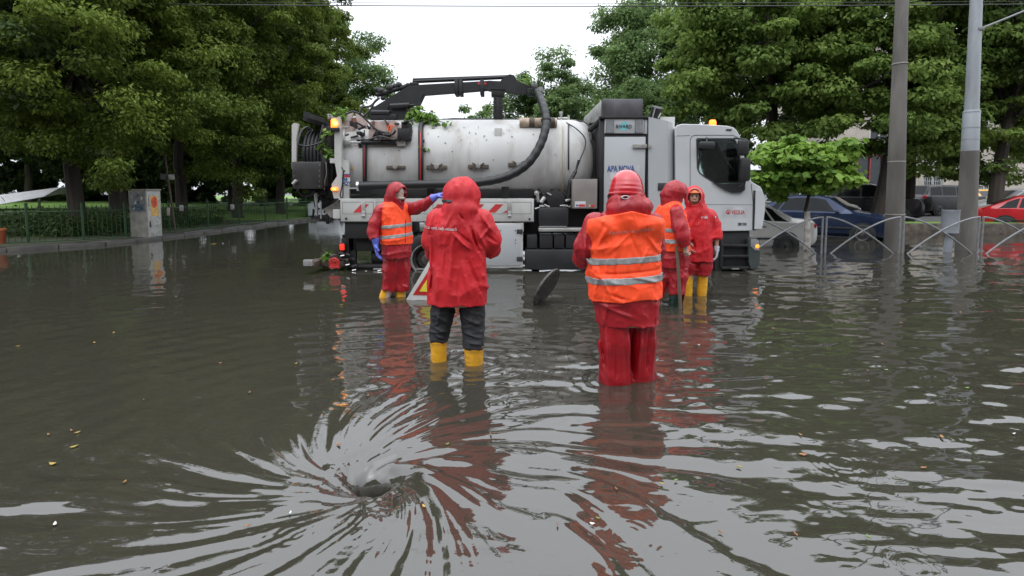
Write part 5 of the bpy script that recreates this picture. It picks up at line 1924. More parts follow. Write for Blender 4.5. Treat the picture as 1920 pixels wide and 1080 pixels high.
def make_car(label, col, L=4.3, W=1.72, H=1.42, kind='sedan', loc=(0, 0, 0), rz=0.0, rim=None, metal=.2, rack=False):
    nm = {'fastback': 'parked_car', 'sedan': 'parked_car', 'hatch': 'parked_car', 'suv': 'parked_car', 'estate': 'parked_car'}[kind]
    root = thing(nm, label, 'car', (0, 0, 0), 0, 'cars parked in and beside the flood')
    pm = pmat('paint_%d_%d_%d' % tuple(int(c * 255) for c in col) + kind, col, .25, metal=metal, var=.06, vs=2, coat=.25, dirt=tuple(c * .6 + .05 for c in col), dirt_amt=.25)
    h = L / 2
    belt = H * .62
    # top line: (fraction from the nose, height fraction)
    T = {'sedan': [(0, .40), (.015, .46), (.05, .55), (.25, .645), (.40, .945), (.47, .995), (.60, 1), (.70, .96), (.86, .70), (.975, .665), (1, .58)],
         'hatch': [(0, .40), (.015, .46), (.05, .56), (.24, .67), (.40, .945), (.48, .995), (.64, 1), (.80, .965), (.95, .66), (.985, .60), (1, .52)],
         'fastback': [(0, .40), (.015, .46), (.05, .56), (.24, .67), (.40, .945), (.48, .995), (.60, 1), (.72, .965), (.955, .63), (.985, .58), (1, .52)],
         'suv': [(0, .45), (.015, .52), (.05, .62), (.24, .68), (.36, .94), (.44, .99), (.70, 1), (.90, .97), (.97, .66), (.99, .6), (1, .5)],
         'estate': [(0, .40), (.015, .46), (.05, .55), (.25, .66), (.41, .945), (.48, .995), (.66, 1), (.88, .96), (.96, .66), (.985, .6), (1, .5)]}[kind]
    tx, tz = [a for a, _ in T], [b for _, b in T]
    def ztop(f):
        return float(np.interp(f, tx, tz)) * H
    def hw(f):
        return W / 2 * (1 - .16 * max(0, (.10 - f) / .10) ** 2 - .12 * max(0, (f - .92) / .08) ** 2 - .03 * abs(f - .5) * 2)
    def zbelt(f):
        return min(belt + .02 * H * (f - .3), ztop(f) - .035)
    def topw(f):
        zt, zb = ztop(f), zbelt(f)
        k = min(1, max(0, (zt - zb) / (H * .36)))
        return hw(f) * (.94 - .17 * k)
    fs = sorted(set(list(np.linspace(0, 1, 41)) + tx))
    V, Fq = [], []
    def X(f):
        return h - f * L
    for f in fs:
        w, zt, zb, tw = hw(f), ztop(f), zbelt(f), topw(f)
        z0 = .20 + .10 * max(0, (.06 - f) / .06) + .12 * max(0, (f - .94) / .06)
        half = [(0, z0), (w * .86, z0), (w * .97, z0 + .10), (w, z0 + (zb - z0) * .55), (w * .975, zb - .01), (w * .955, zb), (tw, zt - .035), (tw * .93, zt - .008), (tw * .6, zt + .008), (0, zt + .014)]
        ring = [(X(f), y, z) for y, z in half] + [(X(f), -y, z) for y, z in half[-2:0:-1]]
        V += ring
    m = 18
    for i in range(len(fs) - 1):
        for k in range(m):
            k2 = (k + 1) % m
            Fq.append((i * m + k, i * m + k2, (i + 1) * m + k2, (i + 1) * m + k))
    mb = MB().add(V, Fq)
    n_ = len(fs)
    mb.f.append(tuple(range(m)))
    mb.f.append(tuple((n_ - 1) * m + k for k in range(m))[::-1])
    body = mb.build('body', pm, root)
    # side windows
    def side_pt(f, t, s_):
        w, zt, zb, tw = hw(f) * .955, ztop(f) - .035, zbelt(f), topw(f)
        y = w + (tw - w) * t
        return (X(f), s_ * (y + .006), zb + (zt - zb) * t)
    bounds = {'fastback': [(.32, .43, .535, .525), (.55, .54, .72, .69), (.735, .705, .86, .78)], 'sedan': [(.335, .43, .535, .525), (.55, .54, .72, .655), (.735, .67, .83, .705)], 'hatch': [(.32, .43, .545, .535), (.56, .55, .74, .71), (.755, .725, .86, .80)],
              'suv': [(.30, .39, .52, .51), (.535, .525, .73, .72), (.745, .735, .92, .89)], 'estate': [(.32, .43, .53, .52), (.545, .535, .73, .71), (.745, .725, .92, .87)]}[kind]
    for s_ in (-1, 1):
        for (a0, a1, b0, b1) in bounds:
            V2, F2 = [], []
            N = 6
            for i in range(N + 1):
                for j in range(4):
                    t = .10 + .78 * j / 3
                    fa, fb = a0 + (a1 - a0) * t, b0 + (b1 - b0) * t
                    V2.append(side_pt(fa + (fb - fa) * i / N, t, s_))
            for i in range(N):
                for j in range(3):
                    F2.append((i * 4 + j, i * 4 + j + 1, (i + 1) * 4 + j + 1, (i + 1) * 4 + j))
            MB().add(V2, F2).build('window', M_cg, root)
    def top_patch(f0, f1, name, k=.80):
        V2, F2 = [], []
        for i in range(7):
            f = f0 + (f1 - f0) * i / 6
            tw = topw(f) * k
            for j in range(7):
                q_ = -1 + j / 3
                V2.append((X(f), tw * q_, ztop(f) + .020 - .014 * q_ * q_))
        for i in range(6):
            for j in range(6):
                F2.append((i * 7 + j, i * 7 + j + 1, (i + 1) * 7 + j + 1, (i + 1) * 7 + j))
        MB().add(V2, F2).build(name, M_cg, root)
    ws = {'fastback': (.252, .39), 'sedan': (.262, .392), 'hatch': (.252, .39), 'suv': (.25, .352), 'estate': (.262, .402)}[kind]
    rw = {'fastback': (.74, .93), 'sedan': (.715, .85), 'hatch': (.815, .935), 'suv': (.905, .965), 'estate': (.89, .95)}[kind]
    top_patch(*ws, 'windscreen')
    top_patch(*rw, 'rear_window')
    # wheels
    for f in (.185, .80):
        for s_ in (-1, 1):
            y = s_ * (hw(f) + .004)
            mb = MB()
            mb.lathe([(.0001, 0), (.345, 0), (.345, -s_ * .20), (.0001, -s_ * .20)] if s_ > 0 else [(.0001, 0), (.345, 0), (.345, .20), (.0001, .20)], (X(f), y, .31), 'y', 28)
            mb.build('wheel_arch', M_trim, root)
            w = wheel(X(f), y + s_ * .012, .30, .305, .19, 'near' if s_ < 0 else 'far', root, rim or M_crim, 5)
    # lamps, plate, mirrors, trims
    for s_ in (-1, 1):
        w = hw(.03)
        mb = MB().box((X(.028), s_ * w * .74, H * .44), (.16, W * .17, .13), .05, Matrix.Rotation(-s_ * -.25, 3, 'Z'))
        mb.build('headlight', M_lampc, root)
        mb = MB().box((X(.975), s_ * hw(.975) * .86, H * (.56 if kind != 'suv' else .6)), (.14, .20, .20 if kind != 'sedan' else .13), .03)
        mb.build('tail_light', M_lampr, root)
        mb = MB().box((X(.335), s_ * (hw(.335) + .07), belt + .04), (.10, .16, .11), .04)
        mb.build('mirror', pm, root)
        mb = MB()
        for f in (.47, .66):
            mb.box((X(f), s_ * (hw(f) * .985 + .008), belt - .10), (.13, .02, .025), .006)
        for q_ in split_mb(mb):
            q_.build('door_handle', M_trim, root)
        mb = MB().box((0, s_ * (W / 2 * .992 + .004), .47), (L * .50, .02, .05), .006)
        mb.build('side_trim', M_trim, root)
    mb = MB().box((X(-.002), 0, .36), (.05, W * .72, .12), .02)
    mb.box((X(.004), 0, H * .46), (.06, W * .34, .07), .02)
    mb.build('grille', M_trim, root)
    MB().box((X(-.008), 0, .40), (.03, .50, .11), .004).build('number_plate', M_plate, root)
    MB().box((X(1.004), 0, .55), (.03, .50, .11), .004).build('number_plate', M_plate, root)
    if rack:
        mb = MB()
        for s_ in (-1, 1):
            mb.tube([(X(.42), s_ * topw(.5) * .85, H + .05), (X(.85), s_ * topw(.8) * .85, H + .03)], .02, 6)
        for f in (.48, .72):
            mb.tube([(X(f), -topw(f) * .85, H + .07), (X(f), topw(f) * .85, H + .07)], .02, 6)
        mb.build('roof_rack', M_alu, root)
    root.location = loc
    root.rotation_euler = (0, 0, rz)
    return root


M_steelrim = pmat('steel_rim_black', (.045, .042, .04), .5, var=.3, vs=10)
make_car('pale silver saloon standing in the flood, tail beside the white tree stem', (.55, .54, .51), 4.35, 1.70, 1.42, 'sedan', (at(1541, 430, 14.0).x - 2.19, 14.9, -.24), PI, rim=M_steelrim, metal=.1)
make_car('dark blue saloon facing the railing at the edge of the flood', (.009, .020, .055), 4.5, 1.76, 1.48, 'sedan', (10.1, 17.6, -.12), R(-43), metal=.4)
make_car('red hatchback parked behind the railing right of the lamp post', (.42, .012, .018), 4.2, 1.70, 1.40, 'fastback', (19.7, 19.6, -.06), R(-35), metal=.0)
make_car('red car seen front on between the concrete pole and a dark car', (.42, .015, .02), 4.1, 1.7, 1.42, 'hatch', (25.9, 36.5, .10), R(-100), metal=0)
make_car('dark grey car nose on beside the distant red car', (.04, .042, .045), 4.3, 1.74, 1.46, 'sedan', (26.5, 34.0, .10), R(-118))
make_car('black off-roader parked beyond the stone planter', (.010, .010, .011), 4.5, 1.85, 1.72, 'suv', (24.6, 30.5, .09), R(12), metal=0)
make_car('yellow car seen front on right of the lamp post', (.62, .32, .02), 4.2, 1.72, 1.46, 'hatch', (29.0, 33.0, .10), R(-98), metal=0)
make_car('grey green estate car facing the lamp post, behind the red hatchback', (.17, .19, .18), 4.6, 1.75, 1.52, 'estate', (at(1858, 400, 25.4).x + 2.3, 26.3, .07), R(176))
make_car('dark off-roader with roof rack behind the blue saloon', (.012, .012, .014), 4.6, 1.85, 1.75, 'suv', (16.3, 25.0, .07), R(-25), rack=True, metal=0)
make_car('silver car mostly hidden behind the dark blue saloon', (.25, .26, .27), 4.3, 1.72, 1.50, 'hatch', (12.7, 23.4, .05), R(-20))
make_car('dark hatchback in the shade behind the lime green tree', (.03, .03, .035), 4.0, 1.68, 1.45, 'hatch', (9.6, 23.5, .05), R(-80))
make_car('small white van standing at the kerb behind the truck rear', (.46, .48, .50), 4.0, 1.70, 1.66, 'suv', (-10.0, 29.8, -.22), R(-88), metal=0)

# ------------------------------------------------------------------ warning triangle and manhole cover
ts = thing('warning_sign', 'white board with red triangle and yellow centre propped up in the water', 'road sign', tuple(at(822, 565, 7.25)))
YT = 7.25
def tri(mb, pts, y, d=.012):
    return mb.prism([at(u, v, y) for u, v in pts][::-1], (0, d, 0))
mb = MB(); tri(mb, [(762, 561), (764, 566), (880, 570), (884, 563), (828, 470), (816, 470)], YT, .03)
bdp = mb.build('board', pmat('sign_white', (.52, .52, .50), .4, var=.06, dirt=(.3, .28, .25)), ts, smooth=False)
mb = MB(); tri(mb, [(774, 553), (870, 556), (822, 479)], YT - .005, .004); mb.build('red_triangle', pmat('sign_red', (.45, .02, .02), .4), bdp, smooth=False)
mb = MB(); tri(mb, [(786, 546.5), (857, 549), (822, 491)], YT - .009, .004); mb.build('yellow_triangle', pmat('sign_yellow', (.72, .62, .05), .4), bdp, smooth=False)
mb = MB(); tri(mb, [(806, 545), (838, 546), (834, 538), (826, 534), (828, 522), (820, 519), (816, 531), (808, 537)], YT - .013, .004); mb.build('symbol', M_prk, bdp, smooth=False)
mb = MB(); mb.tube([at(820, 480, YT + .05), at(822, 560, YT + .5)], .015, 6); mb.build('prop', M_galv, ts)

mc = thing('manhole_cover', 'round rusty iron manhole cover standing tilted in the water', 'manhole cover', tuple(at(1024, 590, 7.0)))
c = at(1024.5, 538.5, 7.0)
nrm = Vector((.76, -.42, -.47)).normalized()
up_ = Vector((.53, 0, .85)).normalized()
sx_ = nrm.cross(up_).normalized(); up_ = sx_.cross(nrm)
Mx = Matrix((sx_, up_, nrm)).transposed()
m0 = MB().lathe([(.0001, -.018), (.275, -.018), (.285, -.012), (.288, .012), (.278, .018), (.258, .018), (.256, .012), (.0001, .012)], (0, 0, 0), 'z', 48)
mb = MB(); mb.add([tuple(c + Mx @ Vector(v)) for v in m0.v], m0.f)
disc = mb.build('disc', pmat('cast_iron', (.055, .05, .045), .5, var=.4, vs=14, bump=.4, bs=40, dirt=(.16, .13, .10), dirt_scale=12), mc)
m0 = MB()
for i in range(-7, 8):
    for j in range(-7, 8):
        x_, y_ = i * .033, j * .033
        if x_ * x_ + y_ * y_ < .235 ** 2:
            m0.box((x_, y_, .015), (.02, .02, .010), 0)
            m0.box((x_, y_, -.021), (.02, .02, .008), 0)
mb = MB(); mb.add([tuple(c + Mx @ Vector(v)) for v in m0.v], m0.f)
mb.build('tread_pattern', MATS['cast_iron'], disc)

# ------------------------------------------------------------------ floating leaves and litter
M_lf = [pmat('fallen_leaf_yellow', (.42, .30, .06), .5, var=.3, vs=40), pmat('fallen_leaf_brown', (.24, .11, .04), .5, var=.3, vs=40), pmat('fallen_leaf_green', (.16, .26, .05), .5, var=.3, vs=40)]
spots = [(100, 888, 0, 1.5), (140, 855, 0, 1.3), (92, 830, 1, 1), (146, 828, 0, 1), (135, 822, 1, 1), (35, 655, 0, 1), (213, 628, 0, .9), (177, 648, 0, 1.0), (413, 688, 1, .8), (235, 930, 1, 1), (105, 1014, 3, 1.2), (468, 745, 1, 1),
         (545, 978, 3, .9), (465, 1010, 1, .9), (795, 962, 0, 1), (635, 842, 1, 1.3), (690, 750, 1, .9), (1655, 652, 1, 1.2), (1505, 872, 1, 1.5), (1765, 838, 1, 1.3), (1730, 903, 1, 1.1), (1500, 835, 1, .9), (1385, 895, 0, 1), (1267, 925, 2, .8),
         (1345, 852, 0, 1), (1627, 705, 1, .9), (1660, 703, 2, 1), (1812, 738, 2, 1), (1490, 1040, 1, 1), (1627, 1045, 2, 1), (1122, 1000, 2, .9), (1110, 1012, 3, .8), (1045, 1015, 1, .8), (1350, 1025, 1, .8), (1155, 945, 1, .9), (555, 688, 0, .9),
         (1900, 828, 3, 1), (1690, 610, 1, .9), (1800, 590, 1, .8), (1450, 620, 1, .8), (1310, 650, 3, .8), (1240, 930, 0, .7), (838, 842, 2, .8), (920, 825, 1, .7), (330, 560, 1, .8), (640, 575, 0, .9), (400, 458, 0, 1.6), (418, 457, 3, 1.2), (270, 760, 1, .7)]
rk = random.Random(23)
M_lf.append(pmat('white_litter', (.55, .55, .52), .6))
for (u, v, kd, sz) in spots:
    Yw = 1500.0 / (v - 357)
    p = at(u, v, Yw)
    Yw *= 1.0
    zz = float(water_height(np.array([p.x]), np.array([Yw]))[0]) * (1 if Yw < 10 else .5)
    a = rk.uniform(0, PI)
    L_ = (.055 if Yw < 6 else .08) * sz * (1 + .12 * (Yw - 3))* .62
    W_ = L_ * rk.uniform(.28, .5)
    ca, sa = math.cos(a), math.sin(a)
    prof = [(-1, 0), (-.6, .7), (0, 1), (.6, .6), (1, 0), (.6, -.6), (0, -1), (-.6, -.7)]
    V_ = []
    for (x_, y_) in prof:
        X_ = x_ * L_ / 2; Y_ = y_ * W_ / 2
        V_.append((p.x + ca * X_ - sa * Y_, Yw + sa * X_ + ca * Y_, zz + .005 + rk.uniform(0, .004) + .006 * abs(x_)))
    mb = MB().prism(V_, (0, 0, .0015))
    o = mb.build('floating_leaf' if kd < 3 else 'floating_litter', M_lf[kd], smooth=False)
    colr = ('yellow', 'brown', 'green', 'white')[kd]
    if (u - 690) ** 2 + ((v - 885) * 1.6) ** 2 < 240 ** 2:
        wh = 'close to the whirlpool'
    elif v > 940:
        wh = 'in the nearest water, ' + ('left of the whirlpool' if u < 690 else 'below the helmeted worker' if u < 1300 else 'near the corner of the frame')
    elif u < 320:
        wh = 'on the calm dark water beside the park' + (', upper part' if v < 750 else '')
    elif v < 620:
        wh = 'on the far water near the truck'
    elif u < 900:
        wh = 'between the whirlpool and the plain red jacket worker'
    elif v < 760:
        wh = 'in the rippled water past the helmeted worker'
    else:
        wh = 'among the bright ripples right of the helmeted worker'
    if kd < 3:
        tag(o, 'small %s leaf floating %s' % (colr, wh), 'leaf', 'fallen leaves afloat')
    else:
        tag(o, 'white scrap of litter floating %s' % wh, 'litter', 'white scraps afloat')
# ------------------------------------------------------------------ people
M_skin = pmat('skin', (.42, .24, .17), .5, var=.06, vs=20)
M_skin_pale = pmat('skin_pale', (.55, .40, .33), .5, var=.06, vs=20)
M_dark_hair = pmat('dark_hair', (.02, .015, .012), .6)


def cloth(name, col, rough, bump=.35, var=.10, bs=22, stretch=(1, 1, 1), coat=0.0):
    return pmat(name, col, rough, var=var, vs=5, bump=bump, bs=bs, stretch=stretch, coat=coat, rvar=.08)

M_jk_a = cloth('red_jacket_cloth', (.50, .008, .014), .62, .12)
M_jk_b = cloth('crimson_rain_cloth', (.33, .004, .011), .50, .15, coat=.06)
M_tr_b = cloth('crimson_trouser_cloth', (.30, .003, .009), .40, .18, coat=.12)
M_vest = cloth('orange_vest_cloth', (1.0, .075, .012), .65, .12, var=.05)
M_refl = pmat('reflective_band', (.26, .27, .27), .35, metal=.0, var=.10, vs=30, bump=.15, bs=60)
M_jean = cloth('black_trouser_cloth', (.014, .014, .017), .75, .5, bs=40)
M_boot_y = pmat('yellow_rubber', (.72, .36, .02), .28, var=.10, vs=6, dirt=(.30, .16, .04), dirt_amt=.5, dirt_scale=6)
M_boot_g = pmat('green_rubber', (.012, .035, .025), .3, var=.2)
M_glove_b = pmat('blue_rubber', (.10, .14, .55), .32, var=.12, vs=12)
M_glove_g = pmat('grey_knit', (.42, .44, .47), .8, var=.1, vs=30, bump=.4, bs=90)
M_helm = pmat('red_helmet', (.50, .02, .03), .22, var=.05, coat=.5)
M_lining = pmat('hood_lining', (.45, .40, .34), .7)
M_peak = pmat('orange_peak', (.55, .16, .05), .6)
M_txt_w = pmat('white_lettering', (.55, .50, .52), .5)
M_txt_g = pmat('grey_lettering', (.42, .20, .16), .5)
M_strapk = pmat('black_strap', (.015, .015, .016), .5)
M_wood = pmat('stick_wood', (.10, .075, .05), .7, var=.3, vs=8, stretch=(1, 1, .2), bump=.3)


class Field:
    """signed distance samples on a grid, blended shape by shape and turned into one closed surface"""
    def __init__(s, lo, hi, h=.009):
        s.lo, s.h = np.array(lo, float), h
        s.n = np.ceil((np.array(hi) - s.lo) / h).astype(int) + 1
        s.ax = [(s.lo[i] + h * np.arange(s.n[i])).astype(np.float32) for i in range(3)]
        s.F = np.full(s.n, .12, np.float32)

    def sl(s, lo, hi):
        a = np.clip(np.floor((np.array(lo) - s.lo) / s.h).astype(int), 0, s.n)
        b = np.clip(np.ceil((np.array(hi) - s.lo) / s.h).astype(int) + 1, 0, s.n)
        return tuple(slice(a[i], b[i]) for i in range(3))

    def grid(s, q):
        return s.ax[0][q[0]][:, None, None], s.ax[1][q[1]][None, :, None], s.ax[2][q[2]][None, None, :]

    def put(s, fn, lo, hi, k=.02, op='add'):
        q = s.sl(np.array(lo) - .13, np.array(hi) + .13)
        if any(x.stop <= x.start for x in q):
            return s
        d = fn(*s.grid(q)).astype(np.float32)
        F = s.F[q]
        if op == 'add':
            h_ = np.clip(.5 + .5 * (F - d) / k, 0, 1)
            s.F[q] = F * (1 - h_) + d * h_ - k * h_ * (1 - h_)
        elif op == 'sub':
            s.F[q] = np.maximum(F, -d)
        return s

    def cap(s, a, b, ra, rb, k=.02, op='add', sq=None):
        a, b = np.array(a, float), np.array(b, float)
        ab = b - a
        L2 = max(float(ab @ ab), 1e-9)
        def fn(X, Y, Z):
            t = np.clip(((X - a[0]) * ab[0] + (Y - a[1]) * ab[1] + (Z - a[2]) * ab[2]) / L2, 0, 1)
            return np.sqrt((X - a[0] - t * ab[0]) ** 2 + (Y - a[1] - t * ab[1]) ** 2 + (Z - a[2] - t * ab[2]) ** 2) - (ra + (rb - ra) * t)
        r_ = max(ra, rb)
        return s.put(fn, np.minimum(a, b) - r_, np.maximum(a, b) + r_, k, op)

    def ell(s, c, r, k=.02, op='add', yaw=0.0, pitch=0.0):
        c = np.array(c, float)
        cy_, sy_ = math.cos(yaw), math.sin(yaw)
        cp_, sp_ = math.cos(pitch), math.sin(pitch)
        def fn(X, Y, Z):
            x, y, z = X - c[0], Y - c[1], Z - c[2]
            u = cy_ * x + sy_ * y
            v = -sy_ * x + cy_ * y
            v2 = cp_ * v + sp_ * z
            w = -sp_ * v + cp_ * z
            q = np.sqrt((u / r[0]) ** 2 + (v2 / r[1]) ** 2 + (w / r[2]) ** 2)
            q2 = np.sqrt((u / r[0] ** 2) ** 2 + (v2 / r[1] ** 2) ** 2 + (w / r[2] ** 2) ** 2) + 1e-5
            return q * (q - 1) / q2
        m = max(r)
        return s.put(fn, c - m, c + m, k, op)

    def loft(s, sec, yaw=0.0, k=.03, grow=0.0, p=2.4, op='add'):
        """stack of rounded sections (z, cx, cy, rx, ry), turned by yaw"""
        sec = sorted(sec)
        zs = np.array([q[0] for q in sec])
        cy_, sy_ = math.cos(yaw), math.sin(yaw)
        def fn(X, Y, Z):
            zz = Z[0, 0, :]
            I = [np.interp(zz, zs, [q[j] for q in sec])[None, None, :] for j in range(1, 5)]
            x, y = X - I[0], Y - I[1]
            u, v = np.abs(cy_ * x + sy_ * y), np.abs(-sy_ * x + cy_ * y)
            rx, ry = I[2] + grow, I[3] + grow
            q = ((u / rx) ** p + (v / ry) ** p) ** (1 / p)
            d = (q - 1) * np.minimum(rx, ry)
            return np.maximum(d, np.maximum(zs[0] - Z, Z - zs[-1] - grow))
        m = max(max(q[3], q[4]) for q in sec) + grow
        c = np.array([sec[0][1], sec[0][2]])
        lo = (min(q[1] for q in sec) - m, min(q[2] for q in sec) - m, zs[0])
        hi = (max(q[1] for q in sec) + m, max(q[2] for q in sec) + m, zs[-1])
        return s.put(fn, lo, hi, k, op)

    def chain(s, pts, k=.025, op='add', grow=0.0):
        for (a, ra), (b, rb) in zip(pts[:-1], pts[1:]):
            s.cap(a, b, ra + grow, rb + grow, k, op)
        return s

    def folds(s, specs, creases=()):
        """cloth folds: (amplitude, (fx, fy, fz), seed, ridged)"""
        m = np.abs(s.F) < .06
        i = np.argwhere(m)
        P = (s.lo + i * s.h).astype(np.float32)
        d = np.zeros(len(P), np.float32)
        w1 = lattice_noise(P, 4.0, 91)[:, None] * np.float32(.05)
        for cr in creases:
            (xa, za), (xb, zb), wd, amp = cr[:4]
            a_, b_ = np.array([xa, za], np.float32), np.array([xb, zb], np.float32)
            ab = b_ - a_
            Q = P[:, [0, 2]] + (w1 * .25)
            t = np.clip(((Q - a_) @ ab) / max(float(ab @ ab), 1e-6), 0, 1)
            d_ = np.sqrt(((Q - a_ - t[:, None] * ab) ** 2).sum(1))
            taper = np.sin(np.clip(t, .04, .96) * PI) ** .6
            back_ = np.clip((cr[4] if len(cr) > 4 else .02) - P[:, 1], 0, .04) / .04
            d += 1.3 * amp * np.exp(-(d_ / wd) ** 2) * taper * back_
        for sp in specs:
            amp, f, seed, rid = sp[:4]
            nn = lattice_noise((P + w1) * np.array(f, np.float32), 1.0, seed)
            v = (1 - np.abs(nn) * 2.2) if rid else nn
            if rid:
                v = np.clip(1 - np.abs(nn) * 1.9, 0, 1) ** 1.8 - .25
            g = 1.0
            if len(sp) > 4:
                c, r_ = sp[4]
                g = np.exp(-(((P - np.array(c, np.float32)) / np.array(r_, np.float32)) ** 2).sum(1))
            d += amp * v * g
        s.F[m] -= d
        return s

    def mesh(s, name, mat_, parent, mats=None):
        g = vdb.FloatGrid(background=float(.12))
        g.copyFromArray(np.ascontiguousarray(s.F))
        pts, tri, quad = g.convertToPolygons(isovalue=0.0, adaptivity=0.0)
        V = pts * s.h + s.lo
        V = V + np.array(root_of(parent)[:])
        quad = quad[:, ::-1]
        o = np_mesh(name, V, quad, mats or mat_, parent)
        return o

    def back(s, x, z, side=-1):
        """outermost surface along y at (x, z), seen from the side given"""
        i = int(round((x - s.lo[0]) / s.h)); k = int(round((z - s.lo[2]) / s.h))
        if not (0 <= i < s.n[0] and 0 <= k < s.n[2]):
            return 0
        col = s.F[i, :, k]
        idx = np.where(col < 0)[0]
        if len(idx) == 0:
            return 0
        j = idx[0] if side < 0 else idx[-1]
        j2 = j - 1 if side < 0 else j + 1
        f0, f1 = col[j2], col[j]
        t = f0 / (f0 - f1 + 1e-9)
        return s.ax[1][j2] + (s.ax[1][j] - s.ax[1][j2]) * t


def hand_into(F, wrist, d, nrm, r=1.0, curl=.5, thick=0.0, thumb=1, grip=False):
    """palm, four fingers of different length and a thumb; d = hand direction, nrm = out of the palm, thumb = side"""
    d = np.array(d, float); d /= np.linalg.norm(d)
    nrm = np.array(nrm, float); nrm -= d * (nrm @ d); nrm /= np.linalg.norm(nrm)
    s_ = np.cross(d, nrm) * thumb
    w = np.array(wrist, float)
    t = thick
    for q in (-.028, -.010, .010, .028):
        F.cap(w + d * .01 + s_ * q * .7, w + d * .085 * r + s_ * q, .013 + t, .012 + t, .012)
    lens = (.040, .046, .043, .033)
    offs = (.031, .011, -.010, -.029)
    for L, o in zip(lens, offs):
        p = w + d * .088 * r + s_ * o
        a = curl * .55
        for j in range(3):
            dirn = d * math.cos(a) + nrm * math.sin(a) + s_ * o * (.9 if not grip else .1)
            q = p + dirn * L * (1, .75, .6)[j] * r
            F.cap(p, q, .0098 + t - .0008 * j, .0092 + t - .001 * j, .004)
            p = q
            a += curl * (1.0 if not grip else 1.1)
    p = w + d * .022 + s_ * .03
    q = p + (d * .55 + s_ * .75 + nrm * .35) * .045 * r
    F.cap(p, q, .0145 + t, .0115 + t, .010)
    q2 = q + (d * .85 + s_ * (.15 if not grip else -.1) + nrm * (.35 + .4 * curl)) * .034 * r
    F.cap(q, q2, .0112 + t, .0092 + t, .006)
    return F


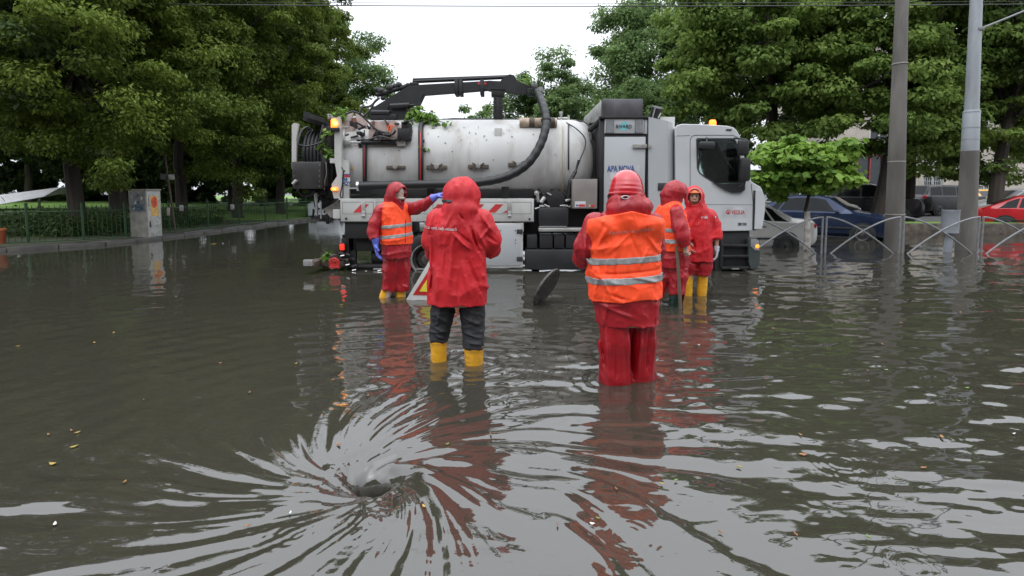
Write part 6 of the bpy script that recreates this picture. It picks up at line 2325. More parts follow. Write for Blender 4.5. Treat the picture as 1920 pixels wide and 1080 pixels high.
def person(label, root_xy, cfg, group=None):
    """cfg holds the joints in metres: x to the right of the picture, y away from the viewer, z above the water"""
    root = thing('person', label, 'person', (root_xy[0], root_xy[1], -.28), 0, group)
    base = Vector((0, 0, .28))
    holder = {'o': root}
    class _P:       # the fields are local to the water surface below the person
        pass
    def fin(F, name, mat_, parent=root, mats=None):
        g = vdb.FloatGrid(background=float(.12))
        g.copyFromArray(np.ascontiguousarray(F.F))
        pts, tri, quad = g.convertToPolygons(isovalue=0.0, adaptivity=0.0)
        V = (pts * F.h + F.lo).astype(np.float32)
        V[:, 2] += .28
        V += np.array([root_xy[0], root_xy[1], -.28], np.float32)
        return np_mesh(name, V, quad[:, ::-1], mats or mat_, parent)
    c = cfg
    yaw = c.get('yaw', 0.0)
    hc, hy = np.array(c['head'], float), c.get('head_yaw', yaw)
    fdir = np.array([-math.sin(hy), math.cos(hy), 0.0])      # where the face points
    lo, hi = c['box']
    # ---- body, one continuous skin
    F = Field(lo, hi, c.get('hb', .010))
    tor = c['torso']
    F.loft([(z, cx, cy, rx - .045, ry - .04) for z, cx, cy, rx, ry in tor], yaw, .03)
    for leg in c['legs']:
        F.chain([(p, min(r, .075) - .012) for p, r in leg], .03)
        f_ = np.array(leg[-1][0], float)
        F.cap(f_ + [0, 0, .03], f_ + np.array(c.get('foot_dir', (0, .14, -.02))), .045, .035, .02)
    for arm in c['arms']:
        F.chain([(p, (.052, .042, .034, .028)[min(i, 3)]) for i, (p, r) in enumerate(arm['pts'])], .03)
    top = max(t[0] for t in tor)
    nb = np.array([hc[0] * .5 + tor[-1][1] * .5, hc[1] * .5 + tor[-1][2] * .5, top - .04])
    F.cap(nb, hc - [0, 0, .05], .06, .058, .03)
    F.ell(hc, (.074, .092, .108), .02, yaw=hy)
    F.ell(hc + fdir * .028 - [0, 0, .055], (.052, .058, .055), .02, yaw=hy)       # jaw
    F.ell(hc + fdir * .092 - [0, 0, .012], (.013, .018, .024), .012, yaw=hy)      # nose
    F.ell(hc + fdir * .084 - [0, 0, .052], (.026, .014, .010), .008, yaw=hy)      # lips
    side_ = np.array([fdir[1], -fdir[0], 0])
    for q in (-1, 1):
        F.ell(hc + fdir * .097 + side_ * q * .031 + [0, 0, .012], (.016, .014, .010), .01, op='sub', yaw=hy)
        F.ell(hc + side_ * q * .076 - [0, 0, .005], (.010, .020, .030), .008, yaw=hy)
    for arm in c['arms']:
        if not arm.get('gloved'):
            hand_into(F, arm['pts'][-1][0], arm['hd'], arm['hn'], curl=arm.get('curl', .5), thumb=arm.get('thumb', 1), grip=arm.get('grip', False))
        else:
            F.cap(arm['pts'][-1][0], np.array(arm['pts'][-1][0]) + np.array(arm['hd'], float) * .10, .028, .022, .01)
    body = fin(F, 'body', c.get('skin', M_skin))
    # ---- boots
    for (p0, p1, r0, r1) in c['boots']:
        F = Field(np.minimum(p0, p1) - .24, np.maximum(p0, p1) + np.array([.24, .24, .05]), .009)
        F.cap(p1, p0, r1, r0, .01)
        F.put(lambda X, Y, Z: (Z - p0[2]) + 0 * X + 0 * Y, (-9, -9, p0[2] - .3), (9, 9, p0[2] + .3), op='x')
        q = F.sl((-9, -9, p0[2]), (9, 9, 9)); F.F[q] = np.maximum(F.F[q], (F.ax[2][q[2]] - p0[2])[None, None, :])
        F.cap(np.array(p0) - [0, 0, .012], np.array(p0) - [0, 0, .0125], r0 + .005, r0 + .005, .006)
        q = F.sl((-9, -9, p0[2]), (9, 9, 9)); F.F[q] = np.maximum(F.F[q], (F.ax[2][q[2]] - p0[2])[None, None, :])
        f_ = np.array(p1)
        F.cap(f_ + [0, 0, .02], f_ + np.array(c.get('foot_dir', (0, .16, -.02))), .052, .045, .02)
        F.folds([(.0035, (10, 10, 22), 5, True), (.002, (24, 24, 40), 8, False)])
        fin(F, 'boot', c['boot_mat'])
    # ---- trousers
    F = Field(lo, (hi[0], hi[1], c['hem'] + .32), .009)
    for leg in c['legs']:
        F.chain([(p, r) for p, r in leg], .03)
        cut = leg[-1][0][2] if not c.get('tr_cut') else None
        x0, y0 = leg[-1][0][0], leg[-1][0][1]
    zc = tor[0]
    F.cap((zc[1] - .06, zc[2], c['hem'] + .10), (zc[1] + .06, zc[2], c['hem'] + .10), min(.12, zc[4]) - .01, min(.12, zc[4]) - .01, .03)
    F.folds(c.get('tr_folds', [(.012, (7, 7, 11), 12, True), (.008, (14, 14, 6), 13, True), (.003, (30, 30, 30), 14, False)]), c.get('tr_creases', ()))
    for i, leg in enumerate(c['legs']):
        z_ = c['tr_end'][i]
        x_ = leg[-1][0][0]
        q = F.sl((x_ - .16, -9, lo[2]), (x_ + .16, 9, z_ + .03))
        xs_ = F.ax[0][q[0]][:, None, None]
        near = np.abs(xs_ - x_) < (abs(c['legs'][0][-1][0][0] - c['legs'][1][-1][0][0]) / 2 if len(c['legs']) > 1 else .2)
        cutd = (z_ + .006 * np.sin(F.ax[0][q[0]] * 55)[:, None, None] - F.ax[2][q[2]][None, None, :])
        F.F[q] = np.where(near, np.maximum(F.F[q], cutd), np.maximum(F.F[q], cutd if c['tr_end'][i] == min(c['tr_end']) else F.F[q]))
    fin(F, 'trousers', c['tr_mat'])
    # ---- jacket with sleeves and hood
    h_ = c.get('h', .0085)
    F = Field((lo[0], lo[1], c['hem'] - .03), hi, h_)
    F.loft(tor, yaw, .03)
    for arm in c['arms']:
        pts = [(p, r) for p, r in arm['pts']]
        F.chain(pts, .035)
    if c.get('back_extra'):
        for (q, r) in c['back_extra']:
            F.ell(q, r, .05, yaw=yaw)
    hd = c.get('hood')
    hkind = c.get('hood_kind', 'hood')
    hr = hd['r']
    hcn = np.array(hd['c'], float)
    F.ell(hcn, hr, .03, yaw=hy, pitch=hd.get('pitch', 0))
    for (q, r) in hd.get('extra', []):
        F.ell(q, r, .035, yaw=hy)
    F.cap(hd['neck'][0], hd['neck'][1], hd['neck'][2], hd['neck'][3], .05)
    F.folds(c['jk_folds'], c.get('creases', ()))
    if hd.get('open', True):
        F.ell(hcn + fdir * (hr[1] * .62) + [0, 0, hd.get('oz', -.01)], (hr[0] * .66, hr[1] * .85, hr[2] * .74), op='sub', yaw=hy)
        F.cap(hc + fdir * .02 - [0, 0, .03], hc + fdir * .02 - [0, 0, .031], .105, .105, op='sub')
    # sleeve ends
    for arm in c['arms']:
        e = np.array(arm['pts'][-1][0], float); p_ = np.array(arm['pts'][-2][0], float)
        d = (e - p_) / np.linalg.norm(e - p_)
        r_ = arm['pts'][-1][1]
        q = F.sl(e - r_ * 1.8, e + r_ * 1.8)
        X, Y, Z = F.grid(q)
        pl_ = (X - e[0]) * d[0] + (Y - e[1]) * d[1] + (Z - e[2]) * d[2]
        rad_ = np.sqrt(np.maximum((X - e[0]) ** 2 + (Y - e[1]) ** 2 + (Z - e[2]) ** 2 - pl_ ** 2, 0))
        F.F[q] = np.where((rad_ < r_ * 1.6) & (pl_ > -.02), np.maximum(F.F[q], pl_), F.F[q])
        F.cap(e - d * .03, e + d * .03, r_ * .62, r_ * .62, op='sub')
    # hem: cut level with a slight wave, hollow underneath
    xs_ = F.ax[0][:, None, None]; zs_ = F.ax[2][None, None, :]
    keep = F.F.copy()
    wave = c['hem'] + c.get('hem_slope', 0) * xs_ + .006 * np.sin(xs_ * 23 + 1) + .004 * np.sin(xs_ * 51)
    F.F = np.maximum(F.F, wave - zs_ + 0 * F.F)
    inner = keep + .014
    lowz = (zs_ < wave + .07)
    F.F = np.where(lowz & (inner < 0) , np.maximum(F.F, -inner), F.F)
    jf = F
    jk = fin(F, 'jacket', c['jk_mat'])
    # ---- vest and its bands
    if 'vest' in c:
        v = c['vest']
        G = Field((lo[0], lo[1], v['hem'] - .02), hi, h_)
        G.loft(tor, yaw, .03, grow=.004)
        for (q, r) in v.get('sh', []):
            G.ell(q, r, .05, yaw=yaw)
        if c.get('back_extra'):
            for (q, r) in c['back_extra']:
                G.ell(q, tuple(x + .004 for x in r), .05, yaw=yaw)
        if 'ztop' in v:
            G.cap(hd['neck'][0], hd['neck'][1], hd['neck'][2] + .004, hd['neck'][3] + .004, .05)
            for (q, r) in hd.get('extra', []):
                G.ell(q, tuple(x + .004 for x in r), .035, yaw=hy)
        G.folds(c['jk_folds'], c.get('vest_creases', c.get('creases', ())))
        G.F -= v.get('off', .012)
        # keep it outside the jacket body where a fold would poke through
        for arm in v['holes']:
            G.cap(arm[0], arm[1], arm[2], arm[3] if len(arm) > 3 else arm[2], op='sub')
        G.cap((hd['neck'][1][0], hd['neck'][1][1], v.get('neckz', 1.33)), hc, v.get('neck', .10), v.get('neck', .10), op='sub')
        if 'vee' in v:
            G.cap(v['vee'][0], v['vee'][1], v['vee'][2], v['vee'][2], op='sub')
        xs_ = G.ax[0][:, None, None]; ys_ = G.ax[1][None, :, None]; zs_ = G.ax[2][None, None, :]
        G.F = np.maximum(G.F, v['hem'] + v.get('slope', 0) * xs_ + .005 * np.sin(xs_ * 19) - zs_ + 0 * G.F)
        if 'ztop' in v:
            G.F = np.maximum(G.F, zs_ - v['ztop'] + .22 * np.abs(xs_) + 0 * G.F)
        ve = fin(G, 'vest', M_vest)
        for (zc_, sl_, hw) in v['bands']:
            z0 = zc_ - hw - .12
            q = G.sl((-9, -9, zc_ - hw - .10), (9, 9, zc_ + hw + .10))
            H = Field((lo[0], lo[1], 0), hi, h_)
            H.lo = np.array([G.ax[0][0], G.ax[1][0], G.ax[2][q[2]][0]], float)
            H.F = G.F[:, :, q[2]].copy() - .0035
            H.n = np.array(H.F.shape)
            H.ax = [G.ax[0], G.ax[1], G.ax[2][q[2]]]
            zz = H.ax[2][None, None, :]
            H.F = np.maximum(H.F, np.abs(zz - zc_ - sl_ * xs_ - v.get('sag', 0) * xs_ ** 2 + 0 * H.F) - hw)
            fin(H, 'reflective_band', M_refl, ve)
        c['vf'] = G
        c['vest_obj'] = ve
    # gloves
    for arm in c['arms']:
        if arm.get('gloved'):
            w = np.array(arm['pts'][-1][0], float)
            d = np.array(arm['hd'], float); d /= np.linalg.norm(d)
            st = arm.get('glove_from', -.04)
            w0 = w + d * arm.get('wrist_out', .02)
            K = Field(np.minimum(w + d * st, w0 + d * .25) - .11, np.maximum(w + d * st, w0 + d * .25) + .11, .0055)
            hand_into(K, w0, arm['hd'], arm['hn'], curl=arm.get('curl', .4), thick=arm.get('thick', .003), thumb=arm.get('thumb', 1), r=arm.get('hs', 1.05))
            K.cap(w + d * st, w0 + d * .02, arm.get('cuff', .046), .034, .02)
            K.folds([(.003, (20, 20, 34), 6, True)])
            q = (w + d * st)
            X, Y, Z = K.grid((slice(None), slice(None), slice(None)))
            K.F = np.maximum(K.F, -((X - q[0]) * d[0] + (Y - q[1]) * d[1] + (Z - q[2]) * d[2]))
            fin(K, 'glove', arm['glove_mat'])
    c['jf'] = jf
    c['jk'] = jk
    c['fin'] = fin
    c['body_obj'] = body
    return root, c


def wrap_text(name, body_, size, mat_, parent, root_xy, field, cx, cz, slope=0.0, sx=1.0, lift=.004, yaw=0.0, bold=0.0, side=-1):
    """lettering laid onto the cloth"""
    def wr(co):
        x, z = co.x - root_xy[0], co.z
        x, z = x * math.cos(yaw), z
        z2 = z + slope * (x - cx)
        y_ = field.back(x, z2, side)
        return Vector((x + root_xy[0], y_ + root_xy[1] + side * (lift + .001), z2))
    o = text_mesh(name, body_, size, mat_, parent, (root_xy[0] + cx, 0, cz), sx=sx, ext=0, wrap=wr, bold=bold, align='CENTER')
    return o
GP = 'workers wading round the suction truck'
A_ = np.array

# --- the worker in the plain red jacket, seen from behind
XA, YA = at(862, 640, 4.65).x, 4.65
cA = dict(
    yaw=-.06, head=(.02, .06, 1.47), head_yaw=-.1, box=((-.50, -.34, -.28), (.50, .50, 1.68)),
    torso=[(.49, -.015, .00, .252, .155), (.62, -.010, .0, .250, .155), (.85, -.005, .005, .238, .150), (1.05, 0, .01, .240, .150), (1.20, .0, .015, .235, .140), (1.28, .0, .02, .195, .120), (1.345, .01, .03, .12, .095)],
    legs=[[((-.105, .01, .66), .105), ((-.155, .02, .40), .098), ((-.188, .01, .17), .078), ((-.19, .01, -.20), .07)],
          [((.085, .0, .66), .115), ((.115, .01, .40), .105), ((.13, -.06, .14), .088), ((.13, -.07, -.20), .08)]],
    tr_end=[.165, .125], tr_mat=M_jean, h=.007,
    tr_folds=[(.010, (6, 6, 12), 12, True), (.007, (11, 11, 24), 13, True), (.003, (34, 34, 40), 14, False)],
    boots=[((-.19, .01, .185), (-.19, .01, -.2), .074, .066), ((.13, -.07, .145), (.13, -.07, -.2), .084, .074)], boot_mat=M_boot_y,
    hem=.505, hem_slope=.02, jk_mat=M_jk_a,
    back_extra=[((0.0, -.03, 1.12), (.20, .13, .16))],
    arms=[dict(pts=[((-.19, .02, 1.24), .085), ((-.245, .05, 1.05), .078), ((-.235, .16, .93), .068), ((-.12, .34, 1.04), .055)], hd=(.7, .5, .3), hn=(0, -.3, 1), curl=.8, thumb=-1),
          dict(pts=[((.205, .02, 1.24), .092), ((.275, .05, 1.06), .090), ((.285, .13, .975), .080), ((.10, .34, 1.06), .058)], hd=(-.7, .5, .3), hn=(0, -.3, 1), curl=.8)],
    hood=dict(c=(.02, .045, 1.455), r=(.155, .175, .150), pitch=-.25, neck=((.01, .0, 1.27), (.02, .02, 1.38), .15, .13),
              extra=[((.02, -.05, 1.34), (.155, .10, .085)), ((.03, .05, 1.52), (.10, .12, .085))]),
    creases=[((-0.204, 1.37), (-0.26, 1.112), 0.016, 0.012), ((-0.159, 1.336), (-0.187, 1.134), 0.014, -0.01), ((-0.307, 1.201), (-0.296, 0.977), 0.012, -0.022), ((-0.237, 1.134), (-0.249, 0.82), 0.018, 0.012), ((-0.047, 1.302), (-0.125, 1.157), 0.015, 0.01), ((-0.036, 1.134), (-0.064, 0.664), 0.02, 0.016), ((-0.092, 1.089), (-0.125, 0.708), 0.016, -0.01), ((0.015, 1.302), (0.054, 1.246), 0.01, -0.018), ((-0.036, 1.123), (0.11, 1.0), 0.014, 0.02), ((-0.008, 1.145), (0.132, 1.045), 0.01, -0.014), ((0.121, 1.19), (0.177, 0.989), 0.012, -0.026), ((0.177, 1.179), (0.244, 1.0), 0.018, 0.014), ((0.088, 0.91), (0.183, 0.63), 0.016, -0.018), ((0.043, 0.888), (0.099, 0.596), 0.018, 0.014), ((-0.226, 0.798), (-0.243, 0.552), 0.016, -0.01), ((-0.17, 0.82), (-0.187, 0.529), 0.018, 0.012), ((0.2, 1.302), (0.312, 1.145), 0.015, 0.014), ((0.244, 1.134), (0.334, 1.045), 0.012, -0.014), ((0.289, 1.201), (0.2, 1.089), 0.012, 0.012), ((0.02, 0.82), (-0.002, 0.529), 0.014, -0.01)],
    tr_creases=[((-.20,.42),(-.08,.33),.012,.016), ((-.21,.30),(-.10,.25),.010,.014), ((-.22,.24),(-.12,.20),.010,.014), ((.03,.40),(.19,.33),.012,.016), ((.04,.27),(.20,.22),.010,.016), ((.05,.20),(.20,.17),.010,.014), ((-.14,.60),(-.18,.35),.014,.012), ((.13,.58),(.10,.35),.014,.012)],
    jk_folds=[(.012, (2.4, 2.4, 5.0), 22, True), (.011, (7, 6, 1.8), 23, True), (.0075, (15, 12, 5.0), 24, True), (.0038, (27, 24, 12), 25, True)],
)
rA, cA = person('person in a plain red hooded jacket, black trousers and yellow boots, seen from behind', (XA, YA), cA, GP)
wrap_text('lettering', 'Viața apei, viața noastră', .037, M_txt_w, cA['jk'], (XA, YA), cA['jf'], -.150, 1.178, slope=-.045, sx=.84, bold=.0004)
# black drawstring patch on the hood
K = Field((-.24, -.30, 1.32), (.05, .2, 1.50), .006)
q = cA['jf']
sl_ = q.sl(K.lo, K.lo + K.n * K.h)
H = Field(K.lo, K.lo + .1, q.h)
H.lo = A_([q.ax[i][sl_[i]][0] for i in range(3)], float)
H.ax = [q.ax[i][sl_[i]] for i in range(3)]
H.F = q.F[sl_].copy() - .007
H.n = A_(H.F.shape)
X, Y, Z = H.grid((slice(None),) * 3)
H.F = np.maximum(H.F, np.maximum(np.abs(Z - 1.405 + .04 * X) - .012, np.maximum(-.155 - X, X + .045)))
cA['fin'](H, 'hood_strap', M_strapk, cA['jk'])

# --- the worker with the red helmet and orange vest, seen from behind
XB, YB_ = at(1172, 640, 4.15).x, 4.15
cB = dict(
    yaw=.04, head=(.0, .06, 1.46), head_yaw=.15, box=((-.50, -.34, -.28), (.44, .50, 1.68)),
    torso=[(.44, .01, .00, .238, .150), (.62, .005, .0, .250, .150), (.70, -.005, .0, .260, .150), (.85, -.005, .005, .258, .145), (1.05, -.01, .01, .250, .140), (1.18, -.01, .015, .250, .130), (1.265, -.01, .02, .225, .115), (1.32, -.005, .03, .15, .09)],
    legs=[[((-.09, .01, .60), .130), ((-.075, .0, .30), .130), ((-.07, -.01, .02), .122), ((-.07, -.01, -.24), .115)],
          [((.11, .03, .60), .125), ((.135, .04, .30), .112), ((.150, .05, .02), .100), ((.15, .05, -.24), .095)]],
    tr_end=[-.26, -.26], tr_mat=M_tr_b, h=.007,
    tr_folds=[(.013, (9, 9, 1.4), 42, True), (.006, (16, 16, 5), 43, True), (.003, (30, 30, 20), 44, False)],
    boots=[((-.07, -.01, -.05), (-.07, -.01, -.2), .07, .066), ((.15, .05, -.05), (.15, .05, -.2), .07, .066)], boot_mat=M_boot_y,
    hem=.452, hem_slope=.015, jk_mat=M_jk_b,
    arms=[dict(pts=[((-.235, .02, 1.24), .092), ((-.305, .05, 1.06), .090), ((-.315, .14, .955), .078), ((-.14, .36, 1.06), .058)], hd=(.7, .5, .3), hn=(0, -.3, 1), curl=.8, thumb=-1),
          dict(pts=[((.205, .02, 1.24), .085), ((.235, .06, 1.04), .075), ((.225, .17, .95), .070), ((.08, .36, 1.05), .058)], hd=(-.7, .5, .3), hn=(0, -.3, 1), curl=.8)],
    hood=dict(c=(.0, .05, 1.43), r=(.132, .146, .125), neck=((.0, .0, 1.28), (.0, .03, 1.38), .145, .135), open=True,
              extra=[((.04, -.055, 1.375), (.145, .09, .065)), ((-.04, -.03, 1.36), (.13, .10, .07))]),
    vest=dict(hem=.655, slope=.05, off=.013, sag=.0, neck=.05, neckz=1.45, ztop=1.345,
              holes=[((-.385, .0, 1.34), (-.42, .05, .88), .092), ((.33, .04, 1.34), (.385, .08, .86), .100)],
              sh=[((-.19, .01, 1.225), (.13, .140, .105)), ((.155, .01, 1.225), (.12, .140, .105))],
              bands=[(.968, .055, .026), (.815, .050, .027)]),
    creases=[((-0.253, 1.297), (-0.168, 1.229), 0.02, 0.012), ((-0.185, 1.229), (-0.253, 1.06), 0.014, 0.012), ((0.001, 1.178), (-0.168, 1.026), 0.012, 0.008), ((-0.033, 1.195), (0.052, 1.026), 0.012, -0.008), ((0.137, 1.161), (0.238, 1.026), 0.014, 0.012), ((-0.253, 0.891), (-0.134, 0.688), 0.014, 0.012), ((-0.269, 0.857), (0.238, 0.891), 0.01, -0.008), ((0.001, 0.857), (0.238, 0.789), 0.014, 0.01), ((-0.168, 0.721), (0.035, 0.654), 0.012, -0.008), ((-0.1, 1.009), (-0.117, 0.789), 0.012, -0.008), ((-0.32, 1.178), (-0.346, 0.924), 0.014, 0.016), ((-0.371, 1.127), (-0.379, 0.941), 0.014, -0.012), ((-0.337, 0.992), (-0.286, 0.891), 0.012, 0.014), ((-0.236, 0.637), (0.052, 0.518), 0.014, 0.01), ((-0.168, 0.654), (-0.185, 0.451), 0.012, 0.012), ((0.221, 0.688), (0.204, 0.485), 0.012, 0.012), ((0.137, 1.06), (0.069, 0.924), 0.012, 0.01)],
    tr_creases=[((-0.168, 0.434), (-0.143, -0.006), 0.016, 0.02, .05), ((-0.1, 0.417), (-0.083, -0.006), 0.012, -0.014, .05), ((-0.202, 0.383), (-0.168, 0.112), 0.012, -0.012, .05), ((0.001, 0.434), (0.018, -0.006), 0.014, 0.018, .05), ((0.044, 0.417), (0.052, 0.011), 0.016, -0.03, .05), ((0.103, 0.451), (0.094, 0.045), 0.014, 0.016, .05), ((0.17, 0.434), (0.162, 0.045), 0.012, -0.014, .05), ((0.221, 0.451), (0.213, 0.062), 0.014, 0.018, .05)],
    jk_folds=[(.012, (2.4, 2.4, 5.0), 52, True), (.011, (7, 6, 1.8), 53, True), (.0075, (15, 12, 5.0), 54, True), (.0038, (27, 24, 12), 55, True)],
)
rB, cB = person('person in a red ribbed helmet and orange vest, seen from behind', (XB, YB_), cB, GP)
wrap_text('lettering', 'Viața apei, viața noastră', .036, M_txt_g, cB['vest_obj'], (XB, YB_), cB['vf'], .0, 1.195, slope=.10, sx=.98, bold=.0004)
# helmet
mb = MB()
cx, cy, cz = XB + .0, YB_ + .05, 1.50
prof = [(.144, -.045), (.152, -.040), (.152, -.030), (.1445, -.024), (.1440, -.010), (.1455, -.005), (.1448, .006), (.1420, .011), (.1402, .024), (.1405, .029), (.1380, .040), (.1348, .046), (.1318, .060), (.1305, .066), (.126, .080),
        (.112, .103), (.092, .128), (.064, .148), (.032, .160), (.0001, .163)]
mb.lathe(prof, (0, 0, 0), 'z', 48)
T_ = Matrix.Translation((cx, cy, cz)) @ Matrix.Rotation(-.10, 4, 'X') @ Matrix.Rotation(.05, 4, 'Y') @ Matrix.Diagonal((.92, 1.06, 1, 1))
mb.v = [tuple(T_ @ Vector(v)) for v in mb.v]
hm = mb.build('helmet', M_helm, rB)
hm['label'] = 'glossy red ribbed safety helmet'
mb = MB()
ring = [Vector((.139 * math.cos(a), .156 * math.sin(a), -.052 + .012 * math.sin(a + .4))) for a in [2 * PI * k / 36 for k in range(37)]]
for p, q_ in zip(ring[:-1], ring[1:]):
    a_, b_ = T0 if False else (p, q_)
    mb.box(((p + q_) / 2), ((q_ - p).length * 1.1, .006, .018), 0, Matrix.Rotation(math.atan2((q_ - p).y, (q_ - p).x), 3, 'Z'))
T2 = Matrix.Translation((cx, cy, cz)) @ Matrix.Rotation(.05, 4, 'Y')
mb.v = [tuple(T2 @ Vector(v)) for v in mb.v]
mb.build('goggle_strap', M_strapk, hm)
mb = MB()
prof = [(.030 + .010 * math.cos(t_), .010 * math.sin(t_)) for t_ in [2 * PI * k / 8 for k in range(9)]]
mb.lathe(prof, (0, 0, 0), 'y', 24)
T3 = Matrix.Translation((XB - .042, cy - .166, 1.447)) @ Matrix.Diagonal((.85, 1, .42, 1))
mb.v = [tuple(T3 @ Vector(v)) for v in mb.v]
mb.build('strap_buckle', pmat('pale_buckle', (.40, .38, .38), .3), hm)

# --- the worker pointing with a blue glove
XC, YC_ = at(742, 500, 7.5).x, 7.5
yc = -math.radians(118)
cC = dict(
    yaw=yc, head=(.055, -.06, 1.475), head_yaw=yc + .05, box=((-.46, -.46, -.28), (.90, .36, 1.66)), hb=.011, skin=M_skin_pale,
    torso=[(.545, .02, .0, .225, .165), (.70, .015, .0, .225, .170), (.88, .01, .0, .220, .170), (1.05, .0, .0, .225, .160), (1.18, -.01, .0, .225, .145), (1.27, -.01, -.01, .19, .12), (1.33, .0, -.02, .11, .09)],
    legs=[[((-.02, -.06, .62), .125), ((-.06, -.06, .40), .110), ((-.085, -.045, .12), .098), ((-.175, -.06, -.12), .062)],
          [((.07, .05, .62), .125), ((.075, .04, .40), .112), ((.075, .02, .12), .100), ((.07, .0, -.20), .065)]],
    tr_end=[.10, .075], tr_mat=M_tr_b, foot_dir=(-.13, -.10, -.02),
    tr_folds=[(.014, (8, 8, 3.0), 62, True), (.010, (13, 13, 8), 63, True), (.004, (24, 24, 16), 64, True)],
    boots=[((-.125, -.04, .12), (-.20, -.07, -.12), .068, .062), ((.065, .01, .085), (.05, .0, -.2), .070, .062)], boot_mat=M_boot_y,
    hem=.555, hem_slope=0, jk_mat=M_jk_b,
    arms=[dict(pts=[((-.15, -.12, 1.225), .088), ((-.235, -.16, 1.05), .088), ((-.255, -.18, .93), .080), ((-.225, -.22, .83), .068)], hd=(.10, -.05, -1), hn=(1, .1, .1), curl=.35, gloved=True, glove_mat=M_glove_b, glove_from=-.02, cuff=.056, wrist_out=.07, thick=.006, hs=1.15, thumb=1),
          dict(pts=[((.12, .12, 1.24), .088), ((.27, .08, 1.25), .082), ((.40, .03, 1.30), .072), ((.56, -.03, 1.40), .058)], hd=(.80, -.12, .36), hn=(.3, .2, -1), curl=.25, gloved=True, glove_mat=M_glove_b, glove_from=-.04, cuff=.058, wrist_out=.05, thick=.005, hs=1.1, thumb=-1)],
    hood=dict(c=(.035, -.045, 1.47), r=(.130, .155, .148), pitch=-.12, neck=((.0, -.01, 1.25), (.02, -.02, 1.37), .13, .115), oz=-.03,
              extra=[((-.03, -.01, 1.37), (.12, .10, .08))]),
    vest=dict(hem=.752, slope=-.02, off=.012, neck=.105,
              holes=[((-.20, -.20, 1.36), (-.28, -.20, .90), .085), ((.19, .19, 1.35), (.25, .18, 1.0), .085), ((.30, .10, 1.27), (.45, .05, 1.3), .10)],
              vee=((.13, -.19, 1.30), (.17, -.22, 1.12), .035), sh=[((-.09, -.07, 1.26), (.07, .10, .05)), ((.08, .07, 1.26), (.07, .10, .05))],
              bands=[(1.005, .09, .026), (.865, .10, .026)]),
    jk_folds=[(.012, (2.4, 2.4, 5.0), 72, True), (.011, (7, 6, 1.8), 73, True), (.0075, (15, 12, 5.0), 74, True), (.0038, (27, 24, 12), 75, True)],
)
rC, cC = person('person in an orange vest with blue rubber gloves, one arm stretched out towards the truck', (XC, YC_), cC, GP)
# spectacles and a pale mask edge at the chin
fd = Vector((-math.sin(yc + .05), math.cos(yc + .05), 0))
sdv = Vector((fd.y, -fd.x, 0))
hcv = Vector((XC + .055, YC_ - .06, 1.475))
mb = MB()
for q_ in (-1, 1):
    c_ = hcv + fd * .108 + sdv * q_ * .033 + Vector((0, 0, .008))
    prof = [(.020 + .0025 * math.cos(t_), .0025 * math.sin(t_)) for t_ in [2 * PI * k / 6 for k in range(7)]]
    m3 = MB().lathe(prof, (0, 0, 0), 'y', 16)
    Rz = Matrix.Rotation(math.atan2(fd.y, fd.x) + PI / 2, 4, 'Z')
    mb.add([tuple(c_ + (Rz @ Vector(v))) for v in m3.v], m3.f)
    mb.cyl(c_ + sdv * q_ * .02, hcv + sdv * q_ * .078 + Vector((0, 0, .01)), .0025, seg=5)
mb.build('spectacles', pmat('spectacle_frame', (.3, .3, .3), .3, metal=.5), rC)
K = Field((hcv.x - XC - .15, hcv.y - YC_ - .16, 1.33), (hcv.x - XC + .18, hcv.y - YC_ + .12, 1.47), .006)
f3 = A_(fd[:])
K.ell(A_([.055, -.06, 1.392]) + f3 * .050, (.056, .060, .026), .01, yaw=yc)
cC['fin'](K, 'chin_mask', M_lining, rC)
# zip down the front
mb = MB()
pz = []
for k in range(14):
    z_ = 1.10 - k * .025
    x_ = .165
    pz.append(Vector((XC + x_, YC_ + cC['vf'].back(x_, z_) - .006, z_)))
mb.tube(pz, .006, 6)
mb.build('zip', M_strapk, cC['vest_obj'])

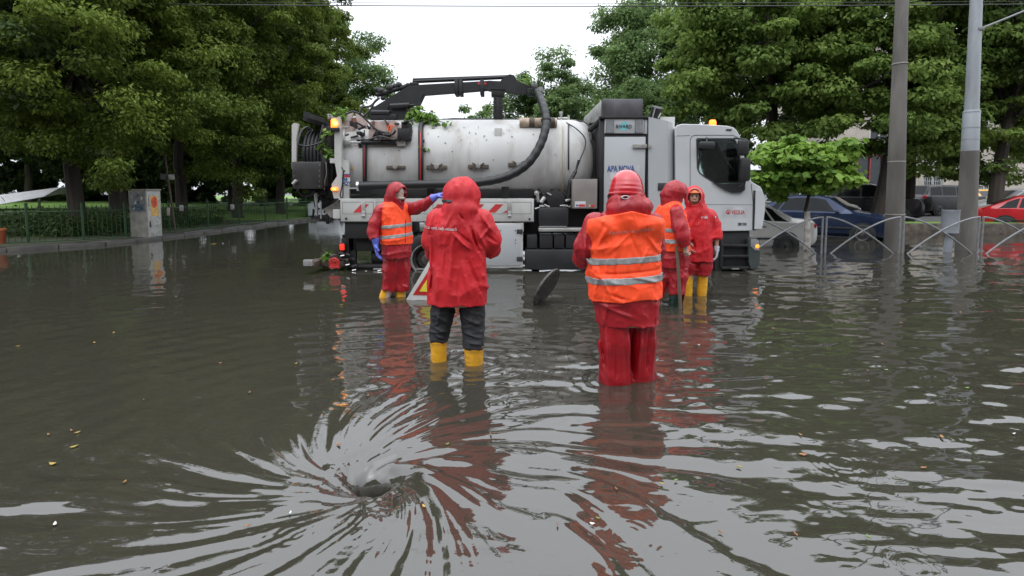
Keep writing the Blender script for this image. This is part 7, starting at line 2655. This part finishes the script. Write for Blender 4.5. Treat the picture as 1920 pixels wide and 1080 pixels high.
# --- the worker leaning on a stick, in profile
XD, YD = at(1258, 500, 7.0).x, 7.0
yd = -math.radians(78)
cD = dict(
    yaw=yd, head=(.06, .0, 1.475), head_yaw=yd, box=((-.40, -.44, -.28), (.46, .40, 1.66)), hb=.0065, skin=M_skin_pale,
    torso=[(.49, .02, .02, .225, .185), (.65, .015, .02, .225, .185), (.85, .01, .01, .215, .185), (1.05, -.01, .0, .22, .170), (1.18, -.03, .0, .22, .145), (1.28, -.03, .0, .18, .12), (1.34, -.01, .0, .11, .09)],
    legs=[[((.00, .10, .56), .125), ((-.05, .10, .36), .105), ((-.13, .10, .14), .090), ((-.16, .10, -.20), .07)],
          [((.06, -.06, .56), .130), ((.075, -.07, .36), .115), ((.06, -.08, .16), .100), ((.04, -.08, -.20), .068)]],
    tr_end=[.06, .145], tr_mat=M_jk_b, foot_dir=(.15, -.02, -.02),
    tr_folds=[(.014, (8, 8, 3.2), 82, True), (.010, (13, 13, 9), 83, True), (.004, (24, 24, 16), 84, True)],
    boots=[((-.15, .10, .06), (-.16, .10, -.2), .07, .06), ((.045, -.08, .17), (.035, -.08, -.2), .078, .068)], boot_mat=M_boot_g,
    hem=.495, hem_slope=0, jk_mat=M_jk_b,
    arms=[dict(pts=[((.0, -.19, 1.22), .090), ((.02, -.25, 1.05), .088), ((.045, -.27, .92), .082), ((.10, -.27, .80), .062)], hd=(.05, .02, -1), hn=(.8, .5, 0), curl=1.05, grip=True, thumb=-1),
          dict(pts=[((.0, .20, 1.22), .088), ((.03, .22, 1.02), .080), ((.06, .20, .92), .070), ((.08, .16, .80), .055)], hd=(.1, 0, -1), hn=(0, -.5, -.5), curl=.8)],
    hood=dict(c=(.035, .0, 1.475), r=(.130, .155, .145), pitch=-.10, neck=((-.02, .0, 1.25), (.0, .0, 1.37), .13, .115), oz=-.02,
              extra=[((-.07, .0, 1.44), (.10, .09, .07)), ((-.04, .0, 1.37), (.11, .11, .07))]),
    vest=dict(hem=.715, slope=-.03, off=.012, neck=.105,
              holes=[((.0, -.27, 1.36), (.02, -.30, 1.02), .115), ((.02, -.32, 1.02), (.06, -.32, .75), .09), ((.0, .27, 1.36), (.05, .29, .98), .11)],
              sh=[((-.03, -.10, 1.27), (.10, .07, .05)), ((-.03, .10, 1.27), (.10, .07, .05))],
              bands=[(.985, -.02, .027), (.845, -.02, .028)]),
    jk_folds=[(.012, (2.4, 2.4, 5.0), 92, True), (.011, (7, 6, 1.8), 93, True), (.0075, (15, 12, 5.0), 94, True), (.0038, (27, 24, 12), 95, True)],
)
rD, cD = person('person in profile wearing an orange vest and dark green boots, bare hand on a stick', (XD, YD), cD, GP)
# the stick in the closed hand
mb = MB()
p0, p1 = at(1268.5, 464, 6.735), at(1277.5, 606, 6.735)
d_ = (p1 - p0)
mb.tube([p0 - d_ * .02, p0.lerp(p1, .3) + Vector((.004, 0, 0)), p0.lerp(p1, .7), p1], [.019, .021, .022, .021], 12)
st_ = mb.build('stick', M_wood)
tag(st_, 'brown wooden stick held upright, its lower end in the water', 'stick')

# --- the worker facing the viewer
XE, YE = at(1307, 500, 7.6).x, 7.6
ye = math.radians(172)
cE = dict(
    yaw=ye, head=(-.075, -.02, 1.405), head_yaw=math.radians(165), box=((-.42, -.42, -.28), (.46, .36, 1.60)), hb=.007,
    torso=[(.49, .01, .0, .195, .155), (.70, .01, .0, .200, .155), (.88, .01, .0, .198, .155), (1.02, .0, .0, .200, .150), (1.13, -.01, .0, .200, .135), (1.20, -.02, .0, .165, .115), (1.27, -.04, .0, .11, .09)],
    legs=[[((-.08, .0, .56), .105), ((-.10, .0, .42), .105), ((-.115, .0, .26), .085), ((-.13, .0, -.20), .062)],
          [((.09, .0, .56), .110), ((.09, -.01, .42), .115), ((.085, -.01, .28), .095), ((.075, .0, -.20), .062)]],
    tr_end=[.30, .285], tr_mat=M_jk_b, foot_dir=(0, -.15, -.02),
    boots=[((-.125, .0, .36), (-.13, .0, -.2), .074, .062), ((.085, -.01, .36), (.07, .0, -.2), .076, .062)], boot_mat=M_boot_y,
    hem=.49, hem_slope=0, jk_mat=M_jk_a,
    arms=[dict(pts=[((-.17, .0, 1.14), .08), ((-.22, -.02, .98), .075), ((-.22, -.06, .88), .07), ((-.18, -.12, .78), .055)], hd=(.2, -.2, -1), hn=(1, 0, 0), curl=.5),
          dict(pts=[((.165, .0, 1.14), .082), ((.225, -.01, 1.00), .078), ((.245, -.04, .90), .074), ((.245, -.07, .80), .056)], hd=(-.02, -.1, -1), hn=(-1, .2, 0), curl=.45, gloved=True, glove_mat=M_glove_g, glove_from=.085, cuff=.036, wrist_out=.12, thick=.003, thumb=1)],
    hood=dict(c=(-.07, .01, 1.405), r=(.135, .145, .150), pitch=.0, neck=((-.03, .0, 1.20), (-.06, .0, 1.31), .135, .12), oz=-.005,
              extra=[((-.05, .06, 1.32), (.12, .09, .07))]),
    jk_folds=[(.012, (2.4, 2.4, 5.0), 102, True), (.011, (7, 6, 1.8), 103, True), (.0075, (15, 12, 5.0), 104, True), (.0038, (27, 24, 12), 105, True)],
)
rE, cE = person('person facing the viewer with open hood and stubbled face, grey glove and tall yellow boots', (XE, YE), cE, GP)
hcv = Vector((XE - .075, YE - .02, 1.405))
fy = math.radians(165)
fd = Vector((-math.sin(fy), math.cos(fy), 0)); sdv = Vector((fd.y, -fd.x, 0))
# cap peak, pale lining edge, brows, eyes, beard shade
mb = MB()
ring = [hcv + fd * .055 + sdv * (.100 * math.cos(a)) + Vector((0, 0, .012 + .112 * math.sin(a))) for a in [PI * (-.25 + 1.5 * k / 24) for k in range(25)]]
mb.tube(ring, .0065, 8)
mb.build('hood_lining', M_lining, cE['jk'])
mb = MB()
pk = [hcv + fd * (.07 + .055 * math.sin(a)) + sdv * (.075 * math.cos(a)) + Vector((0, 0, .066 - .01 * math.sin(a))) for a in [PI * k / 12 for k in range(13)]]
mb.prism(pk, (0, 0, .010))
mb.build('cap_peak', M_peak, rE)
K = Field((-.22, -.20, 1.28), (.08, .12, 1.52), .006)
K.ell(A_([-.075, -.02, 1.425]), (.079, .096, .100), .01, yaw=fy)
X, Y, Z = K.grid((slice(None),) * 3)
K.F = np.maximum(K.F, 1.462 - Z + 0 * K.F)
cE['fin'](K, 'cap', M_peak, rE)
mb = MB()
for q_ in (-1, 1):
    c_ = hcv + fd * .090 + sdv * q_ * .030 + Vector((0, 0, .014))
    mb.lathe([(.0001, -.010), (.009, -.006), (.011, 0), (.009, .006), (.0001, .010)], c_, 'z', 12)
mb.build('eyes', pmat('eye_dark', (.03, .02, .02), .2), cE['body_obj'])
mb = MB()
for q_ in (-1, 1):
    c_ = hcv + fd * .092 + sdv * q_ * .032 + Vector((0, 0, .034))
    mb.tube([c_ - sdv * .017, c_ + fd * .004, c_ + sdv * .017], .0045, 6)
mb.build('eyebrows', M_dark_hair, cE['body_obj'])
K = Field((-.20, -.18, 1.28), (.06, .06, 1.40), .006)
f3 = A_(fd[:])
K.ell(A_([-.075, -.02, 1.352]) + f3 * .031, (.053, .060, .052), .01, yaw=fy)
X, Y, Z = K.grid((slice(None),) * 3)
K.F = np.maximum(K.F, Z - 1.362 + 0 * K.F)
K.ell(A_([-.075, -.02, 1.372]) + f3 * .087, (.030, .012, .006), .004, yaw=fy)
cE['fin'](K, 'beard', pmat('stubble', (.12, .065, .045), .8), cE['body_obj'])
# chest logo and sleeve mark
wrap_text('lettering', 'veolia', .050, M_txt_w, cE['jk'], (XE, YE), cE['jf'], .035, 1.125, sx=.8, bold=.002)
wrap_text('lettering', 'apa', .030, M_txt_w, cE['jk'], (XE, YE), cE['jf'], .205, 1.13, sx=.7, bold=.002)
